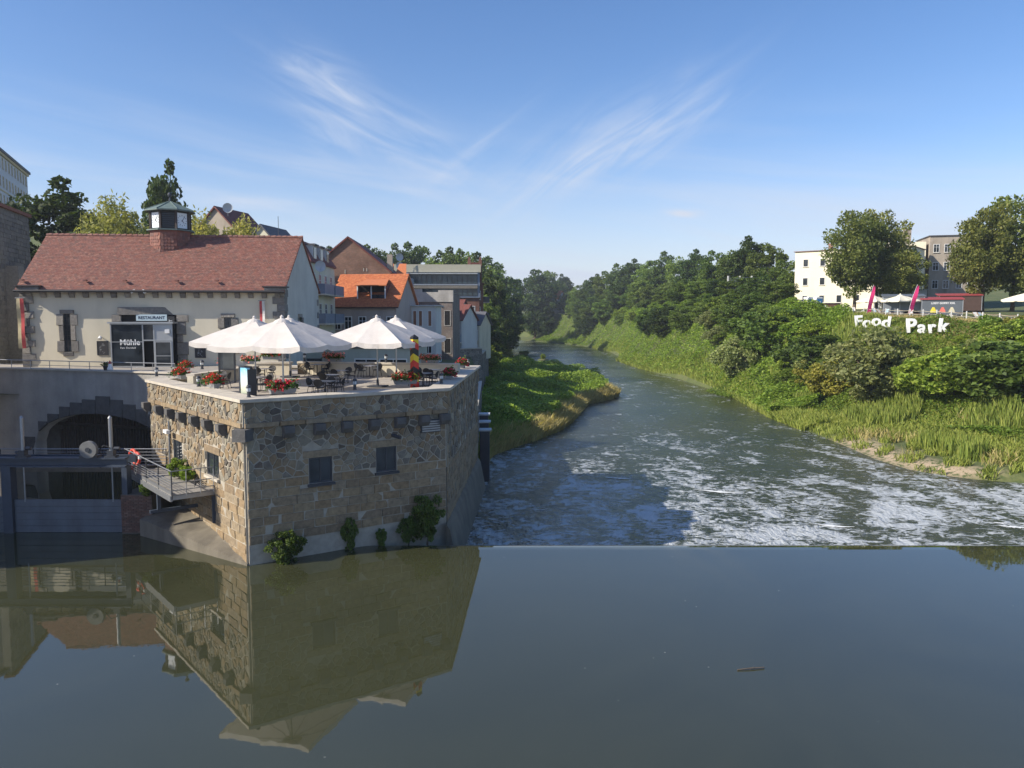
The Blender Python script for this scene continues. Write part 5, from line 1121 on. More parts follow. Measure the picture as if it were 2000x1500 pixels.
class House:
    """a box of walls on a local frame: x along the front, y into the depth, z up from 0"""
    def __init__(s, name, label, loc, ang, w, d, h, wall, cat='house', group=None):
        s.t = thing(name, label, cat, loc, R(ang), group); s.w, s.d, s.h = w, d, h; s.wallmat = wall
    def walls(s, gable=None, rise=0.0):
        w, d, h = s.w, s.d, s.h; m_ = MB(); v = [(0, 0, 0), (w, 0, 0), (w, d, 0), (0, d, 0), (0, 0, h), (w, 0, h), (w, d, h), (0, d, h)]
        if gable == 'x': v += [(0, d / 2, h + rise), (w, d / 2, h + rise)]; fs = [(0, 1, 5, 4), (2, 3, 7, 6), (1, 2, 6, 9, 5), (3, 0, 4, 8, 7)]      # ridge along x
        elif gable == 'y': v += [(w / 2, 0, h + rise), (w / 2, d, h + rise)]; fs = [(0, 1, 5, 8, 4), (2, 3, 7, 9, 6), (1, 2, 6, 5), (3, 0, 4, 7)]    # ridge along y
        else: fs = [(0, 1, 5, 4), (1, 2, 6, 5), (2, 3, 7, 6), (3, 0, 4, 7), (4, 5, 6, 7)]
        m_.add(v, fs); s.wall = m_.build('wall', s.wallmat, s.t); return s
    def roof(s, gable, rise, mat, ov=0.35, th=0.16, tiles=None):
        w, d, h = s.w, s.d, s.h; m_ = MB()
        def V(*p): return Vector(p)
        if gable == 'x':
            k = rise / (d / 2); sl = [(V(-ov, -ov, h - ov * k + th), V(w + ov, -ov, h - ov * k + th), V(w + ov, d / 2, h + rise + th), V(-ov, d / 2, h + rise + th)), (V(-ov, d / 2, h + rise + th), V(w + ov, d / 2, h + rise + th), V(w + ov, d + ov, h - ov * k + th), V(-ov, d + ov, h - ov * k + th))]
        elif gable == 'y':
            k = rise / (w / 2); sl = [(V(-ov, -ov, h - ov * k + th), V(w / 2, -ov, h + rise + th), V(w / 2, d + ov, h + rise + th), V(-ov, d + ov, h - ov * k + th)), (V(w / 2, -ov, h + rise + th), V(w + ov, -ov, h - ov * k + th), V(w + ov, d + ov, h - ov * k + th), V(w / 2, d + ov, h + rise + th))]
        else: sl = [(V(-ov, -ov, h + th), V(w + ov, -ov, h + th + rise), V(w + ov, d + ov, h + th + rise), V(-ov, d + ov, h + th))]
        n = None
        for q in sl:
            nn = slope(m_, *q, th=th); n = n or nn
        s.rf = m_.build('roof', mat, s.t)
        if tiles: tile_field(s.rf, sl[0][0], sl[0][1], sl[0][3], sl[0][2], n, *tiles)
        return s
    def frame(s, face):
        w, d = s.w, s.d
        return {'f': Face((0, 0), (w, 0)), 'r': Face((w, 0), (w, d)), 'l': Face((0, d), (0, 0))}[face]
    def window(s, face, u, v, ww=0.9, hh=1.3, fm=None, bars=True, sill=True, pane=None):
        F = s.frame(face); Mx = F.M(); m_ = MB(); a, b, c, d = u - ww / 2, u + ww / 2, v, v + hh; t = 0.09
        for q in ((a - t, a, c - t, d + t), (b, b + t, c - t, d + t), (a, b, d, d + t), (a, b, c - t, c)): m_.box(*q, 0.0, 0.06, M=Mx)
        if bars: m_.box(u - 0.03, u + 0.03, c, d, 0.012, 0.035, M=Mx); m_.box(a, u - 0.03, c + hh * 0.66, c + hh * 0.66 + 0.05, 0.012, 0.035, M=Mx); m_.box(u + 0.03, b, c + hh * 0.66, c + hh * 0.66 + 0.05, 0.012, 0.035, M=Mx)
        o = m_.build('window', fm or M_WFRAME, s.t); MB().box(a, b, c, d, 0.003, 0.012, M=Mx).build('pane', pane or M_GLASS, o)
        if sill: MB().box(a - 0.16, b + 0.16, c - t - 0.07, c - t, 0.0, 0.16, M=Mx).build('sill', M_COPE, o)
    def grid(s, face, us, vs, **k):
        for v in vs:
            for u in us: s.window(face, u, v, **k)
    def part(s, name, mat, *boxes, parent=None):
        m_ = MB()
        for b in boxes: m_.box(*b)
        return m_.build(name, mat, parent or s.t)
    def balcony(s, face, u0, u1, v, mat, out=1.1, h=1.0):
        F = s.frame(face); o = MB().box(u0, u1, v - 0.15, v, 0.0, out, M=F.M()).build('balcony', M_COPE, s.t); m_ = MB(); m_.box(u0, u1, v, v + h, out - 0.05, out, M=F.M()); m_.box(u0, u0 + 0.05, v, v + h, 0, out - 0.05, M=F.M()); m_.box(u1 - 0.05, u1, v, v + h, 0, out - 0.05, M=F.M()); m_.build('balustrade', mat, o)
def dish(loc, r, rz, label):
    t = thing('satellite_dish', label, 'satellite dish', loc, rz); m_ = MB(); m_.smooth = True; n = 14; rings = 4
    m_.v.append((0, 0, 0))
    for j in range(1, rings + 1):
        for i in range(n): a = 2 * math.pi * i / n; q = r * j / rings; m_.v.append((q * math.cos(a), -0.25 * q * q / r, q * math.sin(a)))
    for i in range(n): m_.f.append((0, 1 + (i + 1) % n, 1 + i)); m_.m.append(0)
    for j in range(rings - 1):
        for i in range(n): m_.f.append((1 + j * n + i, 1 + j * n + (i + 1) % n, 1 + (j + 1) * n + (i + 1) % n, 1 + (j + 1) * n + i)); m_.m.append(0)
    m_.build('reflector', M_ZINC, t); k = MB(); k.tube((0, 0.05, 0), (0, 0.1, -r * 1.6), 0.03); k.tube((0, 0, -r * 0.8), (0, -r * 0.9, -0.1), 0.015); k.build('mount', M_IRON, t)
GZ = 5.0
# --- apartment house beside the mill gable
h = House('apartment_house', 'pale yellow apartment house with dark red mansard behind the mill gable', (-27.5, 79, GZ), 0, 7.4, 11, 11.4, M_YELW).walls()
h.part('mansard', M_DKRED, (-0.2, 7.6, -0.2, 11.2, 11.4, 11.55)); m_ = MB(); m_.add([(-0.2, -0.2, 11.55), (7.6, -0.2, 11.55), (7.6, 11.2, 11.55), (-0.2, 11.2, 11.55), (1.2, 1.2, 13.6), (6.4, 1.2, 13.6), (6.4, 9.8, 13.6), (1.2, 9.8, 13.6)], [(0, 1, 5, 4), (1, 2, 6, 5), (2, 3, 7, 6), (3, 0, 4, 7), (4, 5, 6, 7)]); m_.build('roof', M_DKRED, h.t)
for y in (1.6, 4.4, 7.2): dm = h.part('dormer', M_WHITEW, (6.2, 7.35, y, y + 1.5, 11.7, 13.2)); MB().box(7.36, 7.4, y + 0.2, y + 1.3, 11.9, 13.0).build('pane', M_GLASS, dm); MB().box(6.0, 7.6, y - 0.15, y + 1.65, 13.2, 13.35).build('dormer_roof', M_SLATE, dm)
h.grid('f', (5.4, 6.7), (8.6, 5.6, 2.6), ww=0.8, hh=1.6); h.grid('r', (1.5, 4.0, 6.5, 9.0), (8.6, 5.6, 2.6), ww=0.9, hh=1.7)
for v in (8.3, 5.3, 2.3): h.balcony('r', 0.8, 4.9, v, M_BLUEG, 1.3); h.balcony('r', 5.6, 9.8, v, M_BLUEG, 1.3)
dish((-19.2, 79.5, 16.0), 0.55, 0.5, 'white satellite dish at the mansard eave of the yellow apartment house'); dish((-19.9, 78.9, 12.4), 0.45, 0.4, 'satellite dish low on the yellow apartment wall')
# --- pink house with the orange roof
h = House('pink_house', 'dusty pink house with steep orange tiled roof and wide loggia dormer', (-21.0, 91.2, GZ), -8, 7.9, 9.2, 7.2, M_PINK).walls('x', 3.75)
h.roof('x', 3.75, M_ORANGEB, 0.3, 0.15, tiles=(0.24, 0.2, M_ORANGE))
h.grid('f', (0.9, 2.2, 3.9, 5.6, 7.2), (4.6,), ww=0.75, hh=1.35); h.grid('f', (0.9, 2.2, 7.2), (1.4,), ww=0.75, hh=1.35)
h.part('gutter', M_DARK, (-0.35, 8.25, -0.42, -0.3, 6.95, 7.08))
dm = empty('loggia_dormer', (0, 0, 0)); dm.parent = h.t; m_ = MB(); k = 3.75 / 4.6
y0 = 0.9; z0 = 7.2 + y0 * k; zt = z0 + 1.75; ye = (zt - 7.2 - 0.15) / k
slope(m_, Vector((2.9, y0 - 0.35, zt - 0.05)), Vector((6.6, y0 - 0.35, zt - 0.05)), Vector((6.0, ye + 0.7, zt + 0.75)), Vector((3.3, ye + 0.7, zt + 0.75)), 0.12); m_.build('dormer_roof', M_ORANGEB, dm)
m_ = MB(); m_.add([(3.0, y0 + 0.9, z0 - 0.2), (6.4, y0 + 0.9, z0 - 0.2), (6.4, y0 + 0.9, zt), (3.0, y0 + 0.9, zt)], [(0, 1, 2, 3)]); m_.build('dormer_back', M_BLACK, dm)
m_ = MB(); m_.add([(6.4, y0, z0), (6.4, ye + 0.6, zt + 0.1), (6.4, y0, zt - 0.1), (3.0, y0, z0), (3.0, ye + 0.6, zt + 0.1), (3.0, y0, zt - 0.1)], [(0, 1, 2), (5, 4, 3)]); m_.build('dormer_cheek', M_DKRED, dm)
m_ = MB()
for x in (3.05, 4.7, 6.35): m_.box(x - 0.06, x + 0.06, y0 - 0.05, y0 + 0.07, z0, zt - 0.1)
m_.build('dormer_post', M_WFRAME, dm); MB().box(4.7, 6.35, y0 - 0.02, y0 + 0.03, z0, z0 + 0.6).build('dormer_rail', M_GLASS, dm)
# --- grey-green ground floor building behind the terrace
h = House('annex_building', 'low grey-green annex with dark shop windows just behind the rear parapet', (-19.0, 69.5, 3.6), -3, 10.4, 7.5, 4.6, M_GREENW).walls(); h.part('roof', M_SLATE, (-0.2, 10.6, -0.2, 7.7, 4.6, 4.75))
for u, ww in ((6.2, 1.9), (8.6, 2.3)): h.window('f', u, 1.5, ww, 2.1, M_WFRAME)
h.window('f', 1.6, 1.4, 1.2, 2.2, M_DKIRON)
# --- big brick gable
h = House('brick_gable_house', 'tall house with bare weathered brick gable and dark pitched roof', (-26.6, 103, GZ), 2, 10.8, 15, 11.8, M_BRICK).walls('y', 4.4); h.roof('y', 4.4, M_DKRED, 0.25, 0.2)
h.part('wall_ledge', M_COPE, (2.2, 4.6, -0.1, 0, 9.6, 9.72), (6.4, 10.4, -0.1, 0, 9.3, 9.42)); h.part('chimney', M_GREYB, (10.2, 10.9, 1.5, 2.3, 10.5, 14.2))
h.part('wall_anchor', M_COPE, (4.9, 5.0, -0.04, 0, 11.6, 12.1), (7.3, 7.4, -0.04, 0, 11.9, 12.3), (7.7, 7.8, -0.04, 0, 11.9, 12.3))
h = House('dormer_house', 'dark slate-hung house top with two small bright orange gables', (-19.6, 113, GZ), 0, 4.6, 8, 11.8, M_BLUEG).walls()
for x in (0.0, 3.0): 
    m_ = MB(); wd = 2.8 if x == 0 else 1.6; a = slope(m_, Vector((x - 0.1, -0.3, 11.8)), Vector((x + wd, -0.3, 11.8)), Vector((x + wd - 0.3, 2.2, 13.7)), Vector((x + 0.3, 2.2, 13.7)), 0.12); m_.build('roof', M_ORANGEB, h.t)
h.grid('f', (1.0, 2.4, 3.8), (9.6,), ww=0.7, hh=1.3); h.grid('r', (1.5, 4.0), (9.6,), ww=0.7, hh=1.3)
# tiled house between apartment and brick gable
h = House('tiled_house', 'narrow house with sloping dark tiled roof and skylights below the brick gable', (-24.0, 94, GZ), 10, 5.0, 10, 7.4, M_PINK).walls('y', 3.2); h.roof('y', 3.2, M_SLATE, 0.3, 0.15); h.window('f', 1.3, 4.6); h.window('f', 3.4, 4.6); dmr = h.part('dormer', M_DKIRON, (3.2, 4.6, 1.2, 2.6, 8.0, 9.5)); 
# --- modern office slab
h = House('office_building', 'long dark office block with ribbon windows under a beige flat parapet', (-21.5, 145, GZ), 2, 15.5, 13, 14.2, M_BRICK2, 'office').walls()
h.part('parapet', surf('beige_parapet', (0.42, 0.40, 0.31), 0.8, 0.06), (-0.3, 15.8, -0.6, 13.2, 14.2, 15.6)); h.part('cladding', M_BLUEG, (-0.1, 15.6, -0.35, 0, 9.6, 14.2))
for (v, hh) in ((12.2, 1.5), (10.0, 1.2)):
    for i in range(16): h.window('f', 0.9 + i * 0.92, v, 0.8, hh, M_DKIRON, bars=False, sill=False, pane=glassmat('office_glass', (0.03, 0.05, 0.06), 0.08))
for o in [c for c in h.t.children if c.name.startswith('window')]: o.location.y -= 0.36
h.part('sun_louvre', M_ZINC, (0.6, 15.2, -1.1, -0.36, 13.85, 13.98), (0.6, 15.2, -0.8, -0.36, 11.85, 11.95)); h.part('sloping_panel', surf('brown_grey_metal', (0.18, 0.16, 0.13), 0.5), (1.8, 15.2, -0.75, -0.36, 11.25, 11.8))
h.grid('f', (10.8, 12.4, 14.2), (6.6,), ww=0.9, hh=1.4); dish((-20.3, 143.5, 21.8), 0.7, 0.4, 'upper of two white dishes on the office roof mast'); dish((-20.3, 143.5, 20.3), 0.7, 0.4, 'lower of two white dishes on the office roof mast')
# --- brick tower house
h = House('brick_tower_house', 'narrow red brick tower house with pinnacled top and iron balconies over the river', (-8.3, 149, 3.6), 4, 2.9, 9, 13.6, M_BRICK2, 'tower').walls(); h.part('cornice', M_BRICK2, (-0.15, 3.05, -0.15, 9.15, 13.6, 13.9)); b2 = h.part('belvedere', M_BRICK2, (0.3, 2.4, 0.3, 3.4, 13.9, 17.4))
for x in (0.3, 2.4): 
    for y in (0.3, 3.4): h.part('pinnacle', M_BRICK2, (x - 0.25, x + 0.25, y - 0.25, y + 0.25, 13.9, 18.2), (x - 0.16, x + 0.16, y - 0.16, y + 0.16, 18.2, 18.7))
h.part('belvedere_roof', M_DKRED, (0.1, 2.6, 0.1, 3.6, 17.4, 17.65)); h.grid('f', (0.85, 2.05), (10.8, 7.8, 4.8, 1.8), ww=0.6, hh=1.5); h.window('f', 1.35, 14.6, 0.8, 1.9); h.grid('r', (1.5, 4.0, 6.5), (10.8, 7.8, 4.8), ww=0.8, hh=1.6)
for v in (10.3, 7.3, 4.3): h.balcony('r', 0.5, 5.5, v, M_DKIRON, 1.2)
aw = h.part('awning', surf('yellow_awning', (0.65, 0.5, 0.08), 0.8), (2.92, 4.3, 0.6, 2.6, 6.2, 6.32))
# --- ruin
h = House('ruined_house', 'roofless grey brick ruin with empty window openings', (-14.2, 106, GZ), -4, 6.3, 7, 9.2, M_RUIN).walls(); h.part('wall_top', M_CONC, (-0.1, 6.4, -0.12, 0.3, 8.0, 9.3), (-0.1, 2.2, -0.1, 0.28, 9.3, 9.7), (4.4, 6.4, -0.1, 0.28, 9.3, 9.55))
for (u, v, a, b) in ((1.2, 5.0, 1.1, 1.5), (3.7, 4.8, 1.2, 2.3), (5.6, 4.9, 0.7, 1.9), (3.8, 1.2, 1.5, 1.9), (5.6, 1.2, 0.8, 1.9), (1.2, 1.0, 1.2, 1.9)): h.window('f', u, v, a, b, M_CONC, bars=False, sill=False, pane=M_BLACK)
# --- white bay building
h = House('white_bay_house', 'small white riverside house with three brown shutters and pale metal roof', (-12.6, 96.5, GZ), -3, 3.3, 5, 7.3, M_WHITEW).walls(); h.roof('lean', -0.0, M_ZINC, 0.35, 0.12)
for u in (0.75, 1.45, 2.6): h.window('f', u, 4.9, 0.36, 1.8, M_WFRAME, bars=False, pane=M_BROWN, sill=False)
h.grid('f', (0.9, 2.4), (1.6,), ww=0.7, hh=1.2); h.part('band', M_DKIRON, (-0.06, 3.36, -0.06, 0, 3.6, 3.72))
h = House('grey_lean_to', 'grey lean-to with glazed gallery next to the white bay house', (-15.2, 97.5, GZ), -3, 2.5, 4, 6.0, M_BLUEG).walls(); h.roof('lean', 0.5, M_ZINC, 0.25, 0.1); h.grid('f', (0.7, 1.7), (3.6,), ww=0.8, hh=1.6)
# --- small riverside houses farther on
h = House('white_gable_house', 'narrow white house with dark red roof below the factory', (-10.2, 118, 4.4), -20, 2.9, 6, 6.2, M_WHITEW).walls('x', 2.2); h.roof('x', 2.2, M_DKRED, 0.3, 0.14); h.grid('f', (0.8, 2.1), (3.4, 0.9), ww=0.6, hh=1.1); h.balcony('f', 1.4, 2.9, 2.9, M_BLUEG)
h = House('cream_river_house', 'cream riverside house with slate roof and glazed veranda', (-8.2, 127, 4.2), -16, 3.1, 6, 5.6, M_CREAM).walls('x', 2.0); h.roof('x', 2.0, M_SLATE, 0.3, 0.14); h.grid('f', (0.6, 1.5, 2.5), (0.8, 3.2), ww=0.55, hh=1.5); h.balcony('f', 0.2, 1.8, 2.8, M_BLUEG)
h = House('mansard_house', 'white house with red mansard slope and small dark panes', (-11.6, 124, 4.4), -12, 3.4, 6, 7.4, M_WHITEW).walls('x', 1.9); h.roof('x', 1.9, M_DKRED, 0.3, 0.14); h.grid('f', (0.7, 1.7, 2.7), (5.2, 2.0), ww=0.6, hh=1.2)
# --- roofs on the hill behind the mill
h = House('hill_house', 'house on the hill with dark red roof and a dish, behind the willow', (-52.5, 131, 8), -14, 9, 9, 16.2, M_GREYB).walls('y', 4.6); h.roof('y', 4.6, M_DKRED, 0.4, 0.2); dish((-46.0, 129.5, 28.6), 0.8, 0.3, 'large round dish on the dark red roof above the willow')
h = House('slate_hill_house', 'beige hill house with slate roof and antenna behind the mill ridge', (-41.5, 121, 7), -10, 7.5, 8, 13.6, M_YELW).walls('y', 4.2); h.roof('y', 4.2, M_SLATE, 0.35, 0.2); h.part('antenna', M_DKIRON, (6.0, 6.06, 1.0, 1.06, 15.5, 19.2)); h.window('f', 3.6, 12.0, 0.8, 1.2)
h = House('terrace_roof_house', 'low slate-roofed house stepping down beside the hill house', (-38.0, 110, 6), -10, 7, 7, 10.6, M_WHITEW).walls('y', 3.4); h.roof('y', 3.4, M_SLATE, 0.35, 0.2)
# --- the long building on the bluff
F_ = Face((-97, 150), (-108.7, 180)); h = House('bluff_building', 'long four-storey white and ochre building high on the bluff', (-93.5, 141, 22), math.degrees(math.atan2(30, -11.7)), 42, 12, 21, surf('white_ochre_plaster', (0.62, 0.62, 0.62), 0.9, 0.05))
h.t.rotation_euler = (0, 0, math.atan2(30, -11.7)); h.walls(); h.roof('lean', 0.0, M_SLATE, 0.6, 0.5); M_OCH = surf('ochre_trim', (0.60, 0.48, 0.27), 0.9)
class _B: pass
Fb = Face((0, 0), (42, 0))
for v in (18.2, 14.6, 11.0, 7.4):
    for i in range(15): h.window('f', 1.6 + i * 2.75, v, 1.0, 1.9, M_OCH)
h.part('cornice', M_OCH, (-0.2, 42.2, -0.35, 0, 20.5, 21.0), (-0.2, 42.2, -0.12, 0, 13.6, 13.85))
# --- bluff wall
bw = thing('bluff_wall', 'high dark stone retaining wall of the bluff west of the mill', 'wall'); FBW = Face((-44.3, 67.5), (-47.2, 78)); FBW.n = -FBW.n if FBW.n.x < 0 else FBW.n
pl = [FBW.at(0, 0)[:2], FBW.at(FBW.len, 0)[:2], (-75, 90), (-75, 71)]
if area(pl) < 0: pl = pl[::-1]
MB().prism(pl, -1, 20.6).build('wall_core', surf('bluff_mortar', (0.13, 0.125, 0.115), 0.95, 0.25, 0.5, 0.5, 6, bdist=0.1), bw)
Mb = Matrix(((FBW.d.x, 0, FBW.n.x, FBW.P.x), (FBW.d.y, 0, FBW.n.y, FBW.P.y), (0, 1, 0, 0), (0, 0, 0, 1))); cs = MB()
for p in courses(0, FBW.len, 2, 46, 0.4, 0.5, 1.1): stone_into(cs, p, -0.02, rng.uniform(0.05, 0.1), Mb)
cs.build('wall_stones', pieces('bluff_stone', [(0.15, 0.14, 0.125), (0.2, 0.18, 0.155), (0.11, 0.105, 0.1), (0.17, 0.155, 0.14)]), bw, 'stuff')
for u in (3.5, 8.2): MB().box(u, u + 1.6, -1, 15.5, -0.2, 1.1, M=Mb).build('buttress', M_GREYSTONE, bw)
MB().box(-0.2, FBW.len + 0.2, 20.6, 20.9, -0.6, 0.25, M=Mb).build('coping_slab', M_TILEBACK, bw)
# --- unseen house added on the west bank to shade the sluice and retaining wall
h = House('unseen_shade_house', 'unseen plain house added on the west bank to cast shade', (-48, 28, 0), 0, 12, 26, 13.9, M_PINK).walls(); h.part('roof', M_SLATE, (-0.3, 12.3, -0.3, 26.3, 13.9, 14.15)); h.grid('r', (3, 8, 13, 18, 23), (9.5, 5.5), ww=1.1, hh=1.7)
# --- garden and quay walls along the left bank
def stone_wall(name, label, P, Q, z0, z1, su=0.55, sv=0.36):
    F = Face(P, Q); t = thing(name, label, 'wall'); MB().box(0, F.len, z0, z1, -0.5, 0, M=F.M()).build('core', M_CONC, t); m_ = MB()
    for p in rubble(0, F.len, z0, z1, su, sv): stone_into(m_, p, -0.02, 0.07, F.M())
    m_.build('wall_stones', M_RSTONE, t, 'stuff'); MB().box(-0.05, F.len + 0.05, z1, z1 + 0.12, -0.58, 0.1, M=F.M()).build('coping_slab', M_COPE, t); return t
M_RSTONE = pieces('grey_river_stone', [(0.18, 0.165, 0.14), (0.23, 0.2, 0.17), (0.13, 0.12, 0.105), (0.27, 0.24, 0.2)])
stone_wall('quay_wall', 'grey stone quay wall running on from the terrace along the left bank', (-2.75, 58.2), (-3.6, 92), -2.6, 3.4); stone_wall('garden_wall', 'tall stone garden wall below the riverside houses', (-10.8, 109), (-4.4, 116), 0, 6.4)
stone_wall('river_garden_wall', 'stone garden wall turning along the river under the cream house', (-4.4, 116), (-4.2, 140), -2.4, 5.6); stone_wall('upper_garden_wall', 'rough stone wall between the annex and the white bay house', (-12.5, 80), (-4.2, 92), 0, 5.0)
for i, (px, py, s_) in enumerate(((938, 862, 1.0), (934, 848, 1.2), (930, 835, 1.5))):
    t = thing('flood_post', ('lowest', 'middle', 'tallest')[i] + ' of the three dark stepped posts with pale caps at the river wall', 'post', (-2.1 - 0.12 * i, 61.0 + 2.2 * i, -0.2)); MB().box(-0.35, 0.35, -0.5, 0.5, -2, 2.3 + 0.35 * i).build('shaft', M_DKIRON, t); MB().box(-0.45, 0.5, -0.55, 0.55, 2.3 + 0.35 * i, 2.42 + 0.35 * i).build('cap', M_ZINC, t)
# ================================================================ east bank: food park and buildings
def hit(px, py, lo=45, hi=900, up=0.0):
    r = _ray(px, py); t = lo; last = None
    while t < hi:
        x, y, z = r[0] * t, r[1] * t, CAM_H + r[2] * t
        if z <= ground(x, y) + up: return Vector((x, y, ground(x, y)))
        t += 0.4 if t < 160 else 1.5
    return None
def on(x, y): return Vector((x, y, ground(x, y)))
h = House('cream_block', 'bright cream three-storey block with few small windows above the park', (58.7, 165, ground(60, 166) - 0.4), -39, 22, 11, 12.2, M_CREAMR, 'building').walls(); h.roof('lean', 0.0, surf('brown_flat_roof', (0.2, 0.12, 0.09), 0.8), 0.25, 0.15)
h.grid('f', (2.2, 5.6, 9.0, 12.4, 15.8), (9.2, 5.4, 1.8), ww=0.9, hh=1.4, bars=False); h.part('chimney', M_BRICK, (6.0, 6.8, 2, 2.8, 12.2, 13.8)); h.part('antenna', M_DKIRON, (7.4, 7.45, 2.4, 2.45, 12.2, 15))
h = House('low_annex', 'low pale annex with two windows behind the park trees', (70, 153, ground(72, 154) - 0.3), -20, 9, 7, 3.8, M_WHITEW, 'building').walls(); h.roof('lean', 0.0, M_ZINC, 0.2, 0.12); h.grid('f', (1.5, 4.2, 7), (1.2,), ww=1.1, hh=1.4)
h = House('apartment_block', 'stained grey-brown four-storey apartment block with white windows', (84.2, 160.6, ground(86, 161) - 0.4), -14, 10, 11, 14.8, M_GREYB, 'building').walls(); h.roof('lean', 0.0, M_SLATE, 0.25, 0.15); h.grid('f', (1.2, 3.2, 5.6, 7.6), (11.6, 8.0, 4.4, 1.0), ww=0.95, hh=1.5); h.part('air_conditioner', M_WHITE, (4.1, 4.9, -0.4, 0, 1.0, 1.6))
h = House('white_party_wall', 'pale windowless party wall with chimneys beside the apartment block', (77.0, 163, ground(78, 163) - 0.4), -14, 7, 11, 13.8, M_CREAMR, 'building').walls(); h.part('chimney', M_GREYB, (0.8, 1.8, 1, 2, 13.8, 16.0), (3.0, 4.4, 1, 2.2, 13.8, 16.6)); h.window('f', 5.4, 8.8, 0.9, 1.1)
bf = thing('hill_fence', 'white wall with blue-grey railing on the hill left of the cream block', 'fence', (50.5, 175, 0)); zb = ground(52, 178) ; MB().box(-3, 12, 0, 0.4, zb + 3.6, zb + 4.7).build('wall', M_WHITEW, bf)
for k in range(6): MB().box(-3 + k * 2.6, -2.7 + k * 2.6, 0, 0.35, zb + 4.7, zb + 7.0).build('post', M_WHITEW, bf)
for k in range(60): MB().box(-3 + k * 0.25, -2.96 + k * 0.25, 0.15, 0.2, zb + 4.7, zb + 6.7).build('bar', M_BLUEG, bf)
# stalls
def stall(name, label, loc, rz, w, d, hh, mat, roofm):
    t = thing(name, label, 'food stall', loc, rz); m_ = MB(); m_.box(-w / 2, w / 2, -d / 2, d / 2, 0.15, hh); m_.build('body', mat, t); r_ = MB(); r_.add([(-w / 2 - 0.15, -d / 2 - 0.15, hh), (w / 2 + 0.15, -d / 2 - 0.15, hh), (w / 2 + 0.15, d / 2 + 0.15, hh + 0.35), (-w / 2 - 0.15, d / 2 + 0.15, hh + 0.35), (-w / 2 - 0.15, -d / 2 - 0.15, hh + 0.1), (w / 2 + 0.15, -d / 2 - 0.15, hh + 0.1), (w / 2 + 0.15, d / 2 + 0.15, hh + 0.45), (-w / 2 - 0.15, d / 2 + 0.15, hh + 0.45)], [(3, 2, 1, 0), (4, 5, 6, 7), (0, 1, 5, 4), (1, 2, 6, 5), (2, 3, 7, 6), (3, 0, 4, 7)]); r_.build('roof', roofm, t)
    for x in (-w / 2 + 0.3, w / 2 - 0.3): MB().box(x - 0.15, x + 0.15, -d / 2 + 0.2, d / 2 - 0.2, 0, 0.15).build('skid', M_DKIRON, t)
    tr = MB()
    for x in (-w / 2, w / 2 - 0.08): tr.box(x, x + 0.08, -d / 2 - 0.02, -d / 2, 0.15, hh)
    tr.build('corner_trim', M_ALU, t); return t
M_ANTH = surf('anthracite_panel', (0.10, 0.115, 0.13), 0.55, 0.08)
p = on(61.2, 113); st1 = stall('food_stall', 'anthracite food stall with red roof and three coloured pictograms', p, R(-22), 5.2, 2.6, 2.35, M_ANTH, surf('red_stall_roof', (0.30, 0.05, 0.05), 0.6))
Fs = Face((-2.6, -1.3), (2.6, -1.3)); tx = text('LODY GOFRY XXL', Fs, 2.7, 1.85, 0.01, 0.4, M_WHITE, st1, 'stall_lettering', bold=0.01, fit=3.0)
for i, c_ in enumerate(((0.75, 0.6, 0.05), (0.7, 0.16, 0.12), (0.55, 0.5, 0.35))):
    g = MB(); x = -1.1 + i * 1.15; g.add([(x - 0.36, -1.312, 0.55), (x + 0.36, -1.312, 0.55), (x + 0.38, -1.312, 0.75), (x + 0.13, -1.312, 1.3), (x - 0.13, -1.312, 1.3), (x - 0.38, -1.312, 0.75)], [(0, 1, 2, 3, 4, 5)]); g.build('pictogram', surf('pictogram_%d' % i, c_, 0.6), st1)
p = on(57.2, 116); st2 = stall('food_trailer', 'plain grey food trailer with cut-out wheel arch next to the pictogram stall', p, R(-20), 5.4, 2.5, 2.7, surf('grey_trailer_panel', (0.17, 0.19, 0.205), 0.5, 0.08), M_ANTH); a_ = MB(); a_.add([(-0.2, -1.262, 0.16), (2.2, -1.262, 0.16), (1.7, -1.262, 0.75), (0.3, -1.262, 0.75)], [(0, 1, 2, 3)]); a_.build('wheel_arch', M_BLACK, st2)
p = on(71.0, 126); stall('brown_kiosk', 'brown timber kiosk in the shade of the eastern trees', p, R(-20), 6, 3, 2.5, surf('shade_darkened_boards', (0.07, 0.04, 0.03), 0.8), surf('red_stall_roof', (0.3, 0.05, 0.05), 0.6))  # board colour made darker to stand for the shade under the trees
# toilets
def make_toilet():
    t = thing('portable_toilet', 'x', 'portable toilet', group='portable toilets'); b = MB(); b.box(-0.55, 0.55, -0.55, 0.55, 0.1, 2.1); b.build('cabin', M_WHITE, t); MB().box(-0.45, 0.45, -0.58, -0.552, 0.15, 2.0).build('door', surf('toilet_blue', (0.03, 0.17, 0.36), 0.5), t); r_ = MB(); r_.prism([(-0.6, 2.1), (0.6, 2.1), (0.4, 2.32), (-0.4, 2.32)], -0.6, 0.6, M=XZ); r_.build('roof', M_WHITE, t); MB().box(-0.58, 0.58, -0.58, 0.58, 0, 0.1).build('base', M_DKIRON, t); MB().box(0.0, 0.2, -0.592, -0.582, 1.35, 1.6).build('sign', M_WHITE, t); return t
t0 = make_toilet(); tt = tree_of(t0); t0.location = on(50.1, 134); t0.rotation_euler = (0, 0, R(20)); t0['label'] = 'blue and white portable toilet farther left at the park edge'; dup(t0, tt, on(51.4, 133.2), R(8), label='blue-doored portable toilet nearer the brown crate')
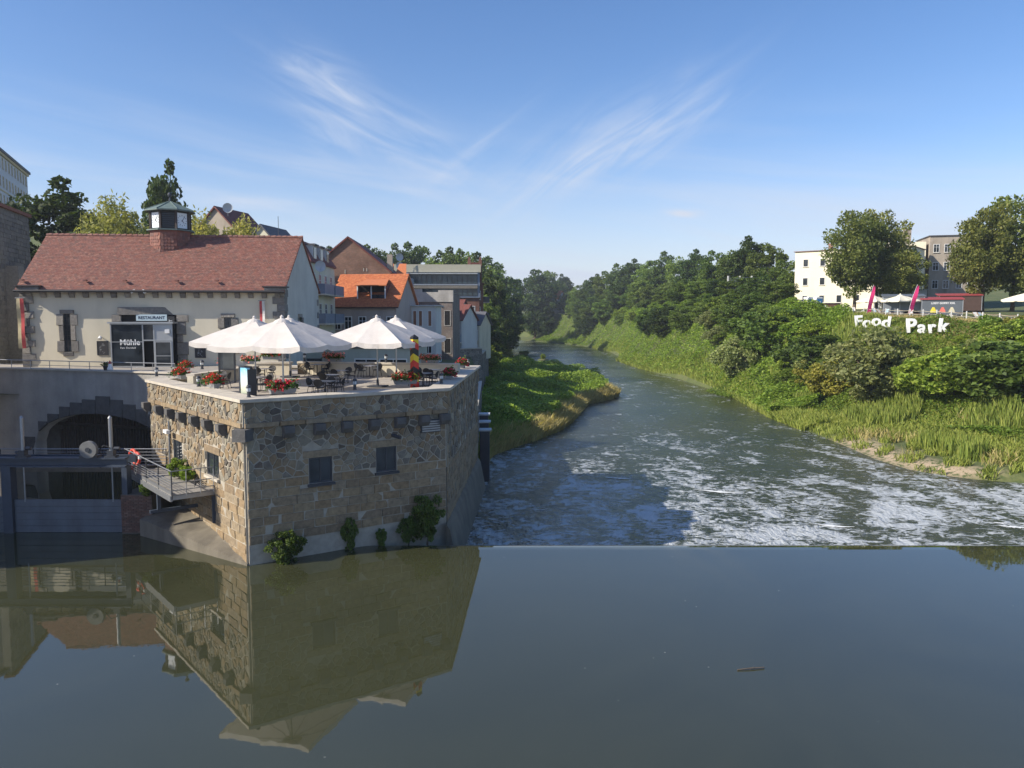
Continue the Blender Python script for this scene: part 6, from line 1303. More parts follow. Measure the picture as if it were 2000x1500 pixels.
cr = thing('timber_crate', 'brown timber box beside the portable toilets', 'crate', on(53.6, 133)); MB().box(-1.3, 1.3, -0.6, 0.6, 0, 1.25).build('body', surf('brown_boards', (0.16, 0.08, 0.05), 0.8), cr); MB().box(-1.4, 1.4, -0.7, 0.7, 1.25, 1.33).build('lid', M_DKIRON, cr)
# flags
def feather_flag(px, py, Y, label, lean):
    x = (px - 1000) / 1540 * Y; p = on(x, Y); t = thing('feather_flag', label, 'flag', p); n = 14; Hf = 4.3
    pts = [Vector((lean * (k / n) ** 1.6, 0, Hf * k / n)) for k in range(n + 1)]; MB().path(pts, 0.02, 5).build('pole', M_WHITE, t); f = MB()
    for k in range(n + 1): z = 0.35 + (Hf - 0.35) * k / n; q = lean * (z / Hf) ** 1.6; wd = 0.62 * (1 - 0.55 * (k / n) ** 3) * (0.75 if k == 0 else 1); f.v += [(q, 0.0, z), (q + wd, 0.12 * math.sin(k * 0.5), z - 0.12 * (1 - k / n) + (0.0 if k < n else -0.25))]
    for k in range(n): f.f.append((2 * k, 2 * k + 1, 2 * k + 3, 2 * k + 2)); f.m.append(0)
    f.build('cloth', surf('magenta_cloth', (0.62, 0.03, 0.16), 0.8, 0.1), t)
feather_flag(1690, 613, 114, 'magenta feather flag standing left of the park parasols', 0.85); feather_flag(1771, 615, 107.5, 'magenta feather flag standing in front of the grey trailer', 1.1)
pk0 = make_parasol('park_parasol', 'cream parasol at the park, left of the two together', hw=1.75, top=2.75, edge=2.0, val=0.2, mat=surf('cream_parasol_cloth', (0.72, 0.67, 0.52), 0.9, 0.05), group='cream parasols in the park'); pkt = tree_of(pk0); pk0.location = on(53.9, 118); pk0.rotation_euler = (0, 0, 0.5)
dup(pk0, pkt, on(56.3, 115), 0.3, sc=1.08, label='cream parasol at the park with its pole on the fence line'); dup(pk0, pkt, on(61.6, 94), 0.2, sc=1.25, label='cream parasol at the right edge of the park under the big tree')
# fence of white posts and ropes
fe = thing('park_fence', 'long low rope fence on white posts along the park edge', 'fence'); prev = None; rp = [MB(), MB()]
for k in range(22):
    f = k / 21; x = 49.0 + (57.2 - 49.0) * f; y = 131 - (131 - 76) * f; x = float(XE(y)) + 0.5; p = on(x, y); MB().box(p.x - 0.05, p.x + 0.05, p.y - 0.05, p.y + 0.05, p.z - 0.1, p.z + 1.05).build('post', M_WFRAME, fe)
    if prev:
        for j, hz in enumerate((0.85, 0.45)):
            pts = [prev.lerp(p, q / 5) + Vector((0, 0, hz - 0.09 * 4 * (q / 5) * (1 - q / 5))) for q in range(6)]; rp[j].path(pts, 0.028, 5)
    prev = p
for r_ in rp: r_.build('rope', surf('pale_rope', (0.45, 0.40, 0.30), 0.9), fe)
# letters
M_LETTER = surf('white_letter_panel', (0.82, 0.82, 0.8), 0.5, 0.02)
for ch, px, py, hp, rz in (('F', 1674, 644, 23, 4), ('o', 1691, 644, 15, 0), ('o', 1709, 644, 16, 0), ('d', 1728, 647, 23, -8), ('P', 1776, 655, 27, 3), ('a', 1797, 657, 17, 0), ('r', 1816, 657, 17, 4), ('k', 1838, 656, 26, -6)):
    p = hit(px, py + 3, 60); D_ = p.y; me = text(ch, None, 0, 0, 0, 1.0, M_LETTER, None, 'sign_letter', bold=0.03, ext=0.09); hh = max(v.co.y for v in me.data.vertices) - min(v.co.y for v in me.data.vertices); y0 = min(v.co.y for v in me.data.vertices); k = 1.02 * hp / 1540 * D_ / hh
    me.matrix_world = Matrix.Translation(p + Vector((0, -0.3, 0.45 - y0 * k))) @ Matrix.Rotation(R(-12), 4, 'Z') @ Matrix.Rotation(R(90), 4, 'X') @ Matrix.Rotation(R(rz), 4, 'Z') @ Matrix.Scale(k, 4)
    nth = {'F': 'capital F starting', 'd': 'letter d ending', 'P': 'capital P starting', 'a': 'letter a of', 'r': 'letter r of', 'k': 'letter k ending'}.get(ch, 'first letter o of' if px < 1700 else 'second letter o of')
    tag(me, 'big white %s the word %s on the grassy slope' % (nth, 'Food' if px < 1740 else 'Park'), 'letter', 'white slope letters')
# seats on the park terrace
def make_deckchair(c_):
    t = thing('deck_chair', 'x', 'deck chair', group='deck chairs in the park'); f = MB()
    for x in (-0.28, 0.28): f.tube((x, -0.55, 0.05), (x, 0.5, 0.95), 0.02, None, 5); f.tube((x, 0.45, 0.03), (x, -0.35, 0.5), 0.02, None, 5)
    f.tube((-0.28, 0.5, 0.95), (0.28, 0.5, 0.95), 0.02, None, 5); f.build('frame', M_BROWN, t); s = MB(); pts = [(0.48, 0.93), (0.2, 0.58), (-0.1, 0.3), (-0.35, 0.42)]
    for y, z in pts: s.v += [(-0.26, y, z), (0.26, y, z)]
    for k in range(3): s.f.append((2 * k, 2 * k + 1, 2 * k + 3, 2 * k + 2)); s.m.append(0)
    s.build('sling', c_, t); return t
dcs = [make_deckchair(surf('sling_white', (0.7, 0.7, 0.66), 0.9)), make_deckchair(surf('sling_blue', (0.35, 0.5, 0.58), 0.9))]; dct = [tree_of(d) for d in dcs]; ud = [0, 0]
for i, (px, nm) in enumerate(((1655, 'white deck chair by the tree trunk, leftmost of the row'), (1664, 'white deck chair second from the leftmost trunk'), (1706, 'pale blue deck chair right of the first magenta flag'), (1716, 'white deck chair under the left park parasol'), (1728, 'pale blue deck chair beside the left park parasol'), (1905, 'white deck chair left of the pair under the big tree'), (1915, 'pale blue deck chair of the pair under the big tree'), (1775, 'white deck chair just beside the second magenta flag'))):
    k = 1 if 'blue' in nm else 0; f = (px - 1000) / 1540; y = 85.0
    for _ in range(60): y = (float(XE(y)) + 2.2) / f
    y = min(max(y, 80), 135); p = on(f * y, y); rz = R(rng.uniform(-60, 30))
    if not ud[k]: dcs[k].location = p; dcs[k].rotation_euler = (0, 0, rz); dcs[k]['label'] = nm; ud[k] = 1
    else: dup(dcs[k], dct[k], p, rz, label=nm)
def make_picnic():
    t = thing('picnic_table', 'x', 'picnic table', group='picnic tables in the park'); m_ = surf('brown_boards', (0.16, 0.08, 0.05), 0.8)
    for k in range(4): MB().box(-0.9, 0.9, -0.36 + k * 0.185, -0.2 + k * 0.185, 0.72, 0.76).build('board', m_, t)
    for y in (-0.75, 0.6): MB().box(-0.9, 0.9, y, y + 0.22, 0.43, 0.47).build('bench', m_, t)
    for x in (-0.65, 0.65): l = MB(); l.tube((x, -0.75, 0), (x, 0.15, 0.74), 0.04, None, 4); l.tube((x, 0.75, 0), (x, -0.15, 0.74), 0.04, None, 4); l.tube((x, -0.7, 0.42), (x, 0.75, 0.42), 0.03, None, 4); l.build('trestle', M_WFRAME, t)
    return t
pc0 = make_picnic(); pct = tree_of(pc0)
for i, (px, off, nm) in enumerate(((1690, 4, 'behind the first magenta flag'), (1745, 3, 'below the right park parasol'), (1790, 2.4, 'in front of the grey trailer'), (1822, 2.6, 'in front of the pictogram stall'), (1862, 2.6, 'right of the pictogram stall'), (1935, 2.4, 'under the big eastern tree'), (1965, 2.6, 'near the right edge by the fence'), (1985, 2.2, 'farthest right along the rope fence'))):
    f = (px - 1000) / 1540; y = 85.0
    for _ in range(60): y = (float(XE(y)) + off) / f
    p = on(f * y, y); lb_ = 'brown picnic table ' + nm
    if i == 0: pc0.location = p; pc0['label'] = lb_
    else: dup(pc0, pct, p, R(rng.uniform(-30, 10)), label=lb_)
# ================================================================ vegetation
M_BARK = surf('grey_brown_bark', (0.11, 0.085, 0.06), 0.95, 0.25, 3, 0.8, 9, bdist=0.05)
L_FOREST = leafmat('forest_leaf', (0.046, 0.083, 0.017), (0.106, 0.166, 0.033), (0.190, 0.248, 0.058))
L_LOCUST = leafmat('locust_leaf', (0.073, 0.120, 0.024), (0.157, 0.221, 0.047), (0.252, 0.313, 0.075))
L_OAK = leafmat('park_tree_leaf', (0.074, 0.103, 0.024), (0.178, 0.206, 0.047), (0.302, 0.299, 0.075))
L_DARK = leafmat('dark_tree_leaf', (0.025, 0.047, 0.013), (0.062, 0.101, 0.024), (0.115, 0.156, 0.036))
L_WILLOW = leafmat('weeping_willow_leaf', (0.190, 0.203, 0.049), (0.358, 0.350, 0.100), (0.504, 0.460, 0.150))
L_SAL = leafmat('grey_willow_leaf', (0.127, 0.155, 0.058), (0.252, 0.288, 0.108), (0.430, 0.411, 0.183))
L_BUSH = leafmat('bush_leaf', (0.088, 0.155, 0.020), (0.215, 0.299, 0.042), (0.353, 0.411, 0.075))
L_YEL = leafmat('yellowing_leaf', (0.140, 0.158, 0.026), (0.298, 0.298, 0.052), (0.438, 0.385, 0.088))
L_KNOT = leafmat('knotweed_leaf', (0.114, 0.195, 0.025), (0.252, 0.360, 0.049), (0.430, 0.515, 0.091))
L_GRASS = leafmat('green_grass_blade', (0.109, 0.165, 0.028), (0.237, 0.297, 0.057), (0.363, 0.379, 0.099), trans=0.25)
L_DRY = leafmat('dry_grass_blade', (0.264, 0.221, 0.084), (0.408, 0.351, 0.144), (0.504, 0.455, 0.216), trans=0.25)
def tree_proto(name, seed, Ht, rx, base, leaf, mat, nclump, per, kind='round', group=None, cat='tree'):
    r = np.random.default_rng(seed); t = thing(name, 'x', cat, group=group); rr = random.Random(seed)
    cz = (base + Ht) / 2; rz = (Ht - base) / 2; C = []
    while len(C) < nclump:
        p = r.uniform(-1, 1, 3); q = np.linalg.norm(p)
        if q > 1 or q < 0.2: continue
        if kind == 'cone': k = (1 - (p[2] + 1) / 2) * 1.0 + 0.05; pt = np.array([p[0] * rx * k, p[1] * rx * k, cz + p[2] * rz])
        else:
            ang = math.atan2(p[1], p[0]); lob = 1 + 0.22 * math.sin(2 * ang + seed) + 0.16 * math.sin(5 * ang + 2 * seed) * (0.6 + 0.4 * p[2]); k = lob * (1.0 if p[2] > -0.2 else 0.92)
            pt = np.array([p[0] * rx * k, p[1] * rx * k, cz + p[2] * rz * (1 + 0.14 * math.sin(3 * ang + seed))])
        C.append(pt)
    C = np.array(C); P = []
    for c in C:
        rc = rx * r.uniform(0.16, 0.30) * (0.7 if kind == 'cone' else 1); d = r.normal(size=(per, 3)); d /= np.linalg.norm(d, axis=1)[:, None]; P.append(c + d * (rc * r.uniform(0.35, 1.0, (per, 1)) ** 0.6) * [1.15, 1.15, 0.72])
    P = np.concatenate(P)
    if kind == 'weep':
        n = len(P); k = 5; S = np.repeat(P[r.choice(n, n // 4)], k * 1, 0); S[:, 2] -= np.tile(np.arange(k) * 0.5, n // 4) * r.uniform(0.6, 1.4, len(S)); P = np.concatenate([P[: n // 3], S])
    V, F = leafquads(P, leaf, up=0.35 if kind != 'weep' else -0.1, r=r, aspect=0.62 if kind != 'weep' else 0.3)
    np_mesh('crown', V, F, mat, t)
    tr = MB(); tr.smooth = True; top = Vector((rr.uniform(-0.3, 0.3), rr.uniform(-0.3, 0.3), base + (Ht - base) * 0.72)); r0_ = Ht * 0.021 + 0.05
    pts = [Vector((0, 0, -0.4)), Vector((rr.uniform(-.1, .1), rr.uniform(-.1, .1), base * 0.5)), Vector((top.x * 0.5, top.y * 0.5, base + 0.2)), top]
    for i in range(3): tr.tube(pts[i], pts[i + 1], r0_ * (1.15, 0.85, 0.7)[i], r0_ * (0.85, 0.7, 0.2)[i], 9)
    for i in range(9):
        c = Vector(C[rr.randrange(len(C))]); s = pts[2].lerp(top, rr.uniform(0, 0.75)); mid = s.lerp(c, 0.5) + Vector((0, 0, 0.3)); tr.tube(s, mid, r0_ * 0.38, r0_ * 0.25, 6); tr.tube(mid, c, r0_ * 0.25, r0_ * 0.06, 5)
    tr.build('trunk', M_BARK, t); return t
GW = 'broadleaf trees of the hillside wood'
PROTO = {}
def proto(key, *a, **k): PROTO[key] = [tree_proto(*a, **k), None, False]; PROTO[key][1] = tree_of(PROTO[key][0]); PROTO[key].append(a[2])
proto('A', 'broadleaf_tree', 11, 14, 5.2, 2.0, 0.58, L_FOREST, 110, 110, group=GW); proto('B', 'locust_tree', 12, 14, 4.4, 1.6, 0.52, L_LOCUST, 105, 115, group=GW); proto('C', 'broadleaf_tree', 13, 14, 4.8, 1.2, 0.56, L_DARK, 110, 110, group=GW); proto('D', 'broadleaf_tree', 14, 14, 6.0, 2.6, 0.48, L_OAK, 150, 115)
proto('S', 'conifer_tree', 15, 14, 3.0, 0.6, 0.45, L_DARK, 110, 90, kind='cone'); proto('W', 'weeping_willow', 16, 14, 6.0, 3.0, 0.6, L_WILLOW, 110, 150, kind='weep')
proto('b', 'bush', 21, 3.0, 1.9, 0.1, 0.26, L_BUSH, 60, 85, cat='bush'); proto('y', 'yellowing_bush', 22, 3.0, 1.8, 0.1, 0.24, L_YEL, 60, 80, cat='bush'); proto('g', 'grey_willow_bush', 23, 3.0, 1.9, 0.05, 0.22, L_SAL, 80, 100, cat='bush'); proto('d', 'dark_bush', 24, 3.0, 1.8, 0.1, 0.27, L_FOREST, 60, 85, cat='bush')
def plant(key, loc, Ht, wid=1.0, label=None, group=None, rz=None):
    P = PROTO[key]; k = Ht / P[3]; s = (k * wid, k * wid, k); rz = rng.uniform(0, 6.28) if rz is None else rz
    if not P[2]: o = P[0]; P[2] = True; o.location = loc; o.scale = s; o.rotation_euler = (0, 0, rz)
    else: o = dup(P[0], P[1], loc, rz, sc=s)
    o['label'] = label
    if group: o['group'] = group
    elif 'group' in o: del o['group']
    return o
# --- the wood on the right hillside: three ranks, heights read off the skyline
rows = ((25, [(1530, 512), (1498, 478), (1462, 472), (1425, 490), (1392, 497), (1358, 496), (1325, 502), (1292, 499), (1262, 510), (1235, 514), (1208, 521), (1183, 530), (1162, 541), (1142, 551), (1122, 560)], 'ABCBACBABCABCAB', 'tree on the crest of the hillside wood above the river'),
        (15, [(1515, 545), (1478, 535), (1440, 540), (1402, 545), (1366, 545), (1330, 548), (1297, 552), (1266, 557), (1238, 562), (1210, 568), (1184, 575), (1160, 580), (1140, 587)], 'BABCBABBACBAC', 'tree half-way down the hillside wood'),
        (10, [(1470, 600), (1425, 605), (1385, 610), (1350, 612), (1315, 615), (1280, 618), (1250, 620)], 'BBABBAB', 'small tree on the lower edge of the hillside wood'),
        (7, [(1490, 590), (1448, 582), (1408, 592), (1372, 590), (1336, 598), (1300, 598), (1268, 605), (1238, 608), (1210, 612), (1180, 616), (1152, 618)], 'BABBACABBAC', 'low tree at the foot of the hillside wood'))
for off, pts, keys, lab in rows:
    for (px, yt), k in zip(pts, keys):
        f = (px - 1000) / 1540; y = 118.0
        while f * y < float(XR(y)) + off and y < 700: y += 1.5
        x = f * y; z = ground(x, y); zt = CAM_H + (622 - yt) / 1540 * y; Hh_ = max(4.5, zt - z); plant(k, (x, y, z - 0.2), Hh_, min(1.5, max(0.85, 13.0 / Hh_)) * rng.uniform(0.9, 1.15), lab, GW)
# --- far valley
for (px, yt, y, k) in ((950, 512, 300, 'A'), (968, 535, 330, 'C'), (985, 532, 360, 'S'), (1003, 527, 390, 'B'), (1018, 541, 400, 'S'), (1031, 545, 430, 'S'), (1045, 538, 450, 'C'), (1058, 533, 470, 'A'), (1074, 534, 500, 'A'), (1090, 548, 540, 'B'), (1100, 541, 560, 'C'), (1112, 560, 600, 'A'), (960, 560, 250, 'C'), (978, 572, 270, 'C'), (995, 585, 300, 'A'), (1012, 590, 340, 'B'), (1030, 580, 380, 'C'), (1048, 588, 400, 'A'), (1066, 596, 440, 'C'), (1082, 590, 480, 'B'), (965, 600, 215, 'C'), (985, 612, 250, 'A'), (1010, 615, 300, 'C'), (1035, 615, 350, 'C'), (1055, 614, 390, 'A'), (955, 575, 200, 'C'), (1120, 575, 420, 'B'), (1100, 585, 460, 'A')):
    x = (px - 1000) / 1540 * y
    if XL(y) - 2 < x < XR(y) + 2: x = float(XL(y)) - 5 if px < 1060 else float(XR(y)) + 6
    z = ground(x, y); zt = CAM_H + (622 - yt) / 1540 * y; Hh_ = max(6, zt - z); plant(k, (x, y, z - 0.3), Hh_, min(1.6, max(0.9, 15 / Hh_)), 'distant tree closing the valley where the river bends', 'distant valley trees')
for i in range(40):
    y = rng.uniform(300, 500); x = float(XR(y)) + rng.uniform(5, 70); plant('ABCB'[i % 4], (x, y, ground(x, y) - 0.3), rng.uniform(9, 14), 1.3, 'distant tree closing the valley where the river bends', 'distant valley trees')
for i in range(46):
    y = rng.uniform(420, 760); x = rng.uniform(-110, 60) if i % 2 else rng.uniform(-150, 20)
    if XL(y) - 4 < x < XR(y) + 4: continue
    plant('ACBS'[i % 4], (x, y, ground(x, y) - 0.3), rng.uniform(10, 15), 1.3, 'distant tree closing the valley where the river bends', 'distant valley trees')
# --- trees on the hill behind the town
for (px, yt, y, k) in ((640, 492, 215, 'C'), (668, 488, 225, 'A'), (725, 488, 230, 'A'), (752, 492, 235, 'B'), (782, 490, 240, 'C'), (806, 485, 240, 'A'), (826, 492, 245, 'A'), (846, 503, 235, 'B'), (868, 500, 240, 'A'), (888, 497, 245, 'C'), (908, 498, 240, 'A'), (928, 508, 225, 'C'), (940, 520, 215, 'A'), (955, 540, 190, 'C'), (950, 575, 175, 'B'), (948, 610, 165, 'C')):
    x = (px - 1000) / 1540 * y; z = ground(x, y); Hh_ = max(6, CAM_H + (622 - yt) / 1540 * y - z); plant(k, (x, y, z - 0.3), Hh_, min(1.5, max(0.7, 11 / Hh_)), 'tree on the hill behind the town roofs', 'trees behind the town')
def single(k, px, yt, y, wid, lab, zb=None):
    x = (px - 1000) / 1540 * y; z = ground(x, y) if zb is None else zb; return plant(k, (x, y, z - 0.2), CAM_H + (622 - yt) / 1540 * y - z, wid, lab)
single('C', 125, 376, 96, 0.95, 'dark dense tree between the bluff wall and the mill roof'); single('C', 332, 346, 112, 0.42, 'tall dark green tree rising behind the clock turret'); single('W', 258, 402, 92, 0.62, 'pale weeping willow left of the clock turret'); single('W', 410, 428, 94, 0.7, 'pale weeping willow right of the clock turret'); single('W', 465, 440, 97, 0.62, 'low weeping willow crown above the mill ridge'); single('S', 2, 345, 84, 0.9, 'dark conifer on top of the bluff wall', 20.6); single('B', 225, 440, 95, 0.6, 'small light tree low behind the mill ridge')
# --- park trees
for (px, yt, y, wid, lab) in ((1665, 420, 143, 0.8, 'big leafy park tree in front of the cream block'), (1708, 420, 146, 0.72, 'tall park tree right behind the parasols'), (1755, 488, 142, 0.85, 'lower dark park tree beside the grey-brown block'), (1915, 412, 126, 0.72, 'big park tree over the pictogram stall'), (1972, 394, 128, 0.8, 'tallest park tree at the right edge'), (2040, 470, 122, 0.9, 'park tree cut by the right edge')): single('D', px, yt, y, wid, lab)
# --- bushes on the overgrown slope
def bush(k, px, pyb, pyt, wid, lab, group=None):
    p = hit(px, pyb, 50)
    if p is None: return
    plant(k, (p.x, p.y, p.z - 0.15), max(0.7, (0.98 if k in 'gd' else 0.84) * (pyb - pyt) / 1540 * p.y), wid, lab, group)
bush('g', 1712, 786, 652, 1.0, 'large round grey-green willow bush on the bank below the letters'); bush('y', 1625, 775, 690, 1.1, 'yellowing bush left of the grey willow bush'); bush('d', 1600, 735, 650, 1.2, 'dark spreading bush under the grassy bald patch'); bush('y', 1585, 755, 690, 1.0, 'yellow-tinged bush at the foot of the dark spreading bush'); bush('b', 1860, 778, 668, 1.25, 'broad green bush right of the grey willow bush'); bush('d', 1975, 780, 660, 1.3, 'dark tall bush at the right edge of the bank'); bush('b', 1790, 770, 690, 1.0, 'green bush close behind the grey willow bush')
bush('d', 1490, 690, 600, 1.2, 'round dark bush on the slope left of the cream block'); bush('b', 1545, 650, 600, 1.5, 'bright green bush at the crest below the cream block'); bush('g', 1440, 735, 660, 1.0, 'blue-grey bush low on the slope'); bush('b', 1925, 775, 670, 1.3, 'leafy bush between two taller ones near the right edge')
for i in range(130):
    px = rng.uniform(1330, 2040); py = rng.uniform(655, 770)
    if 1655 < px < 1865 and py < 690: py = rng.uniform(690, 770)
    if px < 1560: py = rng.uniform(640, 740)
    p = hit(px, py, 50)
    if p is None or p.x < float(XR(p.y)) + 8: continue
    plant('bdbbgyb'[i % 7], (p.x, p.y, p.z - 0.2), rng.uniform(2.0, 3.4) if not (1630 < px < 1890 and py < 735) else rng.uniform(0.7, 1.2), rng.uniform(0.9, 1.4), 'leafy bush among many covering the slope under the park', 'bushes of the overgrown slope')
for i in range(26):   # along the crest and riverside of the wood
    y = rng.uniform(110, 330); x = float(XR(y)) + rng.uniform(4, 11); plant('bdbg'[i % 4], (x, y, ground(x, y) - 0.2), rng.uniform(2.2, 4.2), 1.2, 'bush at the riverside edge of the wood', 'bushes below the wood')
for i in range(30):   # left bank behind the island and below the town
    y = rng.uniform(140, 330); x = min(float(XL(y)) - 3, -3.5) - rng.uniform(0, 9); plant('dbd'[i % 3], (x, y, ground(x, y) - 0.2), rng.uniform(2.5, 5.5), 1.2, 'bush on the shady left bank beyond the houses', 'bushes of the left bank')
# --- plants at the foot of the shaded front wall
for (k, u, w_, hh, wd, lab) in (('d', 1.6, 0.2, 1.6, 0.75, 'leafy shrub with pale sprays growing at the near wall corner'), ('d', 4.6, 0.15, 1.7, 0.35, 'thin creeper shrub climbing the shaded front wall'), ('d', 6.2, 0.2, 0.9, 0.5, 'small tuft at the waterline of the front wall'), ('d', 8.6, 0.35, 2.3, 0.55, 'hanging dark bush near the weir end of the front wall'), ('d', 7.6, 0.3, 1.3, 0.6, 'low dark bush left of the hanging one on the front wall')):
    p = FF.at(u, 0.0, w_ + 0.1); plant(k, (p.x, p.y, -0.1), hh, wd, lab)
p = FL.at(6.6, zfl, 0.6); plant('b', tuple(p), 0.95, 0.9, 'green potted shrub on the service balcony'); p = FL.at(7.6, zfl, 0.5); plant('b', tuple(p), 0.7, 1.0, 'lower green shrub on the balcony by the doorway')
plant('d', (xq1 + 0.1, 39.1, 1.9), 0.7, 0.9, 'weeds sprouting on top of the brick pier')
# --- ground cover: knotweed thickets, reeds and grass (nobody could count them)
def scatter(n, fs, region):
    out = []
    while len(out) < n:
        m = n; y = nrng.uniform(region[0], region[1], m) ; s = nrng.uniform(region[2], region[3], m); out.extend(zip(y, s))
    return np.array(out[:n])
def mounds(x, y, k): return (0.5 + 0.5 * np.sin(x * 0.9 * k + 2.1 * np.sin(y * 0.33 * k))) * (0.5 + 0.5 * np.sin(y * 0.7 * k + 1.7 * np.sin(x * 0.4 * k) + 1))
def thicket(name, n, xs, ys, zfun, hmax, leaf, mat, lab, cat='undergrowth'):
    h = hmax * (0.3 + 0.7 * mounds(xs, ys, 0.75)); z = zfun(xs, ys) + h * nrng.uniform(0.0, 1.0, len(xs)) ** 0.35; V, F = leafquads(np.stack([xs, ys, z], 1), leaf, up=1.3, aspect=0.8); o = np_mesh(name, V, F, mat); tag(o, lab, cat, kind='stuff')
y = 100 + (440 - 100) * nrng.uniform(0, 1, 130000) ** 1.5; s = nrng.uniform(0.0, 1, 130000) ** 0.8 * np.interp(y, [100, 115, 200, 400], [6, 15, 16, 18]) + 0.1; x = XR(y) + s; thicket('knotweed_bank', 0, x, y, zr, 2.4, 0.42, L_KNOT, 'bright green knotweed thicket along the right bank')
y = 66 + (200 - 66) * nrng.uniform(0, 1, 120000) ** 1.25; s = 1.6 + nrng.uniform(0, 1, 120000) * np.clip(XL(y) + 4.2 - 1.6, 0.5, 30); x = XL(y) - s; thicket('island_knotweed', 0, x, y, zl, 2.0, 0.32, L_KNOT, 'dense green thicket covering the islet below the terrace')
y = nrng.uniform(200, 460, 30000); x = XL(y) - nrng.uniform(0.3, 12, 30000); thicket('left_bank_thicket', 0, x, y, zl, 1.6, 0.4, L_FOREST, 'dark green cover on the far left bank')
y = nrng.uniform(60, 135, 70000); e = XE(y); x = e - 15 + nrng.uniform(0, 1, 70000) * 14.0; thicket('slope_thicket', 0, x, y, zr, 1.1, 0.26, L_BUSH, 'leafy ground cover on the slope under the park')
def blades(name, xs, ys, zf, hmin, hmax, wd, mat, lab, lean=0.35):
    n = len(xs); z = zf(xs, ys); h = nrng.uniform(hmin, hmax, n); a = nrng.uniform(0, 2 * np.pi, n); ln = nrng.normal(0, lean, (n, 2)) * h[:, None]; b = np.stack([np.cos(a), np.sin(a), np.zeros(n)], 1) * (wd * nrng.uniform(0.6, 1.4, n))[:, None]
    P = np.stack([xs, ys, z - 0.05], 1); T = P + np.stack([ln[:, 0], ln[:, 1], h], 1); Mm = P + np.stack([ln[:, 0] * 0.35, ln[:, 1] * 0.35, h * 0.6], 1)
    V = np.stack([P - b * 0.6, P + b * 0.6, Mm + b, T, Mm - b], 1).reshape(-1, 3); F = np.arange(5 * n).reshape(n, 5); o = np_mesh(name, V, F, mat); tag(o, lab, 'grass', kind='stuff')
n = 60000; y = 60.5 + 55 * nrng.uniform(0, 1, n) ** 1.3; s = 0.4 + nrng.uniform(0, 1, n) ** 0.8 * 17; x = XR(y) + s; keep = ~((s < 5.2) & (y < 80) & (wob(x * 7, y * 7) > -0.25)); blades('bank_grass', x[keep], y[keep], zr, 0.25, 0.75, 0.035, L_GRASS, 'green meadow grass on the low right bank')
n = 34000; y = 88 + 250 * nrng.uniform(0, 1, n) ** 1.4; x = XR(y) + nrng.uniform(-0.15, 3.2, n); blades('shore_grass', x, y, zr, 0.4, 1.1, 0.05, L_GRASS, 'green grass fringe where the right bank meets the water', 0.3)
n = 26000; y = 64 + 60 * nrng.uniform(0, 1, n); s = 5 + nrng.uniform(0, 1, n) * 10; x = XR(y) + s; keep = mounds(x, y, 0.5) > 0.3; blades('tall_reeds', x[keep], y[keep], zr, 0.9, 1.9, 0.04, L_GRASS, 'tall green reeds standing behind the sandy shore', 0.12)
n = 9000; y = 62 + 70 * nrng.uniform(0, 1, n); s = 2 + nrng.uniform(0, 1, n) * 10; x = XR(y) + s; keep = mounds(x + 9, y, 0.7) > 0.55; blades('dry_bank_grass', x[keep], y[keep], zr, 0.5, 1.2, 0.03, L_DRY, 'straw-coloured dry grass among the reeds')
n = 16000; y = 69 + 62 * nrng.uniform(0, 1, n) ** 1.2; s = 0.1 + np.abs(nrng.normal(0, 1.1, n)); x = XL(y) - s; blades('islet_straw_grass', x, y, zl, 0.6, 1.5, 0.035, L_DRY, 'pale straw grass fringing the islet shore', 0.3)
n = 12000; y = 62 + 20 * nrng.uniform(0, 1, n); x = XL(y) - 0.3 - nrng.uniform(0, 1, n) * np.clip(XL(y) + 3, 0.5, 9); blades('islet_green_grass', x, y, zl, 0.5, 1.3, 0.035, L_GRASS, 'long green grass on the near end of the islet', 0.25)
n = 26000; y = 76 + 60 * nrng.uniform(0, 1, n); x = XE(y) - 6 + nrng.uniform(0, 1, n) * 7.0; blades('slope_dry_grass', x, y, zr, 0.15, 0.45, 0.03, L_DRY, 'dry yellow grass along the crest of the park slope')
# --- drifting branch, far islet and white house
m_ = MB(); p = gz(1466, 1307, 0.02); m_.path([p + Vector((-0.42, -0.05, 0)), p + Vector((0.0, 0.02, 0.02)), p + Vector((0.45, 0.1, 0.01))], 0.02, 6); m_.tube(p, p + Vector((0.15, 0.16, 0.03)), 0.012, 0.004, 5); tag(m_.build('floating_branch', M_BARK), 'small broken branch floating on the still pool', 'branch')
h = House('white_valley_house', 'small white gabled house with orange roof at the edge of the far wood', (27.5, 470, 14), 50, 7, 9, 8.5, M_WHITEW).walls('y', 4.5); h.roof('y', 4.5, M_ORANGEB, 0.4, 0.25); h.grid('f', (2, 5), (1.5, 5), ww=1, hh=1.5)
bs = MB(); 
for (x0, y0, sx, sy) in ((4.0, 262, 5.5, 6), (9.5, 240, 2.0, 2.0)): 
    n = 10; b0_ = len(bs.v); bs.v += [(x0 + sx * math.cos(i * 0.628), y0 + sy * math.sin(i * 0.628), -1.85) for i in range(n)] + [(x0 + 0.6 * sx * math.cos(i * 0.628), y0 + 0.6 * sy * math.sin(i * 0.628), -1.45) for i in range(n)]; bs.f += [(b0_ + i, b0_ + (i + 1) % n, b0_ + n + (i + 1) % n, b0_ + n + i) for i in range(n)] + [tuple(b0_ + n + i for i in range(n))]; bs.m += [0] * (n + 1)
o = bs.build('ground_gravel_bar', GM); o['kind'] = 'structure'
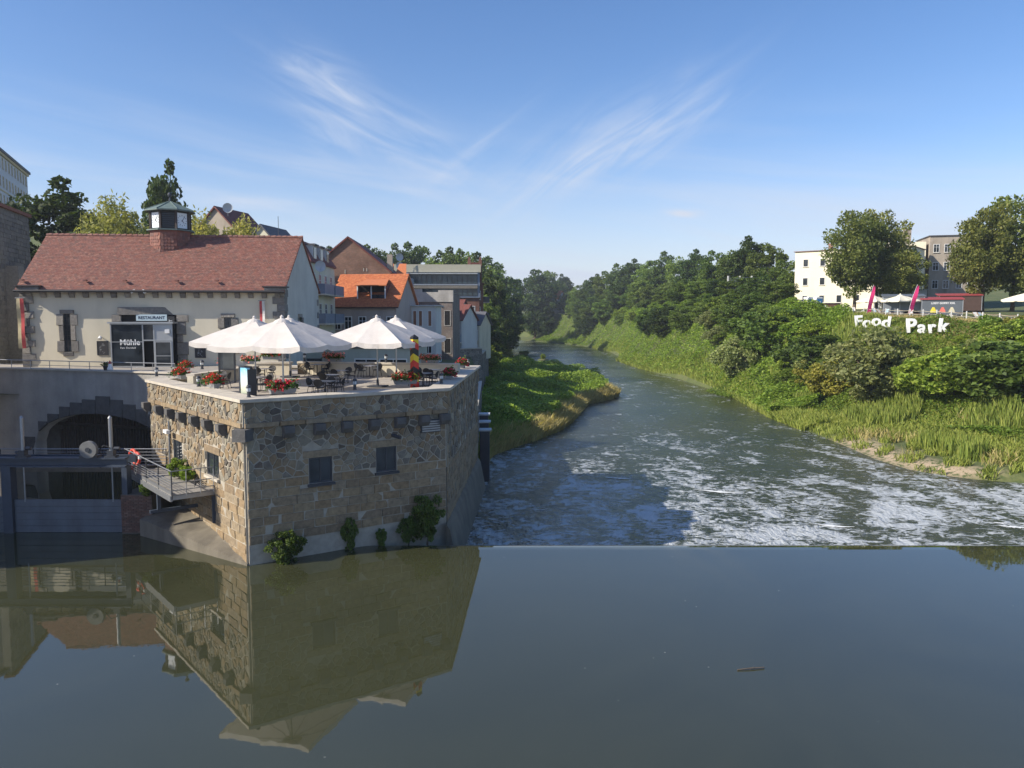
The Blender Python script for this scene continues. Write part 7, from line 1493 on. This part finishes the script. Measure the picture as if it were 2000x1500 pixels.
plant('d', (4.0, 262, -1.6), 1.8, 1.7, 'low bush on the gravel islet far downstream'); plant('b', (9.5, 240, -1.6), 1.6, 0.9, 'single round bush on the tiny islet in the channel')
# foam streaks drifting below the weir and the leak at the terrace corner
M_FOAM = surf('river_foam', (0.72, 0.74, 0.73), 0.9, 0.1, 3, 0.5, 10)
for i, (px, py, L_, w_) in enumerate(((1050, 674, 17, 0.9), (1025, 668, 13, 1.3), (1400, 957, 3.4, 0.35), (1205, 932, 2.2, 0.25), (1625, 1024, 2.4, 0.28), (1975, 1027, 1.6, 0.3), (1950, 1020, 1.0, 0.2))):
    c = gz(px, py, -1.765); f = MB(); n = 16; r_ = random.Random(i)
    up = [(c.x - L_ / 2 + L_ * k / n, c.y - 0.35 * L_ * (k / n) + 0.5 * (k / n - 0.5) ** 2 * L_ + w_ * math.sin(math.pi * k / n) * r_.uniform(0.5, 1.2)) for k in range(n + 1)]; dn = [(x, c.y - 0.35 * L_ * (k / n) + 0.5 * (k / n - 0.5) ** 2 * L_ - w_ * math.sin(math.pi * k / n) * r_.uniform(0.3, 1.0)) for k, (x, y) in enumerate(up)]
    for k in range(n): f.add([(up[k][0], up[k][1], -1.77), (up[k + 1][0], up[k + 1][1], -1.77), (dn[k + 1][0], dn[k + 1][1], -1.765), (dn[k][0], dn[k][1], -1.765)], [(3, 2, 1, 0)])
    o = f.build('foam_patch', M_FOAM); tag(o, 'white foam patch drifting on the river', 'foam', kind='stuff')

# ================================================================ summer haze
hz = MB().box(-700, 700, -80, 1400, -5, 60); ho = hz.build('haze', M_WHITE); ho['kind'] = 'stuff'; tag(ho, 'thin summer haze over the valley', 'haze')
hm = bpy.data.materials.new('thin_haze'); hm.use_nodes = True; nt = hm.node_tree; nt.nodes.clear(); out = nt.nodes.new('ShaderNodeOutputMaterial'); pv = nt.nodes.new('ShaderNodeVolumePrincipled')
pv.inputs['Color'].default_value = (0.85, 0.92, 1.0, 1); pv.inputs['Density'].default_value = 0.00024; pv.inputs['Anisotropy'].default_value = 0.2; nt.links.new(pv.outputs[0], out.inputs['Volume'])
ho.data.materials.clear(); ho.data.materials.append(hm)
